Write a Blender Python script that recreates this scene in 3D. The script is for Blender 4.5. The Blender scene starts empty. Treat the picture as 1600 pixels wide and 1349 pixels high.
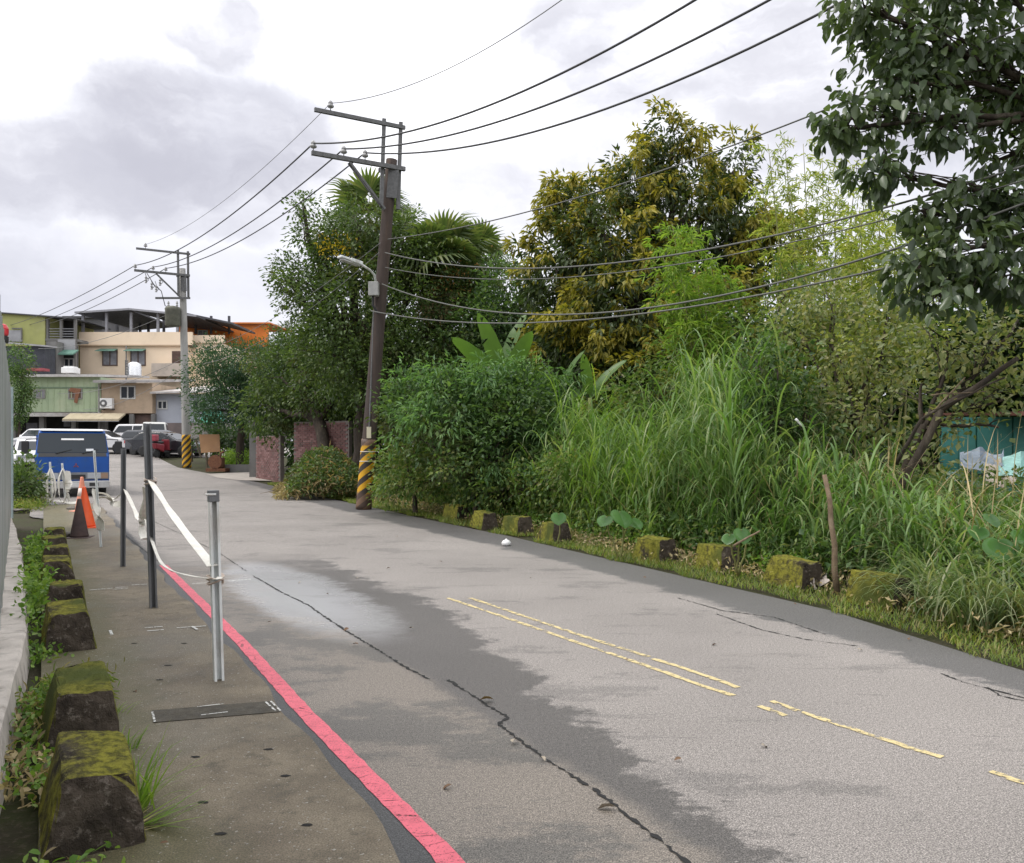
import bpy, bmesh, math, random
import numpy as np
from mathutils import Vector, Matrix
R = math.radians
rng = np.random.default_rng(7)
random.seed(7)
scn = bpy.context.scene
col = scn.collection

# ------------------------------------------------------------------ camera, sky, sun
F, CX, HY, EYE = 1300.0, 800.0, 700.0, 1.6        # focal length in photo pixels, centre column, horizon row, eye height
cam_d = bpy.data.cameras.new('camera'); cam = bpy.data.objects.new('camera', cam_d); col.objects.link(cam)
cam.location = (0, 0, EYE); cam.rotation_euler = (R(90), 0, 0)
cam_d.sensor_width = 36; cam_d.sensor_fit = 'HORIZONTAL'; cam_d.lens = F / 1600 * 36
cam_d.shift_y = (HY - 674.5) / 1600; cam_d.clip_end = 3000; cam_d.clip_start = 0.05
scn.camera = cam
scn.view_settings.view_transform = 'Standard'; scn.view_settings.look = 'None'
scn.view_settings.exposure = 0.3; scn.view_settings.gamma = 1; scn.view_settings.use_curve_mapping = False
SUN_EL, SUN_AZ = 54, -95                           # azimuth from +Y towards +X
sd = bpy.data.lights.new('sun', 'SUN'); sd.energy = 1.5; sd.angle = R(14); sd.color = (1, .96, .9)
so = bpy.data.objects.new('sun', sd); col.objects.link(so); so.location = (0, 0, 60)
_v = Vector((math.sin(R(SUN_AZ)) * math.cos(R(SUN_EL)), math.cos(R(SUN_AZ)) * math.cos(R(SUN_EL)), math.sin(R(SUN_EL))))
so.rotation_euler = (-_v).to_track_quat('-Z', 'Y').to_euler()


class NT:
    """small node-tree writer"""
    def __init__(s, tree): s.t = tree; s.t.nodes.clear()
    def n(s, typ, ins=None, **kw):
        nd = s.t.nodes.new(typ)
        for k, v in kw.items(): setattr(nd, k, v)
        for k, v in (ins or {}).items():
            if isinstance(v, bpy.types.NodeSocket): s.t.links.new(v, nd.inputs[k])
            else:
                if isinstance(v, tuple) and len(v) == 3 and nd.inputs[k].type == 'RGBA': v = (*v, 1)
                nd.inputs[k].default_value = v
        return nd
    def m(s, op, a, b=None, c=None, clamp=False):
        ins = {0: a}
        if b is not None: ins[1] = b
        if c is not None: ins[2] = c
        return s.n('ShaderNodeMath', ins, operation=op, use_clamp=clamp).outputs[0]
    def step(s, x, lo, hi, a=0.0, b=1.0):
        return s.n('ShaderNodeMapRange', {0: x, 1: lo, 2: hi, 3: a, 4: b}, interpolation_type='SMOOTHSTEP', clamp=True).outputs[0]
    def mix(s, f, a, b, blend='MIX'):
        nd = s.n('ShaderNodeMix', data_type='RGBA', blend_type=blend, clamp_factor=True)
        for k, v in ((0, f), (6, a), (7, b)):
            if isinstance(v, bpy.types.NodeSocket): s.t.links.new(v, nd.inputs[k])
            else: nd.inputs[k].default_value = (*v, 1) if isinstance(v, tuple) and len(v) == 3 else v
        return nd.outputs[2]
    def noise(s, vec, scale, detail=4, rough=.55, dist=0.0):
        return s.n('ShaderNodeTexNoise', {'Vector': vec, 'Scale': scale, 'Detail': detail, 'Roughness': rough, 'Distortion': dist}).outputs[0]
    def vmul(s, v, k): return s.n('ShaderNodeVectorMath', {0: v, 1: k}, operation='MULTIPLY').outputs[0]
    def ramp(s, f, stops):
        nd = s.n('ShaderNodeValToRGB', {0: f}); e = nd.color_ramp.elements
        while len(e) < len(stops): e.new(.5)
        for i, (p, c) in enumerate(stops): e[i].position = p; e[i].color = (*c, 1)
        return nd.outputs[0]


world = bpy.data.worlds.new('World'); scn.world = world; world.use_nodes = True
W = NT(world.node_tree)
sky = W.n('ShaderNodeTexSky', sky_type='NISHITA', sun_disc=False, sun_elevation=R(SUN_EL), sun_rotation=R(SUN_AZ), altitude=50, dust_density=3)
nis = W.vmul(sky.outputs[0], (.1, .1, .1))
dirv = W.n('ShaderNodeTexCoord').outputs['Generated']
sx = W.n('ShaderNodeSeparateXYZ', {0: dirv})
z = sx.outputs[2]
warp = W.n('ShaderNodeTexNoise', {'Vector': dirv, 'Scale': 5.0, 'Detail': 6, 'Roughness': .6})
wv = W.n('ShaderNodeVectorMath', {0: warp.outputs[1], 1: (.5, .5, .5)}, operation='SUBTRACT').outputs[0]
wdir = W.n('ShaderNodeVectorMath', {0: dirv, 1: W.vmul(wv, (.17, .17, .12))}, operation='ADD').outputs[0]
flat = W.vmul(wdir, (1, 1, 2.4))
base = W.noise(flat, 2.3, 6, .55)
bright = W.step(base, .34, .58, .0, 1.0)
fine = W.noise(flat, 6, 5, .6)


def cloud(px, py, rx, ry, soft=.55):
    d = Vector(((px - CX) / F, 1, (HY - py) / F)); L = d.length; d /= L
    q = W.n('ShaderNodeVectorMath', {0: wdir, 1: tuple(d)}, operation='SUBTRACT').outputs[0]
    q = W.vmul(q, (F * L / rx, F * L / rx, F * L / ry))
    ln = W.n('ShaderNodeVectorMath', {0: q}, operation='LENGTH').outputs[1]
    return W.step(ln, soft, 1.15, 1.0, 0.0)


dk = None
for (px, py, rx, ry, amt) in ((320, 235, 250, 125, .95), (70, 275, 300, 90, .85), (430, 240, 130, 110, .8), (200, 315, 380, 65, .7), (345, 62, 100, 58, .8), (240, 420, 420, 60, .35),
                              (1040, 60, 260, 170, .84), (785, 285, 55, 28, .4), (1350, 80, 360, 250, .86), (980, 290, 360, 100, .72), (700, 340, 220, 60, .5), (560, 130, 120, 60, .4), (640, 20, 60, 30, .25)):
    c = W.m('MULTIPLY', cloud(px, py, rx, ry), amt)
    dk = c if dk is None else W.m('MAXIMUM', dk, c)
dk = W.m('MULTIPLY', dk, W.step(fine, .25, .62, .55, 1.0))
hor = W.step(z, .08, .55, 0.0, 1.0)                        # paler and greyer low down, brighter overhead
lo_c = W.mix(bright, (.55, .56, .64), (.72, .73, .80))
hi_c = W.mix(bright, (.92, .93, 1.0), (1.75, 1.75, 1.78))
cl = W.mix(hor, lo_c, hi_c)
cl = W.mix(W.m('MULTIPLY', dk, .92), cl, (.47, .47, .54))
fin = W.mix(.97, nis, cl)
bg = W.n('ShaderNodeBackground', {0: fin, 1: 1.0})
W.n('ShaderNodeOutputWorld', {0: bg.outputs[0]})

# ------------------------------------------------------------------ the lie of the land
D2 = np.array((-.49, .872)); D2 = D2 / np.linalg.norm(D2); N2 = np.array((D2[1], -D2[0]))   # along the road, across it (to the right)


def zprof(y):
    y = np.asarray(y, float)
    a = .0009 * np.clip(y - 12, 0, 38) ** 2
    b = np.clip(y - 50, 0, 9); b = .0684 * (b - b * b / 18)
    return a + b


def st(x, y): return x * D2[0] + y * D2[1], x * N2[0] + y * N2[1]
def xy(s, t): return s * D2[0] + t * N2[0], s * D2[1] + t * N2[1]


TR_S = [-12, 0, 3.4, 5.6, 8.9, 13, 19.4, 25.8, 31.7, 37, 42, 60]
TR_T = [4.2, 5.4, 6.12, 6.74, 7.0, 7.3, 7.3, 7.16, 6.9, 6.2, 5.5, 5.5]
def tR(s): return np.interp(s, TR_S, TR_T)
def sstep(x, a, b):
    u = np.clip((np.asarray(x, float) - a) / (b - a), 0, 1); return u * u * (3 - 2 * u)


def gz(x, y):
    s, t = st(np.asarray(x, float), np.asarray(y, float))
    bank = .75 * sstep(t - tR(s), .9, 5.0) * sstep(s, -10, -2) * (1 - sstep(s, 27, 33))
    return zprof(y) + bank


def P(px, py, Y): return Vector(((px - CX) / F * Y, Y, EYE - (py - HY) / F * Y))
def G(px, py, dz=0.0):
    lo, hi = .5, 200.0
    f = lambda Y: EYE - (py - HY) / F * Y - float(zprof(Y)) - dz
    Y = lo
    while Y < hi and f(Y) > 0: Y += .1
    lo = Y - .1
    for _ in range(24):
        m = (lo + Y) / 2
        if f(m) > 0: lo = m
        else: Y = m
    return Vector(((px - CX) / F * Y, Y, EYE - (py - HY) / F * Y))


# ------------------------------------------------------------------ object helpers
WLOC = {}


def tag(o, label=None, cat=None, group=None, kind=None):
    if label: o['label'] = label
    if cat: o['category'] = cat
    if group: o['group'] = group
    if kind: o['kind'] = kind
    return o


def thing(name, label, cat, loc=(0, 0, 0), group=None, rotz=0.0):
    o = bpy.data.objects.new(name, None); col.objects.link(o); o.empty_display_size = .2
    o.location = loc; o.rotation_euler = (0, 0, rotz)
    return tag(o, label, cat, group)


def wmat(o):
    m = o.matrix_basis.copy()
    while o.parent: o = o.parent; m = o.matrix_basis @ m
    return m


def link(name, me, mat, parent=None, local=False, bevel=0, smooth=False):
    """one mesh object; world-space vertices unless local"""
    if mat is not None:
        for m_ in (mat if isinstance(mat, list) else [mat]): me.materials.append(m_)
    o = bpy.data.objects.new(name, me); col.objects.link(o)
    if parent is not None:
        o.parent = parent
        if not local: o.matrix_basis = wmat(parent).inverted()
    if smooth: me.polygons.foreach_set('use_smooth', [True] * len(me.polygons))
    if bevel:
        b = o.modifiers.new('bevel', 'BEVEL'); b.width = bevel; b.segments = 2; b.limit_method = 'ANGLE'; b.angle_limit = R(40)
    return o


def copy_tree(o, parent=None):
    c = o.copy(); col.objects.link(c); c.parent = parent
    for ch in [k for k in o.children]: copy_tree(ch, c)
    return c


class MB:
    """collects shapes into one mesh"""
    def __init__(s, M=None): s.v = []; s.f = []; s.mi = []; s.M = M or Matrix(); s.k = 0; s.uv = None
    def add(s, vs, fs):
        b = len(s.v); s.v += [s.M @ Vector(p) for p in vs]; s.f += [tuple(i + b for i in f) for f in fs]; s.mi += [s.k] * len(fs); return s
    def box(s, x0, x1, y0, y1, z0, z1):
        return s.add([(x, y, zz) for zz in (z0, z1) for y in (y0, y1) for x in (x0, x1)],
                     [(0, 2, 3, 1), (4, 5, 7, 6), (0, 1, 5, 4), (2, 6, 7, 3), (0, 4, 6, 2), (1, 3, 7, 5)])
    def hexa(s, v8): return s.add(v8, [(0, 2, 3, 1), (4, 5, 7, 6), (0, 1, 5, 4), (2, 6, 7, 3), (0, 4, 6, 2), (1, 3, 7, 5)])
    def beam(s, a, b, w, h, up=(0, 0, 1)):
        a, b = Vector(a), Vector(b); d = (b - a).normalized(); sd_ = d.cross(Vector(up))
        if sd_.length < 1e-4: sd_ = d.cross(Vector((1, 0, 0)))
        sd_.normalize(); u = sd_.cross(d); vs = []
        for p in (a, b):
            for q in (-1, 1):
                for r in (-1, 1): vs.append(p + sd_ * (r * w / 2) + u * (q * h / 2))
        return s.add(vs, [(0, 2, 3, 1), (4, 5, 7, 6), (0, 1, 5, 4), (2, 6, 7, 3), (0, 4, 6, 2), (1, 3, 7, 5)])
    def tube(s, pts, r, n=8, cap=True):
        pts = [Vector(p) for p in pts]; m = len(pts)
        rr = r if isinstance(r, (list, tuple)) else [r] * m
        d0 = (pts[1] - pts[0]).normalized(); a = d0.orthogonal().normalized(); vs = []; fs = []
        for i, p in enumerate(pts):
            d = (pts[min(i + 1, m - 1)] - pts[max(i - 1, 0)]).normalized()
            a = (a - d * a.dot(d)).normalized(); b = d.cross(a)
            for k in range(n):
                t = 2 * math.pi * k / n; vs.append(p + (a * math.cos(t) + b * math.sin(t)) * rr[i])
        for i in range(m - 1):
            for k in range(n): fs.append((i * n + k, i * n + (k + 1) % n, (i + 1) * n + (k + 1) % n, (i + 1) * n + k))
        if cap: fs += [tuple(reversed(range(n))), tuple((m - 1) * n + k for k in range(n))]
        return s.add(vs, fs)
    def lathe(s, prof, c=(0, 0, 0), n=16, M=None):
        vs = []; fs = []; m = len(prof); M = M or Matrix.Translation(c)
        for (r, h) in prof:
            for k in range(n):
                t = 2 * math.pi * k / n; vs.append(M @ Vector((r * math.cos(t), r * math.sin(t), h)))
        for i in range(m - 1):
            for k in range(n): fs.append((i * n + k, i * n + (k + 1) % n, (i + 1) * n + (k + 1) % n, (i + 1) * n + k))
        fs += [tuple(reversed(range(n))), tuple((m - 1) * n + k for k in range(n))]
        return s.add(vs, fs)
    def prism(s, poly, a, b, axis='y'):
        """extrude a 2-D polygon between a and b along an axis (poly in the other two axes)"""
        n = len(poly)
        mk = {'y': lambda p, q: (p[0], q, p[1]), 'x': lambda p, q: (q, p[0], p[1]), 'z': lambda p, q: (p[0], p[1], q)}[axis]
        vs = [mk(p, a) for p in poly] + [mk(p, b) for p in poly]
        fs = [tuple(range(n)), tuple(reversed(range(n, 2 * n)))] + [(i, (i + 1) % n, n + (i + 1) % n, n + i) for i in range(n)]
        return s.add(vs, fs)
    def ribbon(s, pts, w, side):
        """flat strip along pts, side = list of unit side vectors or one"""
        n = len(pts); vs = []; ww = w if isinstance(w, (list, tuple)) else [w] * n
        for i, p in enumerate(pts):
            sv = Vector(side[i] if isinstance(side, list) else side); p = Vector(p); vs += [p - sv * ww[i] / 2, p + sv * ww[i] / 2]
        return s.add(vs, [(2 * i, 2 * i + 1, 2 * i + 3, 2 * i + 2) for i in range(n - 1)])
    def mesh(s, name, recalc=True):
        me = bpy.data.meshes.new(name); me.from_pydata([tuple(v) for v in s.v], [], s.f)
        if any(s.mi): me.polygons.foreach_set('material_index', s.mi)
        if recalc:
            bm = bmesh.new(); bm.from_mesh(me); bmesh.ops.recalc_face_normals(bm, faces=bm.faces); bm.to_mesh(me); bm.free()
        me.update(); return me
    def build(s, name, mat, parent=None, **kw):
        return link(name, s.mesh(name), mat, parent, **kw)


def tri_mesh(name, V, Fc, smooth=False):
    V = np.asarray(V, np.float32).reshape(-1, 3); Fc = np.asarray(Fc, np.int32); k = Fc.shape[1]
    me = bpy.data.meshes.new(name); me.vertices.add(len(V)); me.vertices.foreach_set('co', V.ravel())
    me.loops.add(Fc.size); me.loops.foreach_set('vertex_index', Fc.ravel())
    me.polygons.add(len(Fc)); me.polygons.foreach_set('loop_start', np.arange(0, Fc.size, k, dtype=np.int32))
    if smooth: me.polygons.foreach_set('use_smooth', np.ones(len(Fc), bool))
    me.update(calc_edges=True); return me


# ------------------------------------------------------------------ materials
MATS = {}
LEAF_K = 1.85


def newmat(name):
    m = bpy.data.materials.new(name); m.use_nodes = True; return m, NT(m.node_tree)


def surf(name, c1, c2=None, c3=None, scale=6.0, rough=.75, bump=.25, bscale=None, metal=0.0, spec=.4, detail=6, streak=1.0, dirt=None, dirt_scale=1.2):
    """weathered plain material: two or three tones in noise, fine bump, optional dirt"""
    if name in MATS: return MATS[name]
    m, T = newmat(name); co = T.n('ShaderNodeTexCoord').outputs['Object']
    co = T.vmul(co, (1, 1, streak))
    f = T.noise(co, scale, detail, .6)
    c = T.mix(T.step(f, .3, .7), c1, c2 or tuple(x * .8 for x in c1))
    if c3: c = T.mix(T.step(T.noise(co, scale * .37, detail, .65), .52, .68), c, c3)
    if dirt: c = T.mix(T.m('MULTIPLY', T.step(T.noise(co, dirt_scale, 8, .7), .48, .7), .7), c, dirt)
    b = T.n('ShaderNodeBump', {'Strength': bump, 'Distance': .02, 'Height': T.noise(co, bscale or scale * 6, 5, .65)})
    rg = T.step(T.noise(co, scale * 1.7, 4), .3, .7, max(rough - .12, .03), min(rough + .1, 1))
    p = T.n('ShaderNodeBsdfPrincipled', {'Base Color': c, 'Roughness': rg, 'Metallic': metal, 'Specular IOR Level': spec, 'Normal': b.outputs[0]})
    T.n('ShaderNodeOutputMaterial', {0: p.outputs[0]}); MATS[name] = m; return m


def leafmat(name, stops, trans=.4, rough=.45, spec=.4, patch=None, patch_scale=.6, patch_lim=(.5, .62)):
    """foliage: every leaf its own tone, light passing through; patch = tones that take over in whole clumps"""
    trans = min(trans + .1, .5); m, T = newmat(name); g = T.n('ShaderNodeNewGeometry')
    rnd = g.outputs['Random Per Island']; stops = [tuple(x * LEAF_K for x in s_) for s_ in stops]
    n = len(stops); c = T.ramp(rnd, [(i / max(n - 1, 1), s_) for i, s_ in enumerate(stops)])
    co = T.n('ShaderNodeTexCoord').outputs['Object']
    c = T.mix(1.0, c, T.ramp(T.noise(co, .9, 3), [(.3, (.72, .76, .78)), (.7, (1.2, 1.16, 1.05))]), 'MULTIPLY')
    if patch:
        pf = T.step(T.noise(co, patch_scale, 3, .6), *patch_lim)
        pc = T.ramp(T.m('FRACT', T.m('MULTIPLY', rnd, 7.31)), [(i / max(len(patch) - 1, 1), s_) for i, s_ in enumerate(patch)])
        c = T.mix(pf, c, pc)
    p = T.n('ShaderNodeBsdfPrincipled', {'Base Color': c, 'Roughness': rough, 'Specular IOR Level': spec})
    tr = T.n('ShaderNodeBsdfTranslucent', {'Color': T.mix(1.0, c, (1.25, 1.35, .6), 'MULTIPLY')})
    mx = T.n('ShaderNodeMixShader', {0: trans, 1: p.outputs[0], 2: tr.outputs[0]})
    T.n('ShaderNodeOutputMaterial', {0: mx.outputs[0]}); return m


def plain(name, c, rough=.5, metal=0.0, spec=.5):
    if name in MATS: return MATS[name]
    m, T = newmat(name)
    p = T.n('ShaderNodeBsdfPrincipled', {'Base Color': (*c, 1), 'Roughness': rough, 'Metallic': metal, 'Specular IOR Level': spec})
    T.n('ShaderNodeOutputMaterial', {0: p.outputs[0]}); MATS[name] = m; return m


def glassy(name, tint=(.02, .025, .03), rough=.08):
    m, T = newmat(name)
    p = T.n('ShaderNodeBsdfPrincipled', {'Base Color': (*tint, 1), 'Roughness': rough, 'Specular IOR Level': .3})
    T.n('ShaderNodeOutputMaterial', {0: p.outputs[0]}); return m


def road_mat():
    m, T = newmat('asphalt'); uv = T.n('ShaderNodeUVMap').outputs[0]
    q = T.n('ShaderNodeSeparateXYZ', {0: uv}); s, t = q.outputs[0], q.outputs[1]
    co = T.n('ShaderNodeTexCoord').outputs['Object']
    ex = T.vmul(co, (.62, 1.3, 1))                            # streaks that run across the view, as the wear does
    n1 = T.noise(ex, 1.1, 8, .66); n2 = T.noise(co, 3.2, 8, .7); n3 = T.noise(co, .5, 4, .5)
    j = T.m('ADD', T.m('MULTIPLY', T.m('SUBTRACT', n1, .5), 1.35), T.m('MULTIPLY', T.m('SUBTRACT', n2, .5), .8))
    nh = T.noise(T.vmul(co, (.8, 1.25, 1)), 11, 8, .78); j = T.m('ADD', j, T.m('MULTIPLY', T.m('SUBTRACT', nh, .5), .75))
    tb = T.m('MINIMUM', T.m('ADD', T.m('MULTIPLY', s, .19), 2.02), 3.45)
    tj = T.m('ADD', t, j)
    far = T.step(T.m('ADD', s, T.m('MULTIPLY', j, 3.5)), 10.5, 13.0)
    light = T.step(T.m('SUBTRACT', tj, tb), -.07, .1)
    light = T.m('MAXIMUM', light, far)
    edge_t = T.m('MINIMUM', T.m('ADD', T.m('MULTIPLY', s, .11), 5.25), 6.35)
    edge = T.step(T.m('SUBTRACT', T.m('ADD', t, T.m('MULTIPLY', j, .55)), edge_t), -.05, .1)
    left = T.step(T.m('ADD', t, T.m('MULTIPLY', j, .12)), 2.36, 2.22)
    lint = T.step(T.m('ADD', t, T.m('MULTIPLY', j, .10)), 1.43, 1.33)   # dark tar margin left of the line
    tongue = T.m('MAXIMUM', T.step(T.m('ADD', n1, T.m('MULTIPLY', T.m('SUBTRACT', nh, .5), .25)), .56, .62), T.m('MULTIPLY', T.step(T.noise(T.vmul(co, (.35, 1.9, 1)), 2.3, 8, .7), .57, .64), .8))
    C_light, C_dark, C_mid = (.235, .216, .202), (.095, .088, .084), (.178, .156, .135)
    c = T.mix(light, C_dark, C_light)
    c = T.mix(T.m('MULTIPLY', left, T.m('SUBTRACT', 1.0, far)), c, T.mix(T.step(T.m('ADD', n1, T.m('MULTIPLY', T.m('SUBTRACT', nh, .5), .3)), .47, .56), C_mid, (.11, .102, .093)))
    c = T.mix(T.m('MULTIPLY', tongue, T.m('MULTIPLY', light, .5)), c, (.12, .113, .108))
    c = T.mix(T.m('MULTIPLY', edge, .85), c, (.088, .086, .087))
    c = T.mix(T.m('MULTIPLY', lint, T.step(s, 24, 18)), c, (.06, .06, .062))
    # stone specks and fine mottling
    sp = T.noise(co, 150, 2, .6); sp2 = T.noise(co, 45, 4, .7)
    c = T.mix(1.0, c, T.ramp(sp, [(.34, (.4, .4, .4)), (.5, (1, 1, 1)), (.64, (1.9, 1.88, 1.84))]), 'MULTIPLY')
    c = T.mix(1.0, c, T.ramp(sp2, [(.3, (.66, .66, .66)), (.7, (1.3, 1.3, 1.3))]), 'MULTIPLY')
    c = T.mix(1.0, c, T.ramp(n3, [(.3, (.86, .86, .86)), (.7, (1.1, 1.1, 1.1))]), 'MULTIPLY')
    # glossy damp film, with the sky's reflection painted in as pale colour
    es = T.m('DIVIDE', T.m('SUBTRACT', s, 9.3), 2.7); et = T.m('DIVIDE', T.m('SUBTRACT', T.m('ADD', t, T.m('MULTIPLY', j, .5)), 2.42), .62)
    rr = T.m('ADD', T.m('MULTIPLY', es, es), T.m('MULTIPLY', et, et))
    wet_glare = T.m('MULTIPLY', T.step(rr, 1.3, .1), T.step(n1, .3, .52, .35, 1.0))
    c = T.mix(T.m('MULTIPLY', wet_glare, .85), c, (.5, .5, .52))
    rg = T.mix(light, (.5, .5, .5), (.78, .78, .78)); rg = T.mix(edge, rg, (.55, .55, .55)); rg = T.mix(wet_glare, rg, (.1, .1, .1))
    hgt = T.m('ADD', T.m('MULTIPLY', sp, .6), T.m('MULTIPLY', sp2, .4))
    bs = T.m('SUBTRACT', .6, T.m('MULTIPLY', wet_glare, .57))
    b = T.n('ShaderNodeBump', {'Strength': bs, 'Distance': .012, 'Height': hgt})
    p = T.n('ShaderNodeBsdfPrincipled', {'Base Color': c, 'Roughness': rg, 'Specular IOR Level': .4, 'Normal': b.outputs[0]})
    T.n('ShaderNodeOutputMaterial', {0: p.outputs[0]}); return m


def walkway_mat():
    m, T = newmat('walkway_concrete'); uv = T.n('ShaderNodeUVMap').outputs[0]
    q = T.n('ShaderNodeSeparateXYZ', {0: uv}); s, t = q.outputs[0], q.outputs[1]
    co = T.n('ShaderNodeTexCoord').outputs['Object']
    a = T.noise(co, 1.6, 8, .68); b_ = T.noise(co, 7, 8, .7); d = T.noise(co, .55, 4, .5)
    c = T.mix(T.step(a, .36, .64), (.11, .088, .06), (.205, .172, .126))
    c = T.mix(T.m('MULTIPLY', T.step(b_, .5, .68), .6), c, (.07, .062, .045))
    c = T.mix(T.m('MULTIPLY', T.step(d, .5, .62), .5), c, (.17, .155, .125))
    gr = T.m('ADD', t, T.m('MULTIPLY', T.m('SUBTRACT', a, .5), .9))
    c = T.mix(T.m('MULTIPLY', T.step(gr, .75, .35), .6), c, (.085, .082, .03))      # moss near the blocks
    c = T.mix(T.step(T.noise(co, 42, 3, .6), .63, .69), c, (.3, .285, .25))          # pale grit
    c = T.mix(1.0, c, T.ramp(T.noise(co, 140, 2), [(.35, (.65, .65, .65)), (.65, (1.35, 1.35, 1.35))]), 'MULTIPLY')
    bp = T.n('ShaderNodeBump', {'Strength': .5, 'Distance': .012, 'Height': T.m('ADD', T.noise(co, 90, 4, .7), T.m('MULTIPLY', b_, 1.2))})
    p = T.n('ShaderNodeBsdfPrincipled', {'Base Color': c, 'Roughness': T.step(a, .3, .7, .55, .9), 'Specular IOR Level': .35, 'Normal': bp.outputs[0]})
    T.n('ShaderNodeOutputMaterial', {0: p.outputs[0]}); return m


def block_mat():
    """concrete block: black mould on the ends, yellow moss on the top and the road face"""
    m, T = newmat('mossy_concrete'); co = T.n('ShaderNodeTexCoord').outputs['Object']
    oi = T.n('ShaderNodeObjectInfo').outputs['Random']
    co = T.n('ShaderNodeVectorMath', {0: co, 1: T.n('ShaderNodeCombineXYZ', {0: T.m('MULTIPLY', oi, 37.0), 1: oi, 2: oi}).outputs[0]}, operation='ADD').outputs[0]
    tc = T.n('ShaderNodeTexCoord'); nr = T.n('ShaderNodeSeparateXYZ', {0: tc.outputs['Normal']})
    a = T.noise(co, 5, 8, .7); b_ = T.noise(co, 22, 6, .7); k = T.noise(co, 1.6, 3)
    c = T.mix(T.step(a, .35, .65), (.034, .027, .021), (.10, .08, .062))
    c = T.mix(T.step(b_, .54, .66), c, (.17, .145, .12))
    face = T.m('MAXIMUM', T.m('MULTIPLY', nr.outputs[2], .85), T.m('ABSOLUTE', nr.outputs[0]))
    face = T.step(face, .45, .8)
    w = T.m('ADD', T.m('ADD', T.m('MULTIPLY', a, .55), T.m('MULTIPLY', b_, .3)), T.m('MULTIPLY', k, .55))
    moss = T.m('MULTIPLY', face, T.step(w, .52, .70))
    mc = T.mix(T.step(b_, .35, .62), (.10, .098, .014), (.25, .235, .035))
    mc = T.mix(T.step(k, .45, .65), mc, (.07, .085, .018))
    c = T.mix(moss, c, mc)
    h = T.m('ADD', T.m('MULTIPLY', b_, .8), T.m('ADD', T.noise(co, 80, 4, .7), T.m('MULTIPLY', moss, .5)))
    bp = T.n('ShaderNodeBump', {'Strength': .8, 'Distance': .02, 'Height': h})
    p = T.n('ShaderNodeBsdfPrincipled', {'Base Color': c, 'Roughness': .92, 'Specular IOR Level': .2, 'Normal': bp.outputs[0]})
    T.n('ShaderNodeOutputMaterial', {0: p.outputs[0]}); return m


def paint_mat(name, c, wear=.5, wear_scale=9):
    """road paint, worn through in flakes"""
    m, T = newmat(name); co = T.n('ShaderNodeTexCoord').outputs['Object']
    a = T.noise(co, wear_scale, 8, .75); b_ = T.noise(co, 60, 4, .7); k = T.noise(co, 1.3, 3)
    cc = T.mix(T.step(a, .4, .62), c, tuple(x * .84 for x in c))
    cc = T.mix(T.m('MULTIPLY', T.step(b_, .6, .7), .5), cc, tuple(x * .5 for x in c))
    bp = T.n('ShaderNodeBump', {'Strength': .2, 'Distance': .004, 'Height': b_})
    p = T.n('ShaderNodeBsdfPrincipled', {'Base Color': cc, 'Roughness': .65, 'Normal': bp.outputs[0]})
    tr = T.n('ShaderNodeBsdfTransparent')
    al = T.step(T.m('ADD', T.m('MULTIPLY', a, .75), T.m('MULTIPLY', k, .25)), wear - .025, wear + .03, 1.0, 0.0)
    cr = T.n('ShaderNodeTexVoronoi', {'Vector': T.vmul(co, (1, 2.2, 1)), 'Scale': 3.2}, feature='DISTANCE_TO_EDGE').outputs[0]
    al = T.m('MULTIPLY', al, T.m('MAXIMUM', T.step(cr, .004, .014), T.step(b_, .46, .54)))
    al = T.m('MULTIPLY', al, T.step(T.noise(co, 120, 3, .6), .66, .60, .25, 1.0))
    mx = T.n('ShaderNodeMixShader', {0: al, 1: tr.outputs[0], 2: p.outputs[0]})
    T.n('ShaderNodeOutputMaterial', {0: mx.outputs[0]}); return m


def stripe_mat(name, pitch=.34, fade=None, starts=3):
    """yellow and black hazard paint wound round a pole, in the pole's own coordinates"""
    m, T = newmat(name); co = T.n('ShaderNodeTexCoord').outputs['Object']; q = T.n('ShaderNodeSeparateXYZ', {0: co})
    ang = T.m('DIVIDE', T.m('ARCTAN2', q.outputs[1], q.outputs[0]), 2 * math.pi / starts)
    ph = T.m('FRACT', T.m('ADD', T.m('SUBTRACT', T.m('DIVIDE', q.outputs[2], pitch), ang), 20.0))
    y = T.m('MULTIPLY', T.step(ph, .02, .05), T.step(ph, .55, .52))
    n = T.noise(co, 9, 6, .7)
    yc = T.mix(T.step(n, .4, .7), (.62, .33, .006), (.45, .24, .012)); bc = T.mix(n, (.02, .018, .015), (.05, .035, .025))
    if fade:
        k = T.step(T.m('ADD', q.outputs[2], T.m('MULTIPLY', T.m('SUBTRACT', n, .5), .25)), fade - .05, fade + .05)
        k2 = T.step(T.m('ADD', q.outputs[2], T.m('MULTIPLY', T.m('SUBTRACT', n, .5), .12)), 1.62, 1.56)
        k = T.m('MULTIPLY', k, k2)
        yc = T.mix(k, T.mix(n, (.2, .12, .075), (.13, .075, .045)), yc); bc = T.mix(k, (.075, .045, .032), bc)
    c = T.mix(y, bc, yc)
    p = T.n('ShaderNodeBsdfPrincipled', {'Base Color': c, 'Roughness': .6})
    T.n('ShaderNodeOutputMaterial', {0: p.outputs[0]}); return m


def brick_mat():
    m, T = newmat('old_brick'); g = T.n('ShaderNodeNewGeometry'); co = T.n('ShaderNodeTexCoord').outputs['Object']
    c = T.ramp(g.outputs['Random Per Island'], [(0, (.13, .06, .055)), (.5, (.19, .095, .088)), (1, (.25, .14, .13))])
    c = T.mix(T.step(T.noise(co, 3, 6, .7), .5, .7), c, (.1, .07, .06))
    p = T.n('ShaderNodeBsdfPrincipled', {'Base Color': c, 'Roughness': .9}); T.n('ShaderNodeOutputMaterial', {0: p.outputs[0]}); return m


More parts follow.
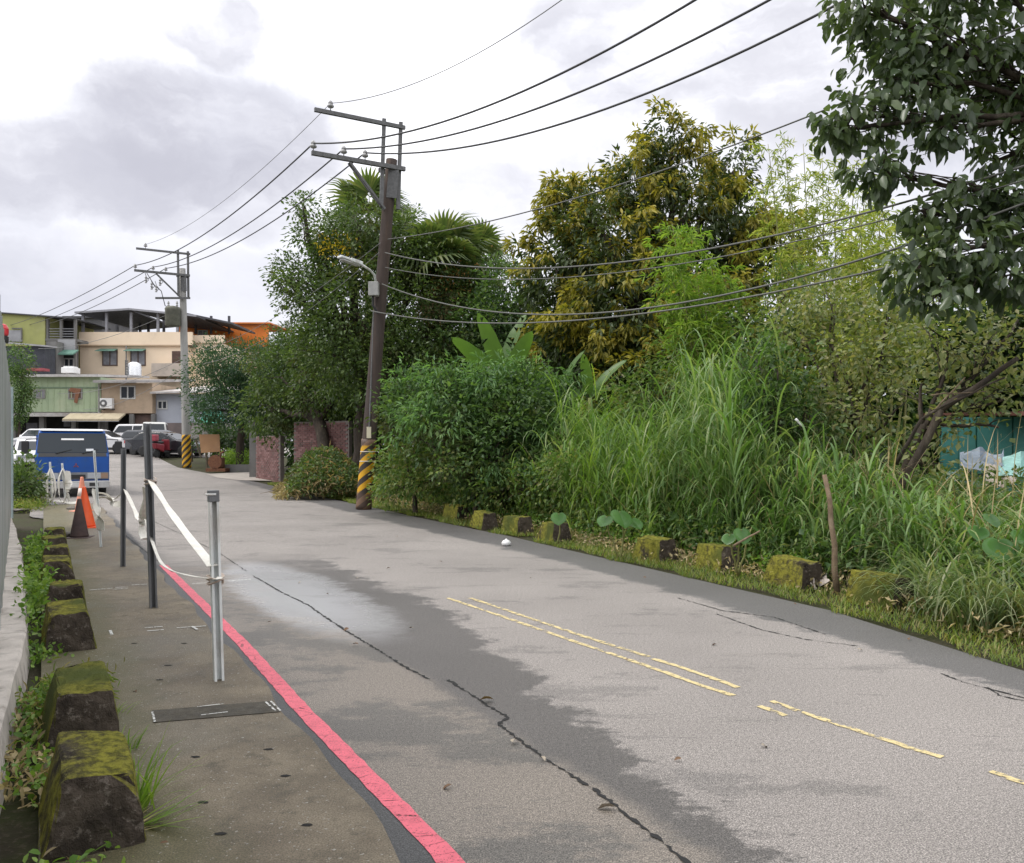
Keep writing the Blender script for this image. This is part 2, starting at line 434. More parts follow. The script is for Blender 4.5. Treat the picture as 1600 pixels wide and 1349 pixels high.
def soil_mat():
    m, T = newmat('soil'); co = T.n('ShaderNodeTexCoord').outputs['Object']
    a = T.noise(co, 1.7, 8, .7); b_ = T.noise(co, 25, 6, .7)
    c = T.mix(T.step(a, .35, .65), (.05, .042, .028), (.045, .055, .018))
    c = T.mix(T.step(b_, .5, .7), c, (.10, .085, .06))
    bp = T.n('ShaderNodeBump', {'Strength': .8, 'Distance': .05, 'Height': T.m('ADD', a, b_)})
    p = T.n('ShaderNodeBsdfPrincipled', {'Base Color': c, 'Roughness': .95, 'Specular IOR Level': .2, 'Normal': bp.outputs[0]})
    T.n('ShaderNodeOutputMaterial', {0: p.outputs[0]}); return m


M_wood = surf('pole_wood', (.075, .055, .045), (.045, .034, .03), (.13, .085, .06), scale=5, rough=.85, bump=.5, streak=.12)
M_conc = surf('pole_concrete', (.36, .35, .33), (.28, .275, .26), scale=5, rough=.8, streak=.3)
M_arm = surf('arm_metal', (.16, .16, .16), (.11, .11, .11), scale=12, rough=.6, metal=.3)
M_porc = surf('porcelain', (.45, .44, .43), (.3, .3, .3), scale=20, rough=.3)
M_cable = plain('cable', (.05, .05, .052), .6)
M_cable_pale = plain('cable_pale', (.2, .2, .2), .6)
M_galv = surf('galvanised', (.78, .80, .79), (.66, .69, .68), (.5, .5, .47), scale=9, rough=.5, metal=.0, streak=.4, dirt=(.42, .38, .33), dirt_scale=3)
M_steel = surf('grey_steel', (.17, .175, .18), (.13, .135, .14), scale=10, rough=.5, metal=.4, streak=.3)
M_tape = surf('barrier_tape', (.78, .76, .70), (.66, .63, .56), scale=14, rough=.55, bump=.4)
M_rust = surf('rusty_metal', (.12, .05, .03), (.2, .09, .045), scale=12, rough=.85)
M_black = surf('black_rubber', (.018, .018, .018), (.03, .03, .03), scale=12, rough=.75)
M_white = surf('white_paint', (.78, .78, .77), (.7, .7, .69), scale=3, rough=.35, bump=.03)
M_soil = soil_mat()
M_bark = surf('bark', (.07, .052, .038), (.035, .028, .022), (.12, .1, .075), scale=9, rough=.95, bump=.8, streak=.25)
M_bark_pale = surf('bark_pale', (.17, .14, .1), (.1, .085, .06), scale=8, rough=.95, bump=.7, streak=.25)
M_fleck = surf('fleck_concrete', (.56, .51, .46), (.44, .40, .36), (.22, .19, .16), scale=5.5, rough=.9, bump=.3, dirt=(.1, .085, .07), dirt_scale=3.5)
M_glass = glassy('dark_glass', (.02, .025, .03), .08)

# ------------------------------------------------------------------ ground, road, walkway
def grid_sheet(name, us, vs, fn, mat, uv=True, kind='structure', parent=None):
    us = np.asarray(us, float); nu = len(us); pts = []; uvs = []
    for u in us:
        row = vs(u)
        for v in row:
            pts.append(fn(u, v)); uvs.append((u, v))
        nv = len(row)
    Fc = [(i * nv + j, (i + 1) * nv + j, (i + 1) * nv + j + 1, i * nv + j + 1) for i in range(nu - 1) for j in range(nv - 1)]
    me = tri_mesh(name, pts, Fc, True)
    if uv:
        l = me.uv_layers.new(name='uv'); vi = np.empty(len(me.loops), np.int32); me.loops.foreach_get('vertex_index', vi)
        l.data.foreach_set('uv', np.asarray(uvs, np.float32)[vi].ravel())
    if me.polygons[0].normal.z < 0: me.flip_normals()
    o = link(name, me, mat, parent)
    if kind: o['kind'] = kind
    return o


ys = np.concatenate([[-300, -120, -60, -30], np.arange(-15, 75, .6), [80, 95, 120, 200, 400, 1200]])
xs = np.concatenate([[-900, -300, -120, -70], np.arange(-45, 30, .6), [35, 50, 90, 250, 900]])
grid_sheet('ground', xs, lambda u: ys, lambda u, v: (u, v, float(gz(u, v)) - .03 + (.015 * math.sin(u * 3.1) * math.sin(v * 2.7))), M_soil, uv=False)

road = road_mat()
ss = np.concatenate([np.arange(-12, 30, .4), np.arange(30, 62, .8)])
def road_row(s):
    lo = 1.0 if s < 19 else (1.0 - 1.3 * float(sstep(s, 19, 22)))
    return np.linspace(lo, float(tR(s)), 40)
def wob(s, t): return .012 * math.sin(s * 1.3 + t) + .006 * math.sin(s * 4.1 + t * 2.2)
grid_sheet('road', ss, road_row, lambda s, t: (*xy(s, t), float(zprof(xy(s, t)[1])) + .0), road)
grid_sheet('cross_street', np.linspace(-60, 12, 40), lambda u: np.linspace(46.5, 57.5, 14), lambda x, y: (x, y, float(zprof(y)) + .006), road)
for o in (bpy.data.objects['cross_street'],):
    l = o.data.uv_layers[0]; n = len(l.data); a = np.empty(n * 2, np.float32); l.data.foreach_get('uv', a); a = a.reshape(-1, 2)
    a[:] = np.stack([np.full(n, 30.0) + a[:, 0] * .1, 4 + a[:, 1] * .02], 1); l.data.foreach_set('uv', a.ravel())
wk = walkway_mat()
grid_sheet('walkway', np.arange(-12, 25.01, .15), lambda s: np.linspace(-.02, 1.17 + .1 * float(sstep(s, 2.6, 4.6)) + .025 * math.sin(s * 2.3) + .015 * math.sin(s * 5.7 + 1), 14),
           lambda s, t: (*xy(s, t), float(zprof(xy(s, t)[1])) + .022), wk)

# painted lines: strips lying on the asphalt
def gpt(px, py, dz): p = G(px, py); p.z = float(zprof(p.y)) + dz; return p
def strip(name, pts, w, mat, dz, jit=0.0, seg=.12, label=None):
    P_ = [Vector((p.x, p.y, 0)) for p in pts]; out = []
    for a, b in zip(P_[:-1], P_[1:]):
        n = max(1, int((b - a).length / seg))
        for i in range(n): out.append(a.lerp(b, i / n))
    out.append(P_[-1]); mb = MB(); vs = []
    for i, p in enumerate(out):
        d = (out[min(i + 1, len(out) - 1)] - out[max(i - 1, 0)]).normalized(); sdv = Vector((d.y, -d.x, 0))
        a = p - sdv * (w / 2 + random.uniform(-jit, jit)); b = p + sdv * (w / 2 + random.uniform(-jit, jit))
        for q in (a, b): q.z = float(zprof(q.y)) + dz; vs.append(q)
    mb.add(vs, [(2 * i, 2 * i + 1, 2 * i + 3, 2 * i + 2) for i in range(len(out) - 1)])
    o = mb.build(name, mat)
    if o.data.polygons[0].normal.z < 0: o.data.flip_normals()
    o['kind'] = 'structure'
    return o


M_pink = paint_mat('pink_paint', (.68, .135, .18), .625, 11)
M_yel = paint_mat('yellow_paint', (.60, .49, .25), .525, 16)
M_whitemark = paint_mat('white_mark', (.6, .6, .57), .55, 30)
M_crack = plain('crack_fill', (.012, .012, .012), .9)
pk = [Vector((*xy(s, 1.37 + (.04 if s > 5 else .0) * min((s - 5) / 2, 1) - .03 * (s < 3.0)), 0)) for s in np.arange(-1, 12.4, .4)]
strip('red_edge_line', pk, .098, M_pink, .004, .004, .06)
Y1 = [(700, 935), (800, 969), (900, 1004), (957, 1023), (1010, 1041), (1094, 1071), (1146, 1088)], [(1186, 1104), (1228, 1119)]
Y2 = [(735, 935), (800, 957), (900, 991), (1014, 1027)], [(1020, 1030), (1066, 1044), (1154, 1075)], [(1205, 1096), (1246, 1111), (1350, 1146), (1420, 1169), (1473, 1184)], [(1547, 1206), (1600, 1225), (1700, 1258)]
for segs in (Y1, Y2):
    for sg in segs: strip('yellow_centre_line', [gpt(*p, 0) for p in sg], .048, M_yel, .004, .007, .05)
# the long crack
ck = [(1140, 1400), (1075, 1349), (1000, 1290), (930, 1235), (850, 1185), (808, 1155), (778, 1132), (796, 1122), (770, 1108), (735, 1085), (700, 1063)]
ck2 = [(672, 1062), (640, 1047), (600, 1022), (560, 998), (520, 973), (480, 945), (440, 926), (395, 900)]
for c_ in (ck, ck2):
    strip('road_crack', [gpt(*p, 0) for p in c_], .016, M_crack, .004, .011, .025)
for c_ in ([(1470, 1053), (1510, 1068), (1550, 1078), (1600, 1091), (1660, 1100)], [(1545, 1075), (1560, 1087), (1600, 1096)], [(1120, 960), (1190, 985), (1260, 1000), (1340, 1010)], [(1060, 935), (1130, 955), (1210, 965), (1290, 992)],
           [(240, 815), (290, 838), (345, 866), (385, 893)], [(150, 800), (190, 832), (240, 872), (270, 895)]):
    strip('road_crack', [gpt(*p, 0) for p in c_], .010, M_crack, .004, .010, .03)

# ------------------------------------------------------------------ vegetation tools
T2 = (np.array([(0, 0, 0), (.45, .5, .1), (1, 0, -.1), (.45, -.5, .1)], float), np.array([(0, 1, 2), (0, 2, 3)]))
T6 = (np.array([(0, 0, 0), (.28, .42, .07), (.68, .40, .03), (1, 0, -.16), (.68, -.40, .03), (.28, -.42, .07), (.5, 0, -.03)], float),
      np.array([(0, 1, 6), (1, 2, 6), (2, 3, 6), (3, 4, 6), (4, 5, 6), (5, 0, 6)]))


def unit(a): return a / np.maximum(np.linalg.norm(a, axis=-1, keepdims=True), 1e-9)


def leaf_geo(Pp, Dd, L, Wd, tpl=T2, up=None):
    n = len(Pp); Dd = unit(Dd)
    U = unit(rng.normal(size=(n, 3)) * .6 + np.array((0, 0, 1.0))) if up is None else up
    S = unit(np.cross(Dd, U)); Nn = np.cross(S, Dd); tv, tf = tpl
    L = np.broadcast_to(L, (n,)); Wd = np.broadcast_to(Wd, (n,))
    V = Pp[:, None] + (tv[None, :, 0, None] * L[:, None, None]) * Dd[:, None] + (tv[None, :, 1, None] * Wd[:, None, None]) * S[:, None] + (tv[None, :, 2, None] * L[:, None, None]) * Nn[:, None]
    k = len(tv); Fc = (np.arange(n) * k)[:, None, None] + tf[None]
    return V.reshape(-1, 3), Fc.reshape(-1, 3)


def merge(gs):
    V = []; Fc = []; b = 0
    for v, f in gs: V.append(v); Fc.append(f + b); b += len(v)
    return np.concatenate(V), np.concatenate(Fc)


def snoise(p, k, seed=0.0):
    x, y, zz = p[:, 0] * k + seed, p[:, 1] * k + seed * 1.7, p[:, 2] * k - seed
    return (np.sin(x * 1.3 + 2 * np.sin(y * .9 + zz)) + np.sin(y * 1.7 + 2 * np.sin(zz * 1.1 + x * .7)) + np.sin(zz * 1.9 + 2 * np.sin(x * .8 - y))) / 3


def lobe_points(lobes, dens, inner=.55, gap=.0, seed=1.0):
    """cluster centres in a set of ellipsoid lobes, gathered towards their outsides; returns points, outward directions, lobe index"""
    Ps, Ns, I = [], [], []
    for i, (c, r) in enumerate(lobes):
        c = np.array(c); r = np.array(r); n = max(6, int(dens * (r[0] * r[1] + r[0] * r[2] + r[1] * r[2]) * 4))
        d = unit(rng.normal(size=(n, 3))); q = inner + (1.06 - inner) * rng.random(n) ** .6
        bump = 1 + .24 * snoise(d * 2.2, 1.6, seed + i)
        p = c + d * r * (q * bump)[:, None]
        Ps.append(p); Ns.append(unit(d / r)); I.append(np.full(n, i))
    Ps, Ns, I = np.concatenate(Ps), np.concatenate(Ns), np.concatenate(I)
    k = snoise(Ps, 1.7, seed) > (-1 + gap * 2)
    return Ps[k], Ns[k], I[k]


def cluster_leaves(Pc, Nc, per, cr, L, Wd, out=.6, droop=.3, tpl=T2, jl=.5):
    n = len(Pc) * per; Pp = np.repeat(Pc, per, 0); O = np.repeat(Nc, per, 0)
    off = rng.normal(size=(n, 3)); off = unit(off) * (rng.random((n, 1)) ** .5) * cr
    Dd = off / max(cr, 1e-6) + O * out + rng.normal(size=(n, 3)) * .35 + np.array((0, 0, -droop))
    Ls = L * (1 + jl * (rng.random(n) * 2 - 1)); Ws = Wd * (1 + jl * (rng.random(n) * 2 - 1))
    return leaf_geo(Pp + off, Dd, Ls, Ws, tpl)


def limb(mb, a, b, r0, r1, sag=.12, n=5, sides=6, wig=.06):
    a, b = Vector(a), Vector(b); L = (b - a).length; pts = []; rr = []
    side = Vector((random.uniform(-1, 1), random.uniform(-1, 1), random.uniform(-.2, .6))) * L * sag
    for i in range(n + 1):
        u = i / n; p = a.lerp(b, u) + side * (4 * u * (1 - u)) * .5
        if 0 < i < n: p += Vector((random.uniform(-1, 1), random.uniform(-1, 1), random.uniform(-1, 1))) * L * wig * .5
        pts.append(p); rr.append(r0 + (r1 - r0) * u)
    mb.tube(pts, rr, sides); return pts


def tree(name, label, cat, base, lobes, leaf_mat, bark, r0=.2, fork=.45, dens=3.0, per=14, cr=.4, L=.12, Wd=.05, droop=.3, out=.6, gap=.12, inner=.5, tpl=T2, group=None, twigs=40, seed=1.0, extra=None):
    dens *= 1.5; Wd *= 1.2; root = thing(name, label, cat, base, group); b = Vector(base); mb = MB()
    cs = [Vector(c) for c, r in lobes]; mid = sum(cs, Vector()) / len(cs)
    top = max(cs, key=lambda c: c.z)
    fk = b.lerp(Vector((mid.x, mid.y, top.z)), fork); tp = limb(mb, b - Vector((0, 0, .1)), fk, r0, r0 * .72, .05, 6, 9, .02)
    Pc, Nc, I = lobe_points(lobes, dens, inner, gap, seed)
    for i, c in enumerate(cs):
        pts = limb(mb, fk if i % 3 else tp[-2], c, r0 * .5, r0 * .2, .15, 6, 7)
        idx = np.where(I == i)[0]
        if len(idx):
            for j in rng.choice(idx, min(len(idx), max(3, twigs // len(cs))), False):
                st_ = pts[random.randint(3, 6)]; limb(mb, st_, Vector(Pc[j]), r0 * .13, r0 * .03 + .004, .15, 4, 4)
    mb.build('trunk', bark, root, smooth=True)
    g = [cluster_leaves(Pc, Nc, per, cr, L, Wd, out, droop, tpl)]
    V, Fc = merge(g); link('crown', tri_mesh('crown', V, Fc), leaf_mat, root)
    if extra: extra(root, Pc, Nc)
    return root


def LB(px, py, Y, rx, ry, rz=None):
    """crown lobe: centre seen at a pixel, at its own depth; radii given in pixels there"""
    k = Y / F; return (tuple(P(px, py, Y)), (rx * k, (rz if rz else rx * k), ry * k))


def blades(Pp, az, L, Wd, lean, curv, segs=5):
    """arching ribbons of grass"""
    n = len(Pp); h = np.stack([np.cos(az), np.sin(az), np.zeros(n)], 1); sd_ = np.stack([-np.sin(az), np.cos(az), np.zeros(n)], 1)
    p = Pp.copy(); V = []
    for i in range(segs + 1):
        u = i / segs; w = Wd * (1 - u ** 2.2) * (.55 + .45 * min(1, u * 4)) + .0006
        V += [p - sd_ * w[:, None] / 2, p + sd_ * w[:, None] / 2]
        th = lean + curv * (u + .5 / segs) ** 1.7
        p = p + (h * np.sin(th)[:, None] + np.array((0, 0, 1.0)) * np.cos(th)[:, None]) * (L / segs)[:, None]
    V = np.stack(V, 1); k = 2 * (segs + 1); tf = []
    for i in range(segs): a = 2 * i; tf += [(a, a + 1, a + 3), (a, a + 3, a + 2)]
    Fc = (np.arange(n) * k)[:, None, None] + np.array(tf)[None]
    return V.reshape(-1, 3), Fc.reshape(-1, 3)


def U(a, b, n): return a + (b - a) * rng.random(n)


def zg(Pp): return np.stack([Pp[:, 0], Pp[:, 1], gz(Pp[:, 0], Pp[:, 1])], 1)


LM_mango = leafmat('mango_leaf', [(.026, .042, .016), (.04, .058, .02), (.055, .07, .024)], .22, .4, .4)
LM_mango_y = leafmat('mango_young_leaf', [(.15, .14, .022), (.22, .19, .03), (.13, .13, .028), (.26, .21, .035)], .25, .45)
LM_broad = leafmat('broad_leaf', [(.034, .052, .026), (.052, .074, .036), (.07, .096, .046)], .25, .33, .5)
LM_left = leafmat('left_leaf', [(.032, .055, .02), (.052, .082, .027), (.085, .12, .035)], .28, .42, .4, patch=[(.05, .06, .02), (.08, .095, .03), (.12, .125, .04)], patch_scale=.8, patch_lim=(.52, .66))
LM_blue = leafmat('feathery_leaf', [(.018, .042, .024), (.028, .06, .034), (.045, .08, .038)], .28, .5)
LM_shrub = leafmat('shrub_leaf', [(.026, .054, .02), (.05, .09, .03), (.10, .155, .05)], .28, .42, .4, patch=[(.055, .065, .025), (.095, .11, .04), (.13, .14, .05)], patch_scale=.9, patch_lim=(.52, .66))
LM_feather = leafmat('feather_spray', [(.055, .11, .045), (.08, .15, .055), (.11, .18, .07)], .3, .5)
LM_under = leafmat('undergrowth_leaf', [(.035, .07, .02), (.065, .11, .03), (.11, .15, .04), (.12, .11, .05)], .28, .5)
LM_olive = leafmat('olive_leaf', [(.065, .09, .04), (.115, .14, .06), (.16, .175, .075), (.17, .155, .075)], .28, .45, .45)
LM_dark = leafmat('wood_leaf', [(.018, .035, .014), (.03, .055, .02), (.045, .075, .026)], .25, .5)
LM_grass = leafmat('tall_grass_blade', [(.05, .10, .025), (.075, .135, .035), (.105, .165, .055), (.18, .21, .10)], .3, .42, .5)
LM_lime = leafmat('lime_grass_blade', [(.075, .135, .022), (.11, .175, .032), (.15, .205, .045)], .35, .45, .4)
LM_verge = leafmat('verge_blade', [(.055, .092, .018), (.09, .13, .025), (.13, .15, .035), (.16, .13, .06)], .3, .55)
LM_straw = leafmat('straw', [(.25, .2, .11), (.16, .12, .07), (.33, .27, .16), (.1, .08, .05)], .15, .7)
LM_bamboo = leafmat('bamboo_leaf', [(.10, .14, .03), (.16, .2, .045), (.24, .26, .075), (.28, .28, .11)], .38, .5)
LM_bamboo_g = leafmat('bamboo_green_leaf', [(.09, .16, .03), (.14, .21, .04), (.2, .26, .06)], .38, .5)
LM_palm = leafmat('palm_leaf', [(.035, .052, .02), (.055, .08, .03), (.095, .105, .045)], .28, .4, .5)
LM_banana = leafmat('banana_leaf', [(.045, .095, .026), (.075, .125, .035)], .3, .4, .4)
LM_taro = leafmat('taro_leaf', [(.03, .075, .018), (.045, .11, .026)], .3, .3, .5)
LM_weed = leafmat('weed_leaf', [(.05, .10, .02), (.09, .16, .03), (.15, .21, .05)], .3, .5)
LM_yflower = leafmat('yellow_blossom', [(.3, .24, .03), (.4, .28, .02)], .3, .5)
# ------------------------------------------------------------------ left side: footing, sheet fence, blocks, posts
def sP(s, t, z=0.0): x, y = xy(s, t); return Vector((x, y, float(zprof(y)) + z))


root = thing('fence_footing', 'long pale cracked concrete footing under the sheet metal fence', 'concrete footing', sP(6, -.4))
def foot_t(s): return float(np.interp(s, [-3, 3, 4.6, 7.4, 10.4, 13.9, 17, 20], [-.6, -.3, -.185, -.125, -.18, -.3, -.45, -.6]))
def fence_t(s): return -.41 - .024 * (s - 10.4)
def footing_seg(s0, s1, ph):
    mb = MB(); S_ = np.linspace(s0, s1, max(2, int((s1 - s0) / .18))); vs = []
    for s in S_:
        o = foot_t(s) + .008 * math.sin(s * 1.9 + 1) + .004 * math.sin(s * 6.1)
        for (t, zz) in ((o + .03, -.05), (o + .012, .1), (o, .195), (o - .015, .21), (-1.1, .215), (-1.1, -.05)): vs.append(sP(s, t, zz + random.uniform(-.002, .002)))
    k = 6; fs = []
    for i in range(len(S_) - 1):
        for j in range(k): fs.append((i * k + j, (i + 1) * k + j, (i + 1) * k + (j + 1) % k, i * k + (j + 1) % k))
    fs += [tuple(range(k)), tuple((len(S_) - 1) * k + j for j in reversed(range(k)))]
    mb.add(vs, fs); return mb
cuts = [-3, 1.4, 4.9, 7.3, 10.2, 14.5, 19.3]
for a, b in zip(cuts[:-1], cuts[1:]): footing_seg(a, b - .012, a).build('footing_slab', M_fleck, root)

M_sheet = surf('fence_sheet', (.44, .46, .45), (.36, .38, .38), (.52, .53, .52), scale=1.6, rough=.42, bump=.1, metal=.35, streak=.35, dirt=(.2, .23, .16), dirt_scale=.9)
M_teal = surf('fence_post_paint', (.36, .44, .45), (.28, .36, .37), scale=6, rough=.5)
root = thing('sheet_fence', 'tall grey corrugated metal fence on the pale concrete footing', 'fence', sP(8, -.52))
FT = -.545
for i, s0 in enumerate(np.arange(-1.0, 18.9, 1.05)):
    s1 = min(s0 + 1.045, 19.0); mb = MB(); n = 15; vs = []; FT = fence_t(s0); topz = 2.74 + .02 * (i % 2)
    for j in range(n):
        s = s0 + (s1 - s0) * j / (n - 1); dt = .018 if (j // 2) % 2 else -.012
        for zz in (.216, 1.5, topz): vs.append(sP(s, FT + dt, zz))
    mb.add(vs, [(3 * j + q, 3 * (j + 1) + q, 3 * (j + 1) + q + 1, 3 * j + q + 1) for j in range(n - 1) for q in range(2)])
    o = mb.build('panel', M_sheet, root); sm = o.modifiers.new('thick', 'SOLIDIFY'); sm.thickness = .004
for s0 in (2.15, 6.35, 10.55, 14.75, 19.06):
    mb = MB(); a = sP(s0, fence_t(s0) + (.05 if s0 > 19 else -.06), .2); mb.tube([a, a + Vector((0, 0, 2.58))], .035, 10); mb.build('post', M_teal, root)
for zz in (.9, 2.45):
    mb = MB(); mb.beam(sP(-1, fence_t(-1) - .05, zz), sP(12, fence_t(12) - .05, zz), .03, .05); mb.beam(sP(12, fence_t(12) - .05, zz), sP(19, fence_t(19) - .05, zz), .03, .05); mb.build('rail', M_teal, root)
lp = sP(10.7, fence_t(10.7) + .02, 2.75)
root = thing('warning_lamp', 'small red warning lamp on top of the metal fence', 'warning lamp', lp)
MB(Matrix.Translation(lp)).lathe([(.05, 0), (.055, .03), (.055, .07), (.04, .08)], n=12).build('lamp_base', plain('lamp_black', (.02, .02, .02), .5), root)
MB(Matrix.Translation(lp)).lathe([(.045, .081), (.055, .1), (.055, .16), (.035, .2), (.015, .21)], n=14).build('lens', plain('red_lens', (.55, .03, .04), .25), root)

# mossy concrete blocks
M_block = block_mat()
def block_mesh(L=.64, w0=.385, w1=.265, h=.34, seed=0):
    r = random.Random(seed); nx, ny, nz = 5, 9, 5; bm = bmesh.new()
    bmesh.ops.create_cube(bm, size=1); bmesh.ops.subdivide_edges(bm, edges=bm.edges[:], cuts=5, use_grid_fill=True)
    for v in bm.verts:
        u = v.co.z + .5; w = w0 + (w1 - w0) * u; l = L * (1 - .10 * u)
        v.co = Vector((v.co.x * w, v.co.y * l, u * h))
    e = [x for x in bm.edges if x.calc_face_angle(0) > .7]
    for c_ in range(r.randint(1, 3)):        # knocked corners
        q = Vector((r.choice((-1, 1)) * w1 / 2, r.choice((-1, 1)) * L * .45, h))
        for v in bm.verts:
            dd = (v.co - q).length
            if dd < .09: v.co -= (q - Vector((0, 0, h / 2))).normalized() * (.09 - dd) * .5
    bmesh.ops.bevel(bm, geom=e, offset=.018, segments=2, affect='EDGES', profile=.6)
    sd_ = r.random() * 20
    for v in bm.verts:
        p = v.co; k = math.sin(p.x * 31 + sd_) * math.sin(p.y * 27 + sd_ * 2) * math.sin(p.z * 33 + sd_)
        v.co = p * (1 + .035 * k) + Vector((r.uniform(-1, 1), r.uniform(-1, 1), r.uniform(-1, 1))) * .005
    me = bpy.data.meshes.new('concrete_block'); bm.to_mesh(me); bm.free(); me.materials.append(M_block)
    return me
BM = [block_mesh(seed=i) for i in range(4)]
BM_big = block_mesh(L=1.1, seed=9)
roadang = math.atan2(-D2[0], D2[1])              # local +y along the road
def put_block(p, rot, label, i, group, me=None):
    o = bpy.data.objects.new('concrete_block', me or BM[i % 4]); col.objects.link(o)
    o.location = p - Vector((0, 0, .015)); o.rotation_euler = (R(random.uniform(-3, 3)), R(random.uniform(-3, 3)), rot); tag(o, label, 'concrete block', group)
    return o
lf = [(3.36, 'big mossy black concrete block with a bright grass tuft, closest on the left walkway'), (4.66, 'second mossy concrete block from the camera along the left walkway'),
      (7.03, 'black faced concrete block just behind the grassy gap on the left walkway'), (8.35, 'yellow topped concrete block, fourth along the left walkway'), (10.45, 'tall looking dark concrete block, fifth along the left walkway'),
      (11.75, 'weedy concrete block, sixth along the left walkway'), (13.1, 'small dark concrete block, seventh along the left walkway'), (14.5, 'last dark concrete block of the left row, nearest the traffic cones')]
for i, (s, lb) in enumerate(lf):
    put_block(sP(s + .31 - .1 + .36, .17 - .04 * (i > 3)), roadang + R(random.uniform(-3, 3)), lb, i, 'concrete blocks along the left walkway')
rb = [(1006, 876, 'mossy concrete block just right of the shiny elephant ear leaves'), (1103, 890, 'mossy concrete block between two others just left of the one below the stake'), (1218, 917, 'yellow mossy concrete block below the wooden stake'),
      (1352, 946, 'big mossy concrete block beside the overhanging grass tuft on the right verge'), (850, 846, 'concrete block nearest the white litter at the right road edge'), (794, 834, 'dark ended mossy block behind the white litter'),
      (742, 825, 'second mossy block from the striped pole'), (700, 812, 'mossy concrete block closest to the striped pole')]
def edge_rot(p):
    s, t = st(p.x, p.y); a = np.array(xy(s - .6, tR(s - .6))); b = np.array(xy(s + .6, tR(s + .6))); d = b - a
    return math.atan2(-d[0], d[1])
for i, (px, py, lb) in enumerate(rb):
    p = G(px, py); r_ = edge_rot(p); nrm = Vector((math.cos(r_), math.sin(r_), 0)); p = p + nrm * .2; p.z = float(zprof(p.y)) - .01
    put_block(p, r_ + R(random.uniform(-5, 5)), lb, i + 1, 'concrete blocks along the right verge')
p = G(1560, 985); r_ = edge_rot(p); p += Vector((math.cos(r_), math.sin(r_), 0)) * .2; p.z = 0
put_block(p, r_, 'long concrete block half hidden under overhanging grass at the right edge', 2, 'concrete blocks along the right verge', BM_big)


# posts and barrier tape on the walkway
def post(base, top, w, mat, label, cap=False, name='barrier_post'):
    b = Vector(base); t = Vector(top); root = thing(name, label, 'post', b, 'posts of the walkway barrier')
    mb = MB(); d = (t - b).normalized(); sx_ = Vector((N2[0], N2[1], 0)); sy_ = d.cross(sx_).normalized(); h = w / 2; th = w * .16
    # a lipped channel section
    sec = [(-h, -h), (h, -h), (h, h), (h - th * 1.6, h), (h - th * 1.6, h - th), (h - th, h - th), (h - th, -h + th), (-h + th, -h + th), (-h + th, h - th), (-h + th * 1.6, h - th), (-h + th * 1.6, h), (-h, h)]
    vs = []; n = len(sec)
    for q in (b - d * .08, t):
        for (u, v) in sec: vs.append(q + sx_ * u - sy_ * v)
    mb.add(vs, [(i, (i + 1) % n, n + (i + 1) % n, n + i) for i in range(n)] + [tuple(range(n)), tuple(range(n, 2 * n))])
    mb.build('channel', mat, root)
    if cap:
        mb = MB(); mb.beam(t - d * .07, t + d * .008, w * 1.12, w * 1.12, sy_); mb.build('cap', M_steel, root, bevel=.003)
        mb = MB(); mb.tube([t - d * .02 - sx_ * w * .9 - sy_ * w * .55, t - d * .02 + sx_ * .2 * w - sy_ * w * .55], w * .12, 8); mb.build('bolt', M_galv, root)
    return root
def pt(px, py, Y): return P(px, py, Y)
pA = G(342, 1068); pA.z = .0; tA = pt(333, 768, pA.y); post(pA, tA, .062, M_galv, 'pale galvanised post with a grey cap, closest of the barrier posts', True)
pB = G(240, 953); tB = pt(230, 662, pB.y); post(pB, tB, .07, M_steel, 'tall dark grey leaning post holding the white tape, second of the barrier')
pC = G(192, 888); tC = pt(193, 701, pC.y); post(pC, tC, .062, M_steel, 'shorter dark grey post behind the tall grey one')
pD = G(158, 857); tD = pt(147, 704, pD.y); post(pD, tD, .035, M_galv, 'thin leaning pale post with white cloth tied on, beside the cones')
pE = G(82, 789); tE = pt(78, 722, pE.y); post(pE, tE, .05, M_galv, 'thin post wrapped in loops of tape before the truck, left one')
pF = G(103, 788); tF = pt(97, 724, pF.y); post(pF, tF, .05, M_galv, 'thin post with white cloth before the truck, right one')


def tape(name, pts, w, label, cat, twist=0.0, roll=.9, group='white barrier tape tied between the posts', mat=None, seg=10):
    """a loose ribbon through points, twisting as it goes"""
    pts = [Vector(p) for p in pts]; out = []
    for i in range(len(pts) - 1):
        a = pts[max(i - 1, 0)]; b = pts[i]; c = pts[i + 1]; d = pts[min(i + 2, len(pts) - 1)]
        for k in range(seg):
            u = k / seg; out.append(.5 * ((2 * b) + (c - a) * u + (2 * a - 5 * b + 4 * c - d) * u * u + (3 * b - a - 3 * c + d) * u ** 3))
    out.append(pts[-1]); sides = []
    for i, p in enumerate(out):
        d = (out[min(i + 1, len(out) - 1)] - out[max(i - 1, 0)]).normalized(); s = Vector((0, 0, 1)); s = (s - d * s.dot(d))
        if s.length < .05: s = Vector((N2[0], N2[1], 0))
        s.normalize(); s = Matrix.Rotation(roll + twist * i / len(out) + .08 * math.sin(i * .5), 3, d) @ s; sides.append(s)
    ww = [w * (.88 + .12 * math.sin(i * .35) ** 2) for i in range(len(out))]
    mb = MB(); mb.ribbon(out, ww, sides); me = mb.mesh(name, recalc=False); o = link(name, me, mat or M_tape)
    sm = o.modifiers.new('thick', 'SOLIDIFY'); sm.thickness = .004
    return tag(o, label, cat, group)
def ln(a, b, k, sag=0): p = Vector(a).lerp(Vector(b), k); p.z -= sag * 4 * k * (1 - k); return p
yA, yB, yC = pA.y, pB.y, pC.y
a0 = pt(236, 752, yB - .05); a1 = pt(332, 884, yA - .04)
tape('barrier_tape', [a0, ln(a0, a1, .33, .03), ln(a0, a1, .66, .03), a1], .075, 'broad white tape sloping from the tall grey post to the pale post', 'tape', .5, 1.1)
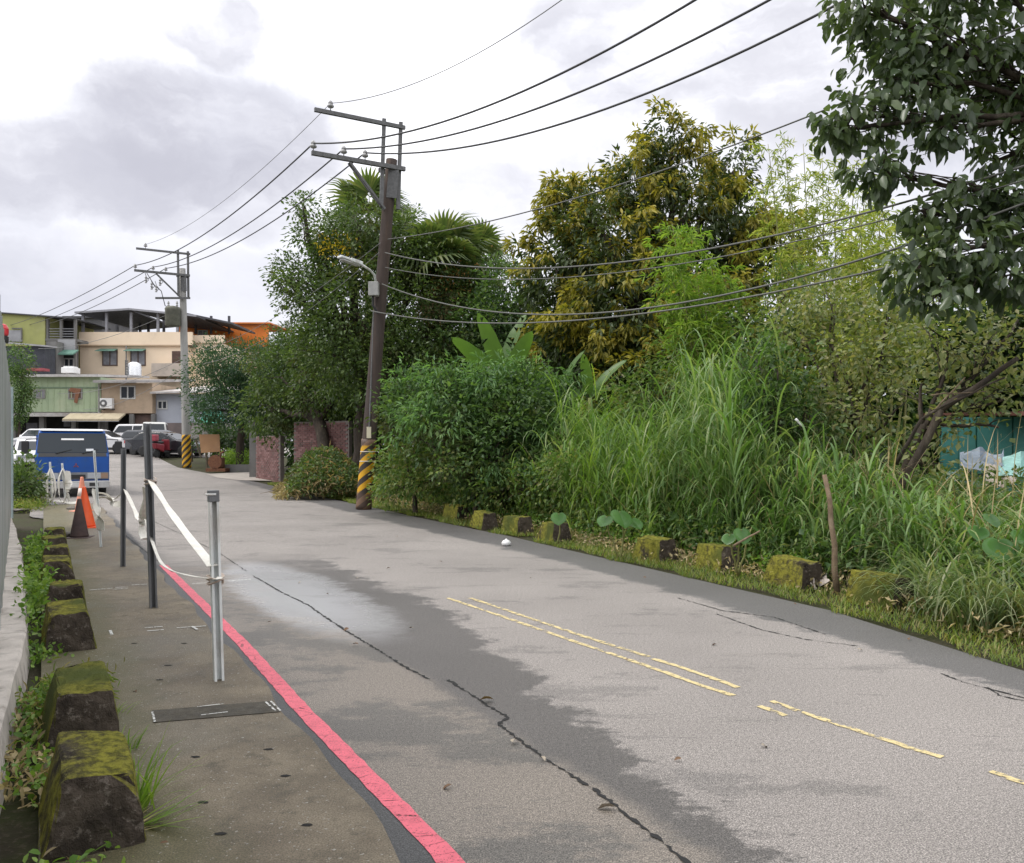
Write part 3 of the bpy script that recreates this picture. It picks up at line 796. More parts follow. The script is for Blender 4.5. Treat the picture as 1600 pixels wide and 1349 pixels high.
a0 = pt(262, 885, 7.4); a1 = pt(336, 904, yA - .045)
tape('barrier_tape', [pt(228, 812, yB + .3), pt(246, 868, yB - .3), pt(264, 889, 7.3), pt(300, 900, 6.4), pt(336, 904, yA - .045), pt(344, 902, yA - .05)], .04, 'thin sagging lower tape tied low on the pale post', 'tape', .8, 1.0)
tape('barrier_tape', [pt(196, 766, yC - .04), pt(212, 800, yC - .6), pt(218, 812, yC - 1.2), pt(226, 806, yB + .5), pt(231, 760, yB + .04)], .07, 'white tape from the rear grey post gathered behind the tall grey post', 'tape', 1.2)
tape('barrier_tape', [pt(222, 806, yB + .6), pt(222, 826, yB + .6), pt(226, 842, yB + .55), pt(229, 840, yB + .5)], .1, 'knotted tape end hanging behind the tall grey post', 'tape', .8)
tape('barrier_tape', [pt(222, 812, yB + .6), pt(230, 780, yB + .4), pt(229, 762, yB + .1)], .09, 'gathered tape rising to the tall grey post knot', 'tape', .4)
for (pp, py_, w_, lb) in ((pB, 752, .085, 'pale tape knot wound on the tall grey post'), (pA, 905, .08, 'brown stained tape knot wound on the pale post')):
    Y = pp.y; c = pt(235 if pp is pB else 336.5, py_, Y); mb = MB(); pts = []
    for k in range(28):
        a = k * .75; pts.append(c + Vector((math.cos(a) * w_ * .62, math.sin(a) * w_ * .62, (k - 14) * .0022 + .012 * math.sin(a * 1.3))))
    tape('barrier_tape', pts, .02, lb, 'tape', .6, mat=surf('dirty_tape', (.42, .34, .28), (.6, .5, .42), scale=30, rough=.7), seg=3)
yD = pD.y
tape('cloth_rag', [pt(147, 764, yD - .03), pt(150, 785, yD - .05), pt(154, 806, yD - .08), pt(158, 829, yD - .06)], .2, 'white cloth hanging from the thin post beside the cones', 'cloth', .3, group=None)
tape('barrier_tape', [pt(150, 770, yD), pt(165, 772, yD + 1.2), pt(178, 780, yD + 1.3), pt(192, 768, yC + .03)], .05, 'white tape between the cloth post and the rear grey post', 'tape', 1.5)
tape('barrier_tape', [pt(152, 778, yD), pt(168, 778, yD + 1.2), pt(176, 786, yD + 1.4), pt(190, 788, yC + .5)], .11, 'crumpled white tape lying behind the cloth post', 'tape', 2.2)
for (x0, x1, Y, lb) in ((72, 86, pE.y, 'tape loop hung around the left thin post'), (74, 82, pE.y - .1, 'narrow inner tape loop on the left thin post'), (92, 104, pF.y, 'tape loop slung on the right thin post')):
    tape('barrier_tape', [pt((x0 + x1) / 2, 732, Y - .05), pt(x0, 748, Y - .08), pt(x0 + 1, 775, Y - .12), pt((x0 + x1) / 2, 786, Y - .1), pt(x1, 772, Y - .08), pt(x1 - 1, 748, Y - .06), pt((x0 + x1) / 2 + 1, 733, Y - .05)], .06, lb, 'tape', .7)
tape('cloth_rag', [pt(106, 736, pF.y - .06), pt(107, 752, pF.y - .1), pt(106, 770, pF.y - .12), pt(109, 786, pF.y - .1)], .2, 'white cloth hanging on the right thin post before the truck', 'cloth', .5, group=None)
tape('barrier_tape', [pt(58, 786, 23), pt(72, 784, 22), pt(90, 783, 22.3), pt(112, 786, 22), pt(122, 784, 22)], .08, 'pale tape lying on the ground before the truck', 'tape', 2.0)

# cones
def cone(p, h, bw, mat, label, tilt=0.0, band=None):
    root = thing('traffic_cone', label, 'traffic cone', p, 'traffic cones on the walkway', random.uniform(-.3, .3))
    M = Matrix.Rotation(tilt, 4, 'Y')
    b = MB(M).box(-bw / 2, bw / 2, -bw / 2, bw / 2, 0, .035).build('base', mat, root, local=True, bevel=.012)
    r0 = bw * .38; MB(M).lathe([(r0, .034), (r0 * .97, .07), (.035, h - .02), (.032, h), (.02, h + .003)], n=20).build('body', mat, root, local=True, smooth=True)
    if band:
        k0, k1 = .45, .68
        rr = lambda k: r0 + (.035 - r0) * k + .003
        MB(M).lathe([(rr(k0), h * k0), (rr(k1), h * k1)], n=20).build('band', band, root, local=True, smooth=True)
    return root
M_or = surf('orange_plastic', (.85, .13, .035), (.75, .1, .03), scale=5, rough=.45, bump=.05)
M_or2 = surf('faded_orange', (.75, .3, .2), (.68, .24, .15), scale=5, rough=.6, bump=.05)
M_dk = surf('dirty_rubber', (.06, .042, .042), (.09, .06, .055), scale=5, rough=.8)
cone(G(124, 842), .70, .40, M_dk, 'dark dirty brown cone standing in front of the orange ones')
cone(G(136, 826), .82, .42, M_or, 'bright orange cone leaning behind the dark cone', R(-4))
cone(G(128, 800), .84, .40, M_or2, 'pale faded orange cone, rearmost of the cones', 0, plain('cone_band', (.7, .6, .55), .5))
# stones and rubble at the block row
M_stone = surf('stone', (.16, .145, .125), (.09, .08, .07), (.24, .22, .2), scale=6, rough=.9, bump=.6)
def rock(p, r, label, mat=None, group='rubble by the walkway', sq=.6):
    bm = bmesh.new(); bmesh.ops.create_icosphere(bm, subdivisions=2, radius=r); a = random.random() * 9
    for v in bm.verts:
        k = .75 + .35 * math.sin(v.co.x / r * 2.3 + a) * math.sin(v.co.y / r * 2.1 + a * 2) + .2 * math.sin(v.co.z / r * 3 + a)
        v.co *= k; v.co.z *= sq
    me = bpy.data.meshes.new('stone'); bm.to_mesh(me); bm.free(); o = link('stone', me, mat or M_stone); o.location = p + Vector((0, 0, r * sq * .45)); o.rotation_euler = (0, 0, a)
    return tag(o, label, 'stone', group)
rock(G(96, 842), .16, 'dark stone lying left of the dark cone'); rock(G(112, 797), .16, 'brown stone in front of the truck'); rock(G(88, 838), .1, 'smaller dark stone behind the fifth block')
rock(G(22, 782), .26, 'pale lump of rubble at the end of the fence', M_fleck)
rock(G(30, 800), .22, 'flat brown slab at the foot of the green bush', None, 'rubble by the walkway', .3)

# cover plate and painted marks on the walkway
def quad_on(pts, dz): return [gpt(px, py, dz) for px, py in pts]
root = thing('utility_cover', 'dark rectangular cover plate flush in the walkway with painted corners', 'utility cover', G(335, 1118))
a = quad_on([(238, 1117), (424, 1102), (438, 1119), (240, 1136)], .024); b = [p + Vector((0, 0, .003)) for p in a]
mb = MB(); mb.add(a + b, [(0, 1, 2, 3), (4, 5, 6, 7), (0, 1, 5, 4), (1, 2, 6, 5), (2, 3, 7, 6), (3, 0, 4, 7)]); mb.build('plate', surf('plate', (.085, .074, .056), (.06, .054, .043), scale=14, rough=.8, bump=.6), root)
def mark(a, b, w, parent=None, z0=.0295):
    A, B = gpt(*a, z0), gpt(*b, z0); d = (B - A).normalized(); s = Vector((d.y, -d.x, 0)); mb = MB(); mb.add([A - s * w / 2, A + s * w / 2, B + s * w / 2, B - s * w / 2], [(0, 1, 2, 3)])
    o = mb.build('painted_mark', M_whitemark, parent)
    if o.data.polygons[0].normal.z < 0: o.data.flip_normals()
    if parent is None: o['kind'] = 'structure'
for a_, b_ in (((308, 1112), (350, 1107)), ((314, 1125), (356, 1120)), ((415, 1104), (430, 1118)), ((423, 1103), (438, 1118)), ((238, 1120), (242, 1136))):
    mark(a_, b_, .012, root)
for a_, b_ in (((226, 986), (254, 984)), ((230, 991), (256, 989)), ((172, 990), (175, 997)), ((276, 986), (322, 983)), ((300, 984), (308, 989)), ((176, 925), (200, 923)), ((180, 922), (200, 921)), ((205, 918), (240, 916)), ((140, 926), (176, 923)), ((356, 912), (392, 909)), ((300, 916), (340, 914))):
    mark(a_, b_, .022, None, .028 if a_[0] < 290 else .03)

# ------------------------------------------------------------------ utility poles and cables
def insulator(M, parent, mat=None):
    MB(M).lathe([(.012, -.05), (.012, .03), (.06, .035), (.085, .06), (.07, .1), (.045, .115), (.06, .13), (.05, .17), (.03, .2), (.012, .205)], n=12).build('insulator', mat or M_porc, parent, smooth=True)


def pole(name, label, base, top, r0, r1, mat, zarm, starts=3, ext=1.25, arm=2.2, sleeve=None, group='utility poles along the road', fade=None, pitch=.34, inward=-1):
    base = Vector(base); top = Vector(top); root = thing(name, label, 'utility pole', base, group); d = (top - base).normalized()
    mb = MB(); n = 12; mb.tube([base + (top - base) * (i / n) - (Vector((0, 0, .3)) if i == 0 else Vector()) for i in range(n + 1)], [r0 + (r1 - r0) * i / n for i in range(n + 1)], 16)
    mb.build('shaft', mat, root, smooth=True)
    at = lambda zz: base + d * (zz / d.z)
    nn = Vector((N2[0], N2[1], 0)) * inward; dd = Vector((D2[0], D2[1], 0)) * -1
    if sleeve:
        me = MB(); L_ = sleeve; rr = lambda zz: r0 + (r1 - r0) * zz / (top.z - base.z) + .012; axis = d.to_track_quat('Z', 'Y').to_matrix().to_4x4()
        me.lathe([(rr(L_ * k / 16), L_ * k / 16) for k in range(17)], n=24)
        o = link('hazard_sleeve', me.mesh('hazard_sleeve'), stripe_mat(name + '_stripe', pitch, fade, starts), root, local=True, smooth=True); o.rotation_euler = d.to_track_quat('Z', 'Y').to_euler()
    tz = top.z - base.z; A = []
    c = at(zarm); a0 = c - nn * .3 + dd * (r1 + .05); a1 = c + nn * arm + dd * (r1 + .05)
    MB().beam(a0, a1, .09, .1).build('crossarm', M_arm, root)
    MB().beam(a0 - dd * (2 * r1 + .1), c + nn * .25 - dd * (r1 + .05), .08, .1).build('crossarm', M_arm, root)
    for q in (.0, .1):
        MB().beam(at(zarm - 1.05) + nn * r1 + dd * (r1 + .06 - q), c + nn * arm * .55 + dd * (r1 + .06 - q) - Vector((0, 0, .06)), .035, .05).build('brace', M_arm, root)
    up = []
    for q, ex in ((.02, ext), (-.42, ext)):
        MB().beam(at(zarm - 1.0) + nn * (q + .2) + dd * (r1 + .0), at(zarm) + nn * (q + .2) + dd * r1 * .8 + Vector((0, 0, ex)), .07, .09).build('extension_bar', M_arm, root)
    e0 = at(zarm) - nn * .32 + Vector((0, 0, ext - .13)); e1 = at(zarm) + nn * (arm * .96) + Vector((0, 0, ext - .13)); e0 += dd * r1; e1 += dd * r1
    MB().beam(e0, e1, .08, .09).build('crossarm', M_arm, root)
    MB().beam(at(zarm - .75) + dd * (r1 + .02) - nn * .02, at(zarm - .05) + dd * (r1 + .02) - nn * .02, .26, .05, (0, 1, 0)).build('mounting_plate', M_arm, root)
    for k in (1.0, .55, .1):
        k2 = .33 + .67 * (1 - (1 - k)) if False else (.98, .62, .36)[(1.0, .55, .1).index(k)]
        p = c + nn * arm * k2 + dd * (r1 + .05) + Vector((0, 0, .09)); insulator(Matrix.Translation(p), root); A.append(p + Vector((0, 0, .14)))
    p = e0.lerp(e1, .83) + Vector((0, 0, .09)); insulator(Matrix.Translation(p), root); A.append(p + Vector((0, 0, .14)))
    return root, A, at


bm_ = G(568, 796); Tp = P(612, 250, bm_.y - .0)
mp, AM, atM = pole('utility_pole', 'tall brown wooden utility pole with yellow and black stripes at its foot', bm_, Tp, .185, .14, M_wood, P(612, 265, bm_.y).z - bm_.z, 3, 1.18, 2.05, 1.75, fade=.42, pitch=.34)
bf_ = G(292, 731); Tf = P(285, 420, bf_.y)
fp, AF, atF = pole('utility_pole', 'pale concrete utility pole with striped foot and transformer at the road end', bf_, Tf, .2, .14, M_conc, P(285, 431, bf_.y).z - bf_.z, 4, 1.15, 2.1, 1.55, pitch=.3)
bx = Vector((10.6, 3.9, 0)); np_, AN, atN = pole('utility_pole', 'wooden utility pole standing in the verge beside the camera', bx, bx + Vector((.3, .1, 9.3)), .18, .14, M_wood, 8.6, 3, 1.18, 2.05)
bl = Vector((-27.5, 35, float(zprof(35)))); lpole, AL, atL = pole('utility_pole', 'utility pole at the left edge with only its crossarm in view', bl, bl + Vector((0, 0, 9.0)), .18, .14, M_conc, 8.35, 3, .9, 2.2, inward=1, group='utility poles along the road')
# transformer and fittings on the far pole
tz = P(278, 487, bf_.y)
tr_ = thing('pole_transformer', 'round grey transformer hung high on the concrete pole', 'transformer', tz)
MB(Matrix.Translation(tz + Vector((-.1, -.35, -.75)))).lathe([(.3, 0), (.34, .05), (.34, .75), (.36, .8), (.3, .9), (.1, .95)], n=16).build('tank', surf('transformer_paint', (.17, .17, .13), (.1, .1, .08), scale=4, rough=.7), tr_, smooth=True)
for q in (-.3, .1): MB(Matrix.Translation(tz + Vector((q, -.35, .18)))).lathe([(.04, 0), (.06, .05), (.03, .1), (.06, .15), (.02, .25)], n=8).build('bushing', M_porc, tr_)
MB().beam(tz + Vector((-.4, -.02, -.55)), tz + Vector((.35, -.02, -.55)), .08, .08).build('bracket', M_arm, tr_)
q0 = P(243, 466, bf_.y - .25); q1 = P(297, 466, bf_.y - .25); MB().beam(q0, q1, .07, .09).build('crossarm', M_arm, fp)
FL = ('leftmost fuse cutout under the outer end of the crossarm', 'lower left fuse cutout with looped holder', 'fuse cutout closest to the concrete pole', 'middle fuse cutout of those under the crossarm')
for k, (px, py) in enumerate(((228, 436), (237, 446), (250, 440), (244, 450))):
    c = P(px, py, bf_.y - .9 - .1 * k); f_ = thing('fuse_cutout', FL[k], 'fuse', c, 'fuse cutouts on the concrete pole')
    MB(Matrix.Translation(c)).lathe([(.02, -.2), (.06, -.18), (.03, -.12), (.06, -.06), (.03, 0), (.06, .06), (.02, .12)], n=8).build('body', M_porc, f_)
    MB().tube([c + Vector((.02, 0, -.15)), c + Vector((.16, -.05, -.05)), c + Vector((.02, 0, .1)), c + Vector((-.05, 0, .3))], .015, 6).build('holder', M_arm, f_)
# street lamp on the wooden pole
Yb = bm_.y - .25
sl = thing('street_lamp', 'grey street lamp with flat head and meter box on the wooden pole', 'street lamp', P(584, 452, Yb))
bb = P(584, 452, Yb); MB().box(bb.x - .12, bb.x + .12, bb.y - .1, bb.y + .12, bb.z - .17, bb.z + .17).build('junction_box', surf('box_grey', (.42, .42, .4), (.33, .33, .32), scale=6, rough=.55), sl, bevel=.015)
arm_pts = [P(587, 440, Yb), P(585, 430, Yb - .1), P(578, 422, Yb - .3), P(562, 412, Yb - .6)]; MB().tube(arm_pts, .028, 8).build('arm', M_galv, sl, smooth=True)
h0, h1 = P(563, 413, Yb - .58), P(530, 401, Yb - 1.0)
MB().beam(h0, h0.lerp(h1, .55), .24, .09).build('lamp_housing', M_galv, sl, bevel=.02)
MB().beam(h0.lerp(h1, .5), h1, .2, .055).build('lamp_head', M_galv, sl, bevel=.015)
MB().beam(h0.lerp(h1, .12) - Vector((0, 0, .055)), h0.lerp(h1, .9) - Vector((0, 0, .05)), .15, .02).build('lens', plain('lamp_lens', (.6, .6, .6), .2), sl)
MB().tube([bb + Vector((-.02, 0, -.17)), bb + Vector((-.02, -.02, -.4)), bb + Vector((.1, 0, -.6))], .03, 8).build('conduit', M_black, sl)
# plates and steel straps on the pole foot
pl = P(576.5, 676, bm_.y - .2); pt_ = thing('pole_plate', 'narrow pale plate fixed above the stripes of the wooden pole', 'plate', pl)
MB().box(pl.x - .055, pl.x + .055, pl.y - .02, pl.y, pl.z - .14, pl.z + .14).build('plate', plain('cream', (.62, .57, .42), .6), pt_)
MB().tube([pl + Vector((.01, -.01, .14)), pl + Vector((.03, .03, .8)), pl + Vector((.1, .1, 3.0))], .022, 6).build('earth_pipe', M_arm, pt_)
for (px, py) in ((574, 706), (572, 721)):
    c = P(px, py, bm_.y); b2 = atM(c.z - bm_.z); MB(Matrix.Translation(b2)).lathe([(.196, -.012), (.202, 0), (.196, .012)], n=24).build('strap', plain('strap', (.55, .5, .42), .5), mp, smooth=True)


def cable(a, b, sag, r, label, group, mat=None, name='power_cable', n=36):
    a, b = Vector(a), Vector(b); mb = MB(); mb.tube([ln(a, b, k / n, sag) for k in range(n + 1)], r, 6)
    return tag(mb.build(name, mat or M_cable, smooth=True), label, 'cable', group)


def cable_px(a, obs, r, label, group, end_xy, mat=None, name='power_cable'):
    """a cable that leaves a and hangs in the vertical plane towards end_xy: its heights are fitted to where it is seen"""
    a = Vector(a); dx, dy = end_xy[0] - a.x, end_xy[1] - a.y; K = [0.0]; Z = [a.z]; Wt = [4.0]
    for (px, py) in obs:
        m = (px - CX) / F; k = (m * a.y - a.x) / (dx - m * dy); Y = a.y + dy * k; K.append(k); Z.append(EYE - (py - HY) / F * Y); Wt.append(1.0)
    co = np.polyfit(K, Z, 2 if len(obs) > 1 else 1, w=Wt); mb = MB()
    pts = [Vector((a.x + dx * k, a.y + dy * k, float(np.polyval(co, k)))) for k in np.linspace(0, 1, 48)]; pts[0] = a
    mb.tube(pts, r, 6); return tag(mb.build(name, mat or M_cable, smooth=True), label, 'cable', group)


E_ = (bx.x, bx.y); gp = 'overhead cables from the wooden pole to the right'
def off(A, k): return (E_[0] + (AM[k].x - bm_.x), E_[1] + (AM[k].y - bm_.y))
cable_px(AM[0], [(605, 216), (800, 147), (1035, 32)], .019, 'topmost of the three thick dark cables rising right from the crossarm', gp, off(AM, 0))
cable_px(AM[1], [(625, 229), (800, 181), (1040, 85)], .019, 'middle of the three thick dark cables rising right from the crossarm', gp, off(AM, 1))
cable_px(AM[2], [(640, 242), (800, 214), (1040, 132), (1130, 97)], .019, 'lowest of the three thick dark cables rising right from the crossarm', gp, off(AM, 2))
cable_px(AM[3], [(624, 143), (748, 78), (881, 0)], .009, 'single thin cable rising from the upper arm insulator', gp, off(AM, 3), M_cable_pale)
def pc(px, py, dy=-.22): return P(px, py, bm_.y + dy)
M_tele = plain('telecom_cable', (.11, .11, .1), .6)
cable_px(pc(606, 374), [(708, 359), (800, 340), (1050, 257), (1175, 215), (1300, 170), (1425, 117)], .012, 'thin cable crossing before the yellowish tree and its top', gp, E_, M_tele, 'telephone_cable')
cable_px(pc(602, 395), [(696, 416), (800, 420), (1050, 397), (1300, 345), (1600, 262)], .014, 'telephone cable sagging over the middle of the yellowish tree', gp, E_, M_tele, 'telephone_cable')
cable_px(pc(602, 418), [(726, 436), (800, 440), (1025, 415), (1300, 362), (1600, 285)], .009, 'fine cable just below the first sagging telephone cable', gp, E_, M_tele, 'telephone_cable')
cable_px(pc(597, 444), [(696, 478), (800, 495), (1050, 472), (1300, 410), (1600, 327)], .015, 'telephone cable dropping from the lamp box then rising right', gp, E_, M_tele, 'telephone_cable')
cable_px(pc(580, 486), [(667, 500), (800, 503), (1050, 486), (1250, 450), (1600, 362)], .014, 'lowest sagging telephone cable across the trees', gp, E_, M_tele, 'telephone_cable')
gp = 'cables between the two striped poles'
for k, lb in ((0, 'outer thick cable between the two striped poles'), (1, 'middle thick cable between the two striped poles'), (2, 'inner thick cable between the two striped poles'), (3, 'thin topmost cable between the two striped poles')):
    cable(AM[k], AF[k], .55, .019 if k < 3 else .008, lb, gp, None if k < 3 else M_cable_pale)
cable(pc(594, 380), P(287, 555, bf_.y - .2), .5, .008, 'upper faint cable behind the street lamp', gp, M_cable_pale, 'telephone_cable')
cable(pc(592, 395), P(287, 572, bf_.y - .2), .7, .008, 'lower faint cable behind the street lamp', gp, M_cable_pale, 'telephone_cable')
gp = 'cables leaving the concrete pole to the left'
for k, (px, py) in enumerate(((45, 489), (75, 488), (105, 486))):
    cable(AF[k], P(px - 60, py + 26, 78), .5, .02, ('outer', 'middle', 'inner')[k] + ' cable descending left from the concrete pole', gp)
for k, (px, py, q) in enumerate(((60, 545, 480), (90, 615, 560), (130, 640, 575))):
    cable(P(287, q, bf_.y), P(px, py, 58), .5, .012, ('high', 'middle', 'low')[k] + ' thin service cable to the houses', 'service cables to the houses', M_cable_pale, 'telephone_cable')
for k in (0, 1, 2): cable(AL[k], AL[k] + Vector((-9, 14, -.3)), .3, .015, ('outer', 'middle', 'inner')[k] + ' cable on the crossarm at the left edge', 'cables at the left edge')
mb = MB(); a = AL[0]; mb.tube([a, a + Vector((.35, 0, .12)), a + Vector((.75, .0, .05)), a + Vector((.85, 0, -.15)), a + Vector((.5, 0, -.3)), a + Vector((.1, 0, -.25))], .014, 6)
tag(mb.build('jumper_cable', M_cable, smooth=True), 'looped jumper wire at the tip of the left crossarm', 'cable')
mb = MB(); a = AF[0]; mb.tube([a + Vector((.5, 0, -.3)), a + Vector((.9, -.1, -.9)), P(252, 455, bf_.y - .6), P(258, 478, bf_.y - .5), P(268, 482, bf_.y - .4)], .02, 6)
tag(mb.build('jumper_cable', M_cable, smooth=True), 'curved drop wire running down to the transformer', 'cable')
# ------------------------------------------------------------------ buildings beyond the junction
def X_(px, Y): return (px - CX) / F * Y
def Z_(py, Y): return EYE - (py - HY) / F * Y
def wall_block(mb, x0, x1, y0, y1, Yf, depth): mb.box(X_(x0, Yf), X_(x1, Yf), Yf, Yf + depth, Z_(y1, Yf), Z_(y0, Yf))
def prt(name, mat, root, f, **kw): mb = MB(); f(mb); return mb.build(name, mat, root, **kw)
def window(root, x0, x1, y0, y1, Yf, frame, glass=None, mull=1, proud=.06):
    w = prt('window', frame, root, lambda m: frame_box(m, X_(x0, Yf), X_(x1, Yf), Z_(y1, Yf), Z_(y0, Yf), Yf - proud, .09, mull))
    mb = MB(); mb.box(X_(x0, Yf) + .05, X_(x1, Yf) - .05, Yf - .02, Yf - .012, Z_(y1, Yf) + .05, Z_(y0, Yf) - .05); mb.build('pane', glass or M_glass, w)
    return w
def frame_box(m, x0, x1, z0, z1, y, t, mull):
    m.box(x0, x0 + t, y, y + .07, z0, z1); m.box(x1 - t, x1, y, y + .07, z0, z1); m.box(x0 + t, x1 - t, y, y + .07, z0, z0 + t); m.box(x0 + t, x1 - t, y, y + .07, z1 - t, z1)
    for k in range(mull): xx = x0 + (x1 - x0) * (k + 1) / (mull + 1); m.box(xx - t / 2, xx + t / 2, y, y + .07, z0 + t, z1 - t)


GZ = 1.5
M_green = surf('green_panel', (.40, .48, .31), (.35, .43, .28), (.46, .51, .35), scale=.8, rough=.7, bump=.05, dirt=(.25, .28, .2), dirt_scale=.6)
M_brown = surf('tan_render', (.50, .38, .27), (.45, .34, .24), scale=.9, rough=.85, bump=.1, dirt=(.28, .22, .16), dirt_scale=.7)
M_roofw = surf('pale_sheet_roof', (.6, .58, .56), (.45, .43, .42), scale=2, rough=.6, bump=.1, dirt=(.3, .25, .22), dirt_scale=.8)
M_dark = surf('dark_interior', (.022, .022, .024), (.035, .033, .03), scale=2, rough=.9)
M_beige = surf('beige_render', (.9, .73, .55), (.84, .68, .5), scale=.6, rough=.85, bump=.05, dirt=(.62, .5, .38), dirt_scale=.4)
M_gframe = surf('window_metal', (.3, .29, .28), (.22, .21, .2), scale=5, rough=.5)
M_wframe = surf('white_frame', (.6, .6, .58), (.5, .5, .48), scale=5, rough=.5)
M_awn = surf('green_awning', (.13, .26, .2), (.1, .2, .16), scale=4, rough=.6)
M_steelp = surf('painted_steel', (.33, .33, .35), (.26, .26, .28), scale=4, rough=.5)
M_droof = surf('dark_sheet', (.09, .09, .1), (.06, .06, .065), scale=3, rough=.6)
M_concb = surf('bare_concrete', (.2, .195, .185), (.13, .125, .12), (.28, .27, .25), scale=1.2, rough=.9, streak=.4)
M_curtain = surf('curtain_glass', (.3, .3, .32), (.2, .2, .22), scale=2, rough=.25)

Y = 60.0
b1 = thing('shop_house', 'long low house with pale green sheet upper wall over dark shop fronts', 'house', (X_(90, Y), Y + 3, GZ))
prt('upper_wall', M_green, b1, lambda m: wall_block(m, -60, 157, 589, 644, Y, 7))
for i, px in enumerate(np.arange(-58, 157, 9.4)):
    prt('panel_joint', M_green, b1, lambda m: m.box(X_(px, Y), X_(px, Y) + .06, Y - .035, Y, Z_(643, Y), Z_(590, Y)))
prt('trim', surf('green_trim', (.2, .27, .18), (.16, .22, .15), scale=3), b1, lambda m: m.box(X_(-60, Y), X_(157, Y), Y - .06, Y, Z_(607, Y), Z_(605, Y)))
prt('roof', M_roofw, b1, lambda m: m.hexa([(X_(-62, Y), Y - .5, Z_(590, Y)), (X_(158, Y), Y - .5, Z_(590, Y)), (X_(-62, Y), Y + 8, Z_(576, Y)), (X_(158, Y), Y + 8, Z_(576, Y)), (X_(-62, Y), Y - .5, Z_(586, Y)), (X_(158, Y), Y - .5, Z_(586, Y)), (X_(-62, Y), Y + 8, Z_(573, Y)), (X_(158, Y), Y + 8, Z_(573, Y))]))
prt('fascia', M_roofw, b1, lambda m: wall_block(m, -60, 157, 645, 651, Y - .5, .5))
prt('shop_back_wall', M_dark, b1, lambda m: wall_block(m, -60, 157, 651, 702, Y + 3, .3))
prt('shop_floor', M_concb, b1, lambda m: m.box(X_(-60, Y), X_(157, Y), Y, Y + 3, GZ - .2, GZ + .12))
for px in (-58, 18, 62, 112, 155): prt('column', M_concb, b1, lambda m: m.box(X_(px, Y), X_(px, Y) + .35, Y - .1, Y + .25, GZ - .1, Z_(651, Y)))
for (a, b, c, d) in ((82, 92, 658, 666), (95, 102, 658, 666), (118, 128, 672, 686), (22, 40, 660, 690)):
    prt('shop_sign' if d < 670 else 'shop_shutter', surf('dull_sign', (.22, .22, .24), (.15, .15, .17), scale=3), b1, lambda m: m.box(X_(a, Y), X_(b, Y), Y + 1.5, Y + 1.6, Z_(d, Y), Z_(c, Y)))
window(b1, 53, 71, 609, 623, Y, M_gframe, M_curtain); window(b1, 107, 129, 607, 624, Y, M_gframe, surf('boarded', (.2, .13, .09), (.13, .09, .07), scale=3))
prt('rust_patch', surf('rust_patch', (.22, .09, .05), (.28, .14, .08), scale=4), b1, lambda m: m.prism([(X_(112, Y), Z_(606, Y)), (X_(128, Y), Z_(608, Y)), (X_(124, Y), Z_(620, Y)), (X_(122, Y), Z_(631, Y)), (X_(117, Y), Z_(629, Y)), (X_(119, Y), Z_(615, Y)), (X_(108, Y), Z_(611, Y))], Y - .11, Y - .125, 'y'))
b2 = thing('shop_house', 'tan rendered house with one sliding window beside the green sheet wall', 'house', (X_(198, Y), Y + 3, GZ))
prt('upper_wall', M_brown, b2, lambda m: wall_block(m, 158.5, 238, 599, 646, Y, 6))
prt('roof', surf('grey_sheet', (.36, .34, .33), (.27, .255, .25), (.46, .44, .42), scale=2), b2, lambda m: m.hexa([(X_(156, Y), Y - 1, Z_(600, Y)), (X_(240, Y), Y - 1, Z_(600, Y)), (X_(156, Y), Y + 8, Z_(582, Y)), (X_(240, Y), Y + 8, Z_(582, Y)), (X_(156, Y), Y - 1, Z_(596, Y)), (X_(240, Y), Y - 1, Z_(596, Y)), (X_(156, Y), Y + 8, Z_(579, Y)), (X_(240, Y), Y + 8, Z_(579, Y))]))
window(b2, 188, 212, 603, 624, Y, M_wframe, M_glass)
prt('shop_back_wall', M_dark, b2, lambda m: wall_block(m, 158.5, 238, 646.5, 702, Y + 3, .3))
prt('brick_pier', surf('shop_brick', (.17, .11, .09), (.11, .08, .07), scale=3), b2, lambda m: wall_block(m, 203, 238, 648, 676, Y + .4, .3))
for px in (160, 202, 236): prt('column', M_concb, b2, lambda m: m.box(X_(px, Y), X_(px, Y) + .3, Y - .02, Y + .25, GZ - .1, Z_(647, Y)))
aw = thing('shop_awning', 'cream sloping awning below the tan house wall', 'awning', (X_(160, Y), Y - 1, Z_(655, Y)))
M_cream = surf('cream_canvas', (.5, .43, .3), (.42, .36, .25), scale=2, rough=.8)
for i in range(8):
    x0 = 116 + (202 - 116) * i / 8; x1 = 116 + (202 - 116) * (i + 1) / 8 - .3
    prt('canvas_panel', M_cream, aw, lambda m: m.hexa([(X_(x0, Y), Y - 1.6, Z_(659, Y)), (X_(x1, Y), Y - 1.6, Z_(659, Y)), (X_(x0, Y), Y - .55, Z_(649, Y)), (X_(x1, Y), Y - .55, Z_(649, Y)), (X_(x0, Y), Y - 1.6, Z_(656, Y)), (X_(x1, Y), Y - 1.6, Z_(656, Y)), (X_(x0, Y), Y - .55, Z_(646.5, Y)), (X_(x1, Y), Y - .55, Z_(646.5, Y))]))
prt('frame', M_steelp, aw, lambda m: m.box(X_(116, Y), X_(202, Y), Y - 1.62, Y - 1.55, Z_(660, Y), Z_(659.2, Y)))
ac = thing('air_conditioner', 'white air conditioner unit on the tan house wall', 'air conditioner', (X_(170, Y), Y - .3, Z_(640, Y)))
prt('casing', M_white, ac, lambda m: m.box(X_(161, Y), X_(180, Y), Y - .5, Y - .12, Z_(639, Y), Z_(623, Y)), bevel=.03)
def ringm(m, c, r0, r1, y, th=.03, n=20): m.lathe([(r0, 0), (r1, 0), (r1, th), (r0, th)], n=n, M=Matrix.Translation((c[0], y, c[1])) @ Matrix.Rotation(R(90), 4, 'X'))
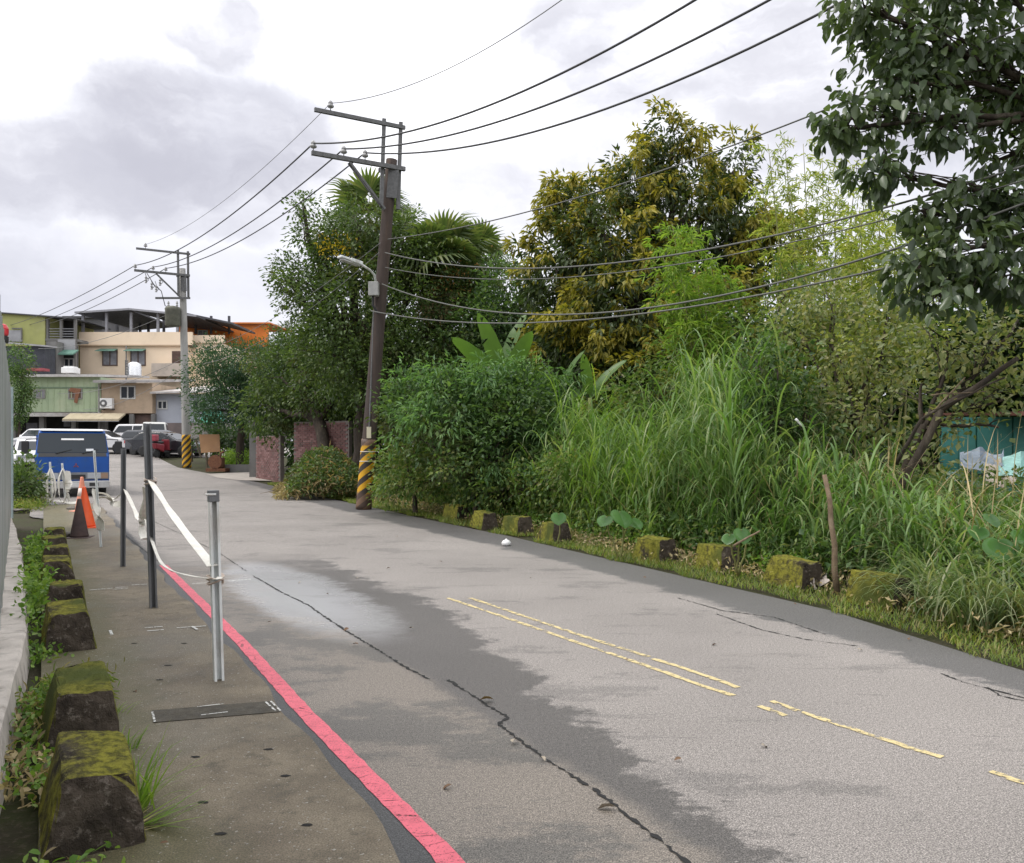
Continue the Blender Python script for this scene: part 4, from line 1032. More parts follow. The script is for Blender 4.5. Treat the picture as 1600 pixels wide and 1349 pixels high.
prt('fan_grille', plain('fan_grey', (.12, .12, .12), .5), ac, lambda m: m.lathe([(.26, 0), (.26, .02)], n=18, M=Matrix.Translation((X_(167, Y), Y - .505, Z_(631, Y))) @ Matrix.Rotation(R(90), 4, 'X')))
prt('fan_hub', M_white, ac, lambda m: m.lathe([(.11, 0), (.11, .03)], n=14, M=Matrix.Translation((X_(167, Y), Y - .53, Z_(631, Y))) @ Matrix.Rotation(R(90), 4, 'X')))
for px in (163, 178): prt('bracket', M_arm, ac, lambda m: m.box(X_(px, Y), X_(px, Y) + .06, Y - .5, Y, Z_(641, Y), Z_(639.2, Y)))
# light blue-grey house right of it
b3 = thing('grey_house', 'pale grey house with white sheet roof partly behind the concrete pole', 'house', (X_(285, Y), Y + 3, GZ))
M_pg = surf('pale_grey_render', (.45, .47, .52), (.38, .4, .45), scale=.8, rough=.8, dirt=(.3, .31, .34), dirt_scale=.6)
prt('wall', M_pg, b3, lambda m: wall_block(m, 239, 420, 616, 661, Y + .6, 6))
prt('base_wall', surf('stained_base', (.2, .16, .15), (.14, .115, .11), scale=1.2), b3, lambda m: wall_block(m, 239, 420, 661, 704, Y + .4, 6))
prt('roof', M_roofw, b3, lambda m: m.hexa([(X_(238, Y), Y - .4, Z_(616, Y)), (X_(430, Y), Y - .4, Z_(612, Y)), (X_(250, Y), Y + 8, Z_(594, Y)), (X_(430, Y), Y + 8, Z_(592, Y)), (X_(238, Y), Y - .4, Z_(613, Y)), (X_(430, Y), Y - .4, Z_(609, Y)), (X_(250, Y), Y + 8, Z_(591, Y)), (X_(430, Y), Y + 8, Z_(590, Y))]))
window(b3, 246, 262, 626, 640, Y + .6, M_wframe, M_glass); window(b3, 300, 322, 626, 642, Y + .6, M_wframe, M_glass)
# tank on the roof
tk = thing('water_tank', 'stainless water tank on the tan house roof', 'water tank', (X_(205, 62), 62.5, Z_(586, 62)))
MB(Matrix.Translation((X_(205, 62), 62.5, Z_(588, 62)))).lathe([(.5, .0), (.52, .12), (.5, .14), (.52, .3), (.5, .32), (.52, .5), (.5, .52), (.52, .7), (.5, .72), (.48, .95), (.2, 1.1)], n=18).build('tank', surf('stainless', (.7, .71, .72), (.55, .56, .57), scale=3, rough=.3, metal=.5), tk, smooth=True)
prt('ladder', M_arm, tk, lambda m: [m.box(X_(196, 62), X_(199, 62), 62, 62.05, Z_(586, 62) + .2 * i, Z_(586, 62) + .2 * i + .05) for i in range(6)] + [m.box(X_(q, 62), X_(q, 62) + .04, 62, 62.05, Z_(586, 62), Z_(586, 62) + 1.1) for q in (195.3, 199)])
wt = thing('roof_box', 'low white water box on the green house roof', 'box', (X_(105, 62), 62.5, Z_(578, 62)))
prt('box', M_white, wt, lambda m: m.box(X_(95, 62), X_(115, 62), 62, 63, Z_(583, 62), Z_(574, 62)), bevel=.05)
prt('lid', M_white, wt, lambda m: m.box(X_(98, 62), X_(112, 62), 62.1, 62.9, Z_(573.9, 62), Z_(572, 62)))

# beige house with roof canopy
Y = 71.0
b4 = thing('beige_house', 'tall beige house with parapet and open roof canopy on posts', 'house', (X_(210, Y), Y + 5, GZ))
prt('wall', M_beige, b4, lambda m: wall_block(m, 125, 292, 541, 704, Y, 10))
prt('side_wing', M_beige, b4, lambda m: wall_block(m, 292.5, 345, 536, 704, Y + 1.2, 9))
prt('parapet', M_beige, b4, lambda m: wall_block(m, 123, 300, 519, 539, Y - .2, .25))
prt('parapet_side', M_beige, b4, lambda m: wall_block(m, 300.3, 350, 524, 536, Y + 1, .25))
prt('ledge', surf('ledge', (.5, .37, .25), (.42, .31, .21), scale=2), b4, lambda m: wall_block(m, 123, 292, 539, 541, Y - .25, .6))
prt('roof_slab', M_concb, b4, lambda m: m.box(X_(124, Y), X_(299, Y), Y + .1, Y + 10, Z_(541, Y) + .02, Z_(539.5, Y)))
for (a, b) in ((160, 184), (204, 228)):
    window(b4, a, b, 547, 572, Y, surf('brown_frame', (.14, .1, .08), (.1, .07, .06), scale=6), M_curtain)
    prt('awning', M_awn, b4, lambda m: m.hexa([(X_(a - 5, Y), Y - .8, Z_(550.5, Y)), (X_(b + 1, Y), Y - .8, Z_(550.5, Y)), (X_(a - 3, Y), Y - .01, Z_(547, Y)), (X_(b, Y), Y - .01, Z_(547, Y)), (X_(a - 5, Y), Y - .8, Z_(549.8, Y)), (X_(b + 1, Y), Y - .8, Z_(549.8, Y)), (X_(a - 3, Y), Y - .01, Z_(545, Y)), (X_(b, Y), Y - .01, Z_(545, Y))]))
prt('balcony_door', surf('door_brown', (.12, .075, .06), (.08, .05, .04), scale=3), b4, lambda m: m.box(X_(269, Y), X_(284, Y), Y - .05, Y - .005, Z_(584, Y), Z_(549, Y)))
prt('balcony', surf('balcony_render', (.55, .47, .4), (.45, .39, .33), scale=1, rough=.8, dirt=(.3, .26, .22)), b4, lambda m: m.box(X_(246, Y), X_(292, Y), Y - 1.2, Y - .01, Z_(590, Y), Z_(570, Y)))
for px in (128, 165, 203.5, 245.5, 276): prt('canopy_post', M_steelp, b4, lambda m: m.box(X_(px - 1.8, Y), X_(px + 1.8, Y), Y + .1, Y + .3, Z_(520, Y), Z_(488, Y)))
for px in (183, 219, 256, 232, 306, 330, 358): prt('canopy_post', M_droof, b4, lambda m: m.box(X_(px - 1.6, Y + 6), X_(px + 1.6, Y + 6), Y + 5.9, Y + 6.1, Z_(522, Y + 6), Z_(494, Y + 6)))
def canopy(m, x0, x1, z0f, z1f, z0b, z1b, y0, y1, th): m.hexa([(x0, y0, z0f), (x1, y0, z1f), (x0 + 1.2, y1, z0b), (x1, y1, z1b), (x0, y0, z0f + th), (x1, y0, z1f + th), (x0 + 1.2, y1, z0b + th), (x1, y1, z1b + th)])
prt('canopy_roof', M_droof, b4, lambda m: canopy(m, X_(121, Y), X_(205, Y), Z_(491, Y), Z_(485.5, Y), Z_(493, Y), Z_(488, Y), Y - .4, Y + 9, .14))
prt('canopy_roof', M_droof, b4, lambda m: canopy(m, X_(205, Y) + .01, X_(310, Y), Z_(485.5, Y), Z_(496, Y), Z_(488, Y), Z_(497, Y), Y - .4, Y + 9, .14))
prt('canopy_edge', M_steelp, b4, lambda m: [m.beam((X_(121, Y), Y - .45, Z_(490, Y)), (X_(205, Y), Y - .45, Z_(484.5, Y)), .08, .16), m.beam((X_(205.2, Y), Y - .45, Z_(484.5, Y)), (X_(310, Y), Y - .45, Z_(495, Y)), .08, .16)])
prt('canopy_roof', M_droof, b4, lambda m: canopy(m, X_(289, Y + 2), X_(366, Y + 2), Z_(492, Y + 2), Z_(508, Y + 2), Z_(494, Y + 2), Z_(508, Y + 2), Y + 1.6, Y + 8, .16))
Y = 80.0
b5 = thing('orange_house', 'orange sheet metal rooftop house behind the canopy', 'house', (X_(350, Y), Y + 3, GZ))
M_orange = surf('orange_sheet', (.8, .24, .04), (.7, .2, .035), (.66, .26, .08), scale=.8, rough=.6, bump=.05)
for i in range(16):
    x0 = 276 + i * 9; prt('wall_sheet', M_orange, b5, lambda m: m.box(X_(x0, Y), X_(x0 + 8.8, Y), Y, Y + .1, Z_(545, Y), Z_(507.5, Y)))
prt('wall', M_brown, b5, lambda m: wall_block(m, 277, 419, 545.2, 704, Y, 8))
prt('roof', M_orange, b5, lambda m: m.hexa([(X_(274, Y), Y - .5, Z_(507, Y)), (X_(424, Y), Y - .5, Z_(507, Y)), (X_(274, Y), Y + 8, Z_(501, Y)), (X_(424, Y), Y + 8, Z_(501, Y)), (X_(274, Y), Y - .5, Z_(505, Y)), (X_(424, Y), Y - .5, Z_(505, Y)), (X_(274, Y), Y + 8, Z_(500, Y)), (X_(424, Y), Y + 8, Z_(500, Y))]))
window(b5, 309, 325, 516, 530, Y, M_wframe, M_curtain)
# yellow-green house, grey frame, dark sheds at the left
Y = 68.0
b6 = thing('lime_house', 'lime green house with open grey concrete balconies on its right side', 'house', (X_(40, Y), Y + 4, GZ))
M_lime = surf('lime_render', (.42, .43, .16), (.37, .38, .14), (.46, .46, .22), scale=.7, rough=.85, dirt=(.3, .3, .14), dirt_scale=.4)
prt('wall', M_lime, b6, lambda m: m.hexa([(X_(-60, Y), Y, Z_(704, Y)), (X_(70, Y), Y, Z_(704, Y)), (X_(-60, Y), Y + 8, Z_(704, Y)), (X_(70, Y), Y + 8, Z_(704, Y)), (X_(-60, Y), Y, Z_(486, Y)), (X_(70, Y), Y, Z_(494, Y)), (X_(-60, Y), Y + 8, Z_(486, Y)), (X_(70, Y), Y + 8, Z_(494, Y))]))
prt('roof', M_droof, b6, lambda m: m.hexa([(X_(-62, Y), Y - .3, Z_(485.5, Y)), (X_(118, Y), Y - .3, Z_(499, Y)), (X_(-62, Y), Y + 8, Z_(485, Y)), (X_(100, Y), Y + 8, Z_(494, Y)), (X_(-62, Y), Y - .3, Z_(484, Y)), (X_(118, Y), Y - .3, Z_(497, Y)), (X_(-62, Y), Y + 8, Z_(483.5, Y)), (X_(100, Y), Y + 8, Z_(492.5, Y))]))
for px in (71, 92, 114): prt('balcony_column', M_concb, b6, lambda m: m.box(X_(px, Y), X_(px + 3.2, Y), Y + .1, Y + .35, Z_(704, Y), Z_(499, Y)))
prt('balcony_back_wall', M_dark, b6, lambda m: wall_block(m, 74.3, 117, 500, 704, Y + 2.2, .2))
prt('balcony_slab', M_concb, b6, lambda m: wall_block(m, 70.5, 118, 529, 533, Y + .05, 2.1))
prt('balcony_panel', surf('panel_grey', (.38, .38, .39), (.3, .3, .31), scale=2), b6, lambda m: wall_block(m, 90, 117, 530.5, 547, Y - .05, .1))
for q in (513, 517, 521, 525): prt('railing', M_steelp, b6, lambda m: m.box(X_(74.5, Y), X_(113.8, Y), Y + .18, Y + .24, Z_(q + .9, Y), Z_(q, Y)))
prt('awning', M_awn, b6, lambda m: m.hexa([(X_(95, Y), Y - 1, Z_(557, Y)), (X_(124, Y), Y - 1, Z_(557, Y)), (X_(97, Y), Y - .1, Z_(549, Y)), (X_(124, Y), Y - .1, Z_(549, Y)), (X_(95, Y), Y - 1, Z_(555, Y)), (X_(124, Y), Y - 1, Z_(555, Y)), (X_(97, Y), Y - .1, Z_(547, Y)), (X_(124, Y), Y - .1, Z_(547, Y))]))
window(b6, 100, 116, 560, 576, Y, M_gframe, M_glass)
prt('stair_tower', M_concb, b6, lambda m: wall_block(m, 72, 88, 533.5, 704, Y - 1.2, 1.1)); prt('door', M_dark, b6, lambda m: wall_block(m, 75, 86, 563, 580, Y - 1.24, .04))
prt('patch_panel', surf('panel_grey', (.38, .38, .39)), b6, lambda m: wall_block(m, 6, 34, 516, 534, Y - .1, .1))
prt('patch_frame', M_concb, b6, lambda m: [m.box(X_(20, Y), X_(36, Y), Y - .16, Y - .11, Z_(515, Y), Z_(513, Y)), m.box(X_(34.4, Y), X_(36, Y), Y - .16, Y - .11, Z_(531, Y), Z_(515, Y))])
b7 = thing('dark_shed', 'dark blue grey sheet metal shed below the lime house', 'shed', (X_(50, 65), 66, GZ))
M_shed = surf('shed_sheet', (.055, .06, .075), (.04, .045, .055), scale=2, rough=.6)
prt('wall', M_shed, b7, lambda m: wall_block(m, -40, 70, 541, 704, 65, 1.5)); prt('roof', surf('panel_grey', (.38, .38, .39)), b7, lambda m: m.hexa([(X_(-42, 65), 64.6, Z_(533, 65)), (X_(75, 65), 64.6, Z_(543, 65)), (X_(-42, 65), 66.6, Z_(530, 65)), (X_(72, 65), 66.6, Z_(540, 65)), (X_(-42, 65), 64.6, Z_(531, 65)), (X_(75, 65), 64.6, Z_(540.5, 65)), (X_(-42, 65), 66.6, Z_(528, 65)), (X_(72, 65), 66.6, Z_(538, 65))]))
prt('red_sheet', surf('red_sheet', (.32, .08, .09), (.25, .06, .07), scale=3), b7, lambda m: m.box(X_(46, 64), X_(72, 64), 63.6, 64.5, Z_(580, 64), Z_(576, 64)))
Y = 84.0
b8 = thing('grey_box_house', 'dark grey windowless house behind the canopy posts', 'house', (X_(130, Y), Y + 3, GZ))
prt('wall', surf('dark_grey_sheet', (.13, .13, .135), (.1, .1, .105), scale=.8), b8, lambda m: wall_block(m, 99, 160, 497, 704, Y, 8)); prt('roof', M_droof, b8, lambda m: wall_block(m, 97, 161, 494, 496.8, Y - .3, 8.6))
prt('ledge', M_concb, b8, lambda m: wall_block(m, 99, 158, 512, 514, Y - .2, .19))

# ------------------------------------------------------------------ vehicles
def wheel(root, x, y, r, w, rimmat, side=1):
    M = Matrix.Translation((x, y, r)) @ Matrix.Rotation(R(90), 4, 'Y'); h = w / 2
    wh = MB(M).lathe([(r * .62, -h), (r * .93, -h), (r, -h * .7), (r, h * .7), (r * .93, h), (r * .62, h)], n=22).build('wheel', M_black, root, local=True, smooth=True)
    o = MB(M).lathe([(.02, h * .3 * side), (r * .25, h * .75 * side), (r * .56, h * .55 * side), (r * .63, h * .9 * side), (r * .63, h * .2 * side)], n=18).build('rim', rimmat, wh, local=True, smooth=True)
M_blue = surf('blue_truck_paint', (.006, .075, .33), (.005, .06, .27), scale=1.5, rough=.35, bump=.02, spec=.35, dirt=(.02, .07, .2), dirt_scale=2)
M_bump = surf('bumper_grey', (.5, .5, .5), (.38, .38, .38), scale=5, rough=.5)
M_lens = plain('headlight_lens', (.4, .42, .45), .12); M_amber = plain('amber_lens', (.3, .2, .14), .2)
M_rim = surf('rim_grey', (.5, .5, .5), (.35, .35, .35), scale=6, rough=.4, metal=.4); M_darkp = plain('black_plastic', (.022, .022, .024), .45)
tb = G(114, 777); tr = thing('flatbed_truck', 'blue flatbed truck facing the camera, parked beyond the cones', 'truck', tb, None, roadang)
W2 = .97
def cab(m):
    prof = [(0.02, .42), (0.0, .74), (.03, 1.2), (.1, 1.3), (.42, 1.88), (.55, 1.99), (1.55, 1.99), (1.72, 1.9), (1.74, .5), (1.6, .42)]
    vs = []; n = len(prof)
    for k, (sx_) in enumerate((-1, 1)):
        for (y, zz) in prof: wd = W2 - (.05 if zz > 1.3 else 0) - max(0, (zz - 1.3)) * .055; vs.append((sx_ * wd, y, zz))
    m.add(vs, [tuple(range(n)), tuple(reversed(range(n, 2 * n)))] + [(i, (i + 1) % n, n + (i + 1) % n, n + i) for i in range(n)])
prt_l = lambda name, mat, f, parent=tr, **kw: (lambda mb: (f(mb), mb.build(name, mat, parent, local=True, **kw))[1])(MB())
prt_l('cab', M_blue, cab, bevel=.035)
def slab(m, yz0, yz1, w0, w1, out=.012, th=.012):
    """a panel on the sloping front, between two (y,z) points"""
    (y0, z0), (y1, z1) = yz0, yz1; d = Vector((0, y1 - y0, z1 - z0)).normalized(); nn = Vector((0, -d.z, d.y))
    a = Vector((0, y0, z0)) + nn * out; b = Vector((0, y1, z1)) + nn * out
    m.hexa([a + Vector((-w0, 0, 0)), a + Vector((w0, 0, 0)), a + Vector((-w0, 0, 0)) - nn * th, a + Vector((w0, 0, 0)) - nn * th, b + Vector((-w1, 0, 0)), b + Vector((w1, 0, 0)), b + Vector((-w1, 0, 0)) - nn * th, b + Vector((w1, 0, 0)) - nn * th])
ws = prt_l('windscreen', glassy('windscreen_glass', (.02, .028, .036), .1), lambda m: slab(m, (.1, 1.31), (.42, 1.89), .925, .875))
prt_l('sun_strip', plain('sticker', (.75, .75, .75), .5), lambda m: slab(m, (.304, 1.68), (.332, 1.73), .3, .3, .018, .004), ws)
prt_l('paper_permit', plain('sticker2', (.6, .62, .65), .5), lambda m: (setattr(m, 'M', Matrix.Translation((.45, 0, 0))), slab(m, (.122, 1.35), (.161, 1.42), .1, .1, .018, .004)), ws)
prt_l('roof_visor', M_white, lambda m: m.hexa([(-.84, .43, 1.955), (.84, .43, 1.955), (-.83, .62, 2.0), (.83, .62, 2.0), (-.84, .42, 1.98), (.84, .42, 1.98), (-.82, .62, 2.03), (.82, .62, 2.03)]), bevel=.015)
prt_l('cowl', M_darkp, lambda m: slab(m, (.035, 1.19), (.095, 1.3), .9, .88, .012, .02))
for x in (-.45, .25):
    w_ = prt_l('wiper', M_darkp, lambda m: m.beam((x, .06, 1.29), (x + .42, .14, 1.40), .02, .02))
prt_l('grille_band', surf('grille_grey', (.22, .23, .25), (.16, .17, .19), scale=5, rough=.5), lambda m: m.box(-.955, .955, -.02, .02, .52, .73))
prt_l('grille_opening', M_darkp, lambda m: m.box(-.1, .33, -.03, -.021, .54, .66))
for sx_ in (-1, 1):
    h = prt_l('headlight', M_lens, lambda m: m.box(.38 if sx_ > 0 else -.74, .74 if sx_ > 0 else -.38, -.045, -.022, .54, .71), bevel=.015)
    prt_l('indicator', M_amber, lambda m: m.box(min(sx_ * .74, sx_ * .93), max(sx_ * .74, sx_ * .93), -.04, -.0215, .55, .70))
    mr = prt_l('side_mirror', M_darkp, lambda m: m.box(min(sx_ * 1.12, sx_ * 1.32), max(sx_ * 1.12, sx_ * 1.32), .0, .1, 1.28, 1.66), bevel=.03)
    prt_l('mirror_arm', M_darkp, lambda m: m.tube([(sx_ * .9, .2, 1.72), (sx_ * 1.2, .06, 1.7), (sx_ * 1.22, .05, 1.6)], .014, 6), mr)
    dr = prt_l('door', M_blue, lambda m: m.box(min(sx_ * .955, sx_ * .985), max(sx_ * .955, sx_ * .985), .55, 1.5, .55, 1.28))
    prt_l('handle', M_darkp, lambda m: m.box(min(sx_ * .986, sx_ * 1.0), max(sx_ * .986, sx_ * 1.0), 1.25, 1.42, 1.08, 1.12), dr)
    wheel(tr, sx_ * .82, .85, .36, .2, M_rim, sx_); wheel(tr, sx_ * .76, 3.55, .36, .34, M_rim, sx_)
prt_l('bumper', M_bump, lambda m: m.box(-.97, .97, -.1, .1, .26, .475), bevel=.03)
for sx_ in (-.55, .55): prt_l('fog_lamp', M_darkp, lambda m: m.box(sx_ - .12, sx_ + .12, -.108, -.101, .32, .42))
prt_l('licence_plate', plain('plate_white', (.6, .6, .6), .5), lambda m: m.box(-.16, .16, -.112, -.102, .3, .43))
def rhomb(m, c, ang, L=.085, w=.045):
    cx_, cz = c; d = (math.cos(ang), math.sin(ang)); q = (-d[1], d[0])
    m.prism([(cx_, cz), (cx_ + d[0] * L / 2 + q[0] * w / 2, cz + d[1] * L / 2 + q[1] * w / 2), (cx_ + d[0] * L, cz + d[1] * L), (cx_ + d[0] * L / 2 - q[0] * w / 2, cz + d[1] * L / 2 - q[1] * w / 2)], -.012, -.003, 'y')
prt_l('emblem', surf('emblem_red', (.25, .06, .07), (.2, .05, .06), scale=5, rough=.4), lambda m: [rhomb(m, (.08, .93), R(a)) for a in (90, 210, 330)])
prt_l('chassis', M_darkp, lambda m: m.box(-.45, .45, .4, 4.9, .42, .62))
prt_l('bed', M_blue, lambda m: m.box(-.97, .97, 1.85, 4.95, .72, .86)); prt_l('headboard', M_blue, lambda m: m.box(-.96, .96, 1.86, 1.92, .861, 1.85))
for sx_ in (-1, 1): prt_l('side_board', M_blue, lambda m: m.box(min(sx_ * .93, sx_ * .97), max(sx_ * .93, sx_ * .97), 1.93, 4.9, .861, 1.22))
prt_l('tailboard', M_blue, lambda m: m.box(-.925, .925, 4.88, 4.92, .861, 1.22))


def car(name, label, loc, rotz, paint, L=4.4, Wd=1.75, H=1.46, kind='sedan', group='cars parked at the junction', cat='car'):
    root = thing(name, label, cat, loc, group, rotz); w = Wd / 2
    if kind == 'sedan': prof = [(0, .35), (.0, .62), (.12, .78), (1.15, .93), (1.95, H - .08), (2.2, H), (3.2, H), (3.5, H - .06), (4.0, 1.02), (4.38, .96), (L, .7), (L - .02, .35)]
    elif kind == 'suv': prof = [(0, .4), (.0, .75), (.15, .95), (1.05, 1.08), (1.7, H - .08), (1.95, H), (3.9, H), (4.15, H - .1), (4.35, 1.1), (L, .95), (L, .4)]
    else: prof = [(0, .35), (0, .9), (.1, 1.15), (.55, H - .1), (.8, H), (L - .2, H), (L, H - .1), (L, .35)]
    ks = L / prof[-1][0]; prof = [(y * ks, zz) for y, zz in prof]; belt = .92 if kind == 'sedan' else (1.05 if kind == 'suv' else 1.1); mb = MB(); n = len(prof); vs = []
    cols = (-1, -.82, .82, 1)
    for c in cols:
        for (y, zz) in prof:
            tum = max(0, zz - belt) / max(H - belt, .1); ww = w * (1 - .16 * tum); end = (abs(c) == 1)
            yy = y + (.12 if end else 0) * (1 if y < L / 2 else -1) * (1 if (y < .3 or y > L - .3) else 0)
            vs.append((ww * c, yy, zz - (.02 if end else 0)))
    fs = [(i + c * n, (i + 1) % n + c * n, (i + 1) % n + (c + 1) * n, i + (c + 1) * n) for c in range(3) for i in range(n)] + [tuple(range(n)), tuple(reversed(range(3 * n, 4 * n)))]
    mb.add(vs, fs); mb.build('body', paint, root, local=True, bevel=.03, smooth=False)
    L_ = lambda nm, mat, f, par=root, **kw: (lambda m: (f(m), m.build(nm, mat, par, local=True, **kw))[1])(MB())
    idx = {'sedan': (3, 4, 7, 8), 'suv': (3, 4, 7, 8), 'van': (2, 3, 5, 6)}[kind]
    def glasspanel(i, j, w0, w1, sgn=1): return lambda m: slab(m, prof[i] if sgn > 0 else prof[j], prof[j] if sgn > 0 else prof[i], w0, w1, .012, .014)
    def lerp2(i, j, k): return (prof[i][0] + (prof[j][0] - prof[i][0]) * k, prof[i][1] + (prof[j][1] - prof[i][1]) * k)
    L_('windscreen', M_glass, lambda m: slab(m, lerp2(idx[0], idx[1], .06), lerp2(idx[0], idx[1], .95), w * .84, w * .74, .012, .014))
    L_('rear_window', M_glass, lambda m: (setattr(m, 'M', Matrix.Translation((0, L, 0)) @ Matrix.Rotation(math.pi, 4, 'Z')), slab(m, (L - lerp2(idx[2], idx[3], .9)[0], lerp2(idx[2], idx[3], .9)[1]), (L - lerp2(idx[2], idx[3], .1)[0], lerp2(idx[2], idx[3], .1)[1]), w * .8, w * .72, .012, .014)))
    y0, y1 = (prof[idx[0]][0] + .25, prof[idx[3]][0] - .2) if kind != 'van' else (.45, L - .3); zt = H - .12; zb = belt + .02
    for sx_ in (-1, 1):
        def sw(m, ya, yb, yta, ytb):
            wb = w * 1.0 + .004; wt = w * (1 - .16 * (zt - belt) / (H - belt)) + .006
            m.hexa([(sx_ * wb, ya, zb), (sx_ * (wb - .012), ya, zb), (sx_ * wb, yb, zb), (sx_ * (wb - .012), yb, zb), (sx_ * wt, yta, zt), (sx_ * (wt - .012), yta, zt), (sx_ * wt, ytb, zt), (sx_ * (wt - .012), ytb, zt)])
        ym = (y0 + y1) / 2; sl_ = .62 if kind == 'sedan' else .45
        L_('side_window', M_glass, lambda m: sw(m, y0, ym - .04, y0 + sl_, ym - .04)); L_('side_window', M_glass, lambda m: sw(m, ym + .04, y1, ym + .04, y1 - sl_ * .7))
        L_('headlight', M_lens, lambda m: m.box(min(sx_ * w * .5, sx_ * w * .9), max(sx_ * w * .5, sx_ * w * .9), -.03, .1, .62, .76) if kind != 'van' else m.box(min(sx_ * w * .6, sx_ * w * .92), max(sx_ * w * .6, sx_ * w * .92), -.03, .1, .7, .88), bevel=.02)
        L_('tail_light', plain('tail_red', (.4, .02, .02), .2), lambda m: m.box(min(sx_ * w * .6, sx_ * w * .95), max(sx_ * w * .6, sx_ * w * .95), L - .12, L + .02, .72, .9), bevel=.02)
        mr = L_('side_mirror', paint, lambda m: m.box(min(sx_ * (w + .02), sx_ * (w + .2)), max(sx_ * (w + .02), sx_ * (w + .2)), y0 + .28, y0 + .4, belt, belt + .14), bevel=.03)
        for yw in (L * .19, L * .79): wheel(root, sx_ * (w - .1), yw, .32, .21, M_rim, sx_)
    L_('grille', M_darkp, lambda m: m.box(-w * .45, w * .45, -.025, .02, .60, .69)); L_('lower_grille', M_darkp, lambda m: m.box(-w * .7, w * .7, -.025, .05, .3, .44), bevel=.02)
    L_('licence_plate', plain('plate_white', (.6, .6, .6), .5), lambda m: m.box(-.2, .2, -.04, -.026, .46, .58))
    L_('sill', M_darkp, lambda m: m.box(-w * .96, w * .96, .5, L - .5, .2, .352))
    return root


M_carw = surf('white_car_paint', (.72, .72, .73), (.66, .66, .67), scale=1, rough=.2, bump=.01, spec=.6)
M_carg = surf('grey_car_paint', (.07, .075, .085), (.055, .06, .07), scale=1, rough=.2, bump=.01, spec=.6)
M_card = surf('dark_car_paint', (.025, .026, .03), (.02, .02, .024), scale=1, rough=.2, bump=.01, spec=.6)
p = G(38, 706); car('parked_car', 'white saloon car facing the camera between fence and truck', p, R(6), M_carw)
p = G(52, 726); p.x += .3; car('parked_car', 'white car mostly hidden behind the left side of the blue truck', G(58, 738), roadang + R(2), M_carw)
p = G(160, 708); p.y = 49.2; p = P(216, 706, 49.6); p.z = float(zprof(p.y)) + .006; car('parked_car', 'white car seen side on just right of the blue truck', p, R(90), M_carw, H=1.42)
p = P(240, 705, 50.5); p.z = float(zprof(p.y)) + .006; car('parked_van', 'small white van with tall cab behind the tall grey post', p, R(20), surf('van_white', (.5, .5, .47), (.42, .42, .4), scale=2, rough=.35), L=3.6, Wd=1.5, H=1.85, kind='van', cat='van')
p = P(285, 706, 47.5); p.z = float(zprof(p.y)) + .006; car('parked_car', 'dark grey car half behind the striped concrete pole', p, R(62), M_carg, L=3.9, H=1.5, kind='suv')
p = P(275, 703, 55); p.z = float(zprof(p.y)) + .006; car('parked_car', 'white car at the back, only its roof showing over the dark grey car', p, R(75), M_carw, H=1.62, kind='suv')
p = P(318, 707, 47); p.z = float(zprof(p.y)) + .006; car('parked_car', 'black car low behind the tan board', p, R(80), M_card, L=4.0, H=1.4)


def scooter(label, loc, rotz, paint, box=None):
    root = thing('motor_scooter', label, 'scooter', loc, 'scooters parked at the junction', rotz); L_ = lambda nm, mat, f, par=root, **kw: (lambda m: (f(m), m.build(nm, mat, par, local=True, **kw))[1])(MB())
    for y in (.0, 1.25):
        M = Matrix.Translation((0, y, .25)) @ Matrix.Rotation(R(90), 4, 'Y'); wh = MB(M).lathe([(.14, -.05), (.22, -.05), (.25, -.02), (.25, .02), (.22, .05), (.14, .05)], n=18).build('wheel', M_black, root, local=True, smooth=True)
        MB(M).lathe([(.02, -.03), (.14, -.045), (.14, .045), (.02, .03)], n=12).build('rim', M_rim, wh, local=True)
    L_('front_shield', paint, lambda m: m.hexa([(-.2, .12, .4), (.2, .12, .4), (-.16, .22, .4), (.16, .22, .4), (-.24, .22, 1.0), (.24, .22, 1.0), (-.2, .3, 1.0), (.2, .3, 1.0)]), bevel=.04)
    L_('front_fender', paint, lambda m: m.hexa([(-.09, -.22, .4), (.09, -.22, .4), (-.09, .22, .4), (.09, .22, .4), (-.06, -.12, .5), (.06, -.12, .5), (-.06, .16, .52), (.06, .16, .52)]), bevel=.03)
    L_('footboard', M_darkp, lambda m: m.box(-.2, .2, .24, .7, .28, .38), bevel=.02); L_('tail', paint, lambda m: m.hexa([(-.17, .68, .3), (.17, .68, .3), (-.12, 1.4, .5), (.12, 1.4, .5), (-.19, .66, .72), (.19, .66, .72), (-.15, 1.5, .8), (.15, 1.5, .8)]), bevel=.05)
    L_('seat', M_black, lambda m: m.box(-.15, .15, .66, 1.36, .78, .9), bevel=.05); L_('handlebar', M_darkp, lambda m: m.tube([(-.34, .34, 1.06), (-.12, .24, 1.03), (.12, .24, 1.03), (.34, .34, 1.06)], .02, 6))
    L_('headlight', M_lens, lambda m: m.box(-.09, .09, .15, .21, .92, 1.04), bevel=.02)
    for sx_ in (-1, 1): mr = L_('mirror', M_darkp, lambda m: m.tube([(sx_ * .2, .26, 1.05), (sx_ * .3, .24, 1.25), (sx_ * .34, .24, 1.27), (sx_ * .42, .24, 1.29)], [.008, .008, .05, .03], 6))
    if box: L_('top_box', box, lambda m: m.box(-.2, .2, 1.3, 1.65, .9, 1.25), bevel=.05)
for (px, Yv, rz, pm, bx_, lb) in ((250, 46.5, 200, M_card, None, 'black scooter parked beside the white van'), (262, 46.2, 175, plain('red_scooter', (.22, .025, .035), .4), plain('red_box', (.3, .04, .06), .5), 'red scooter with a top box in front of the dark grey car'), (256, 47.6, 185, M_card, None, 'dark scooter tucked behind the red scooter')):
    p = P(px, 700, Yv); p.z = float(zprof(p.y)) + .006; scooter(lb, p, R(rz), pm, bx_)

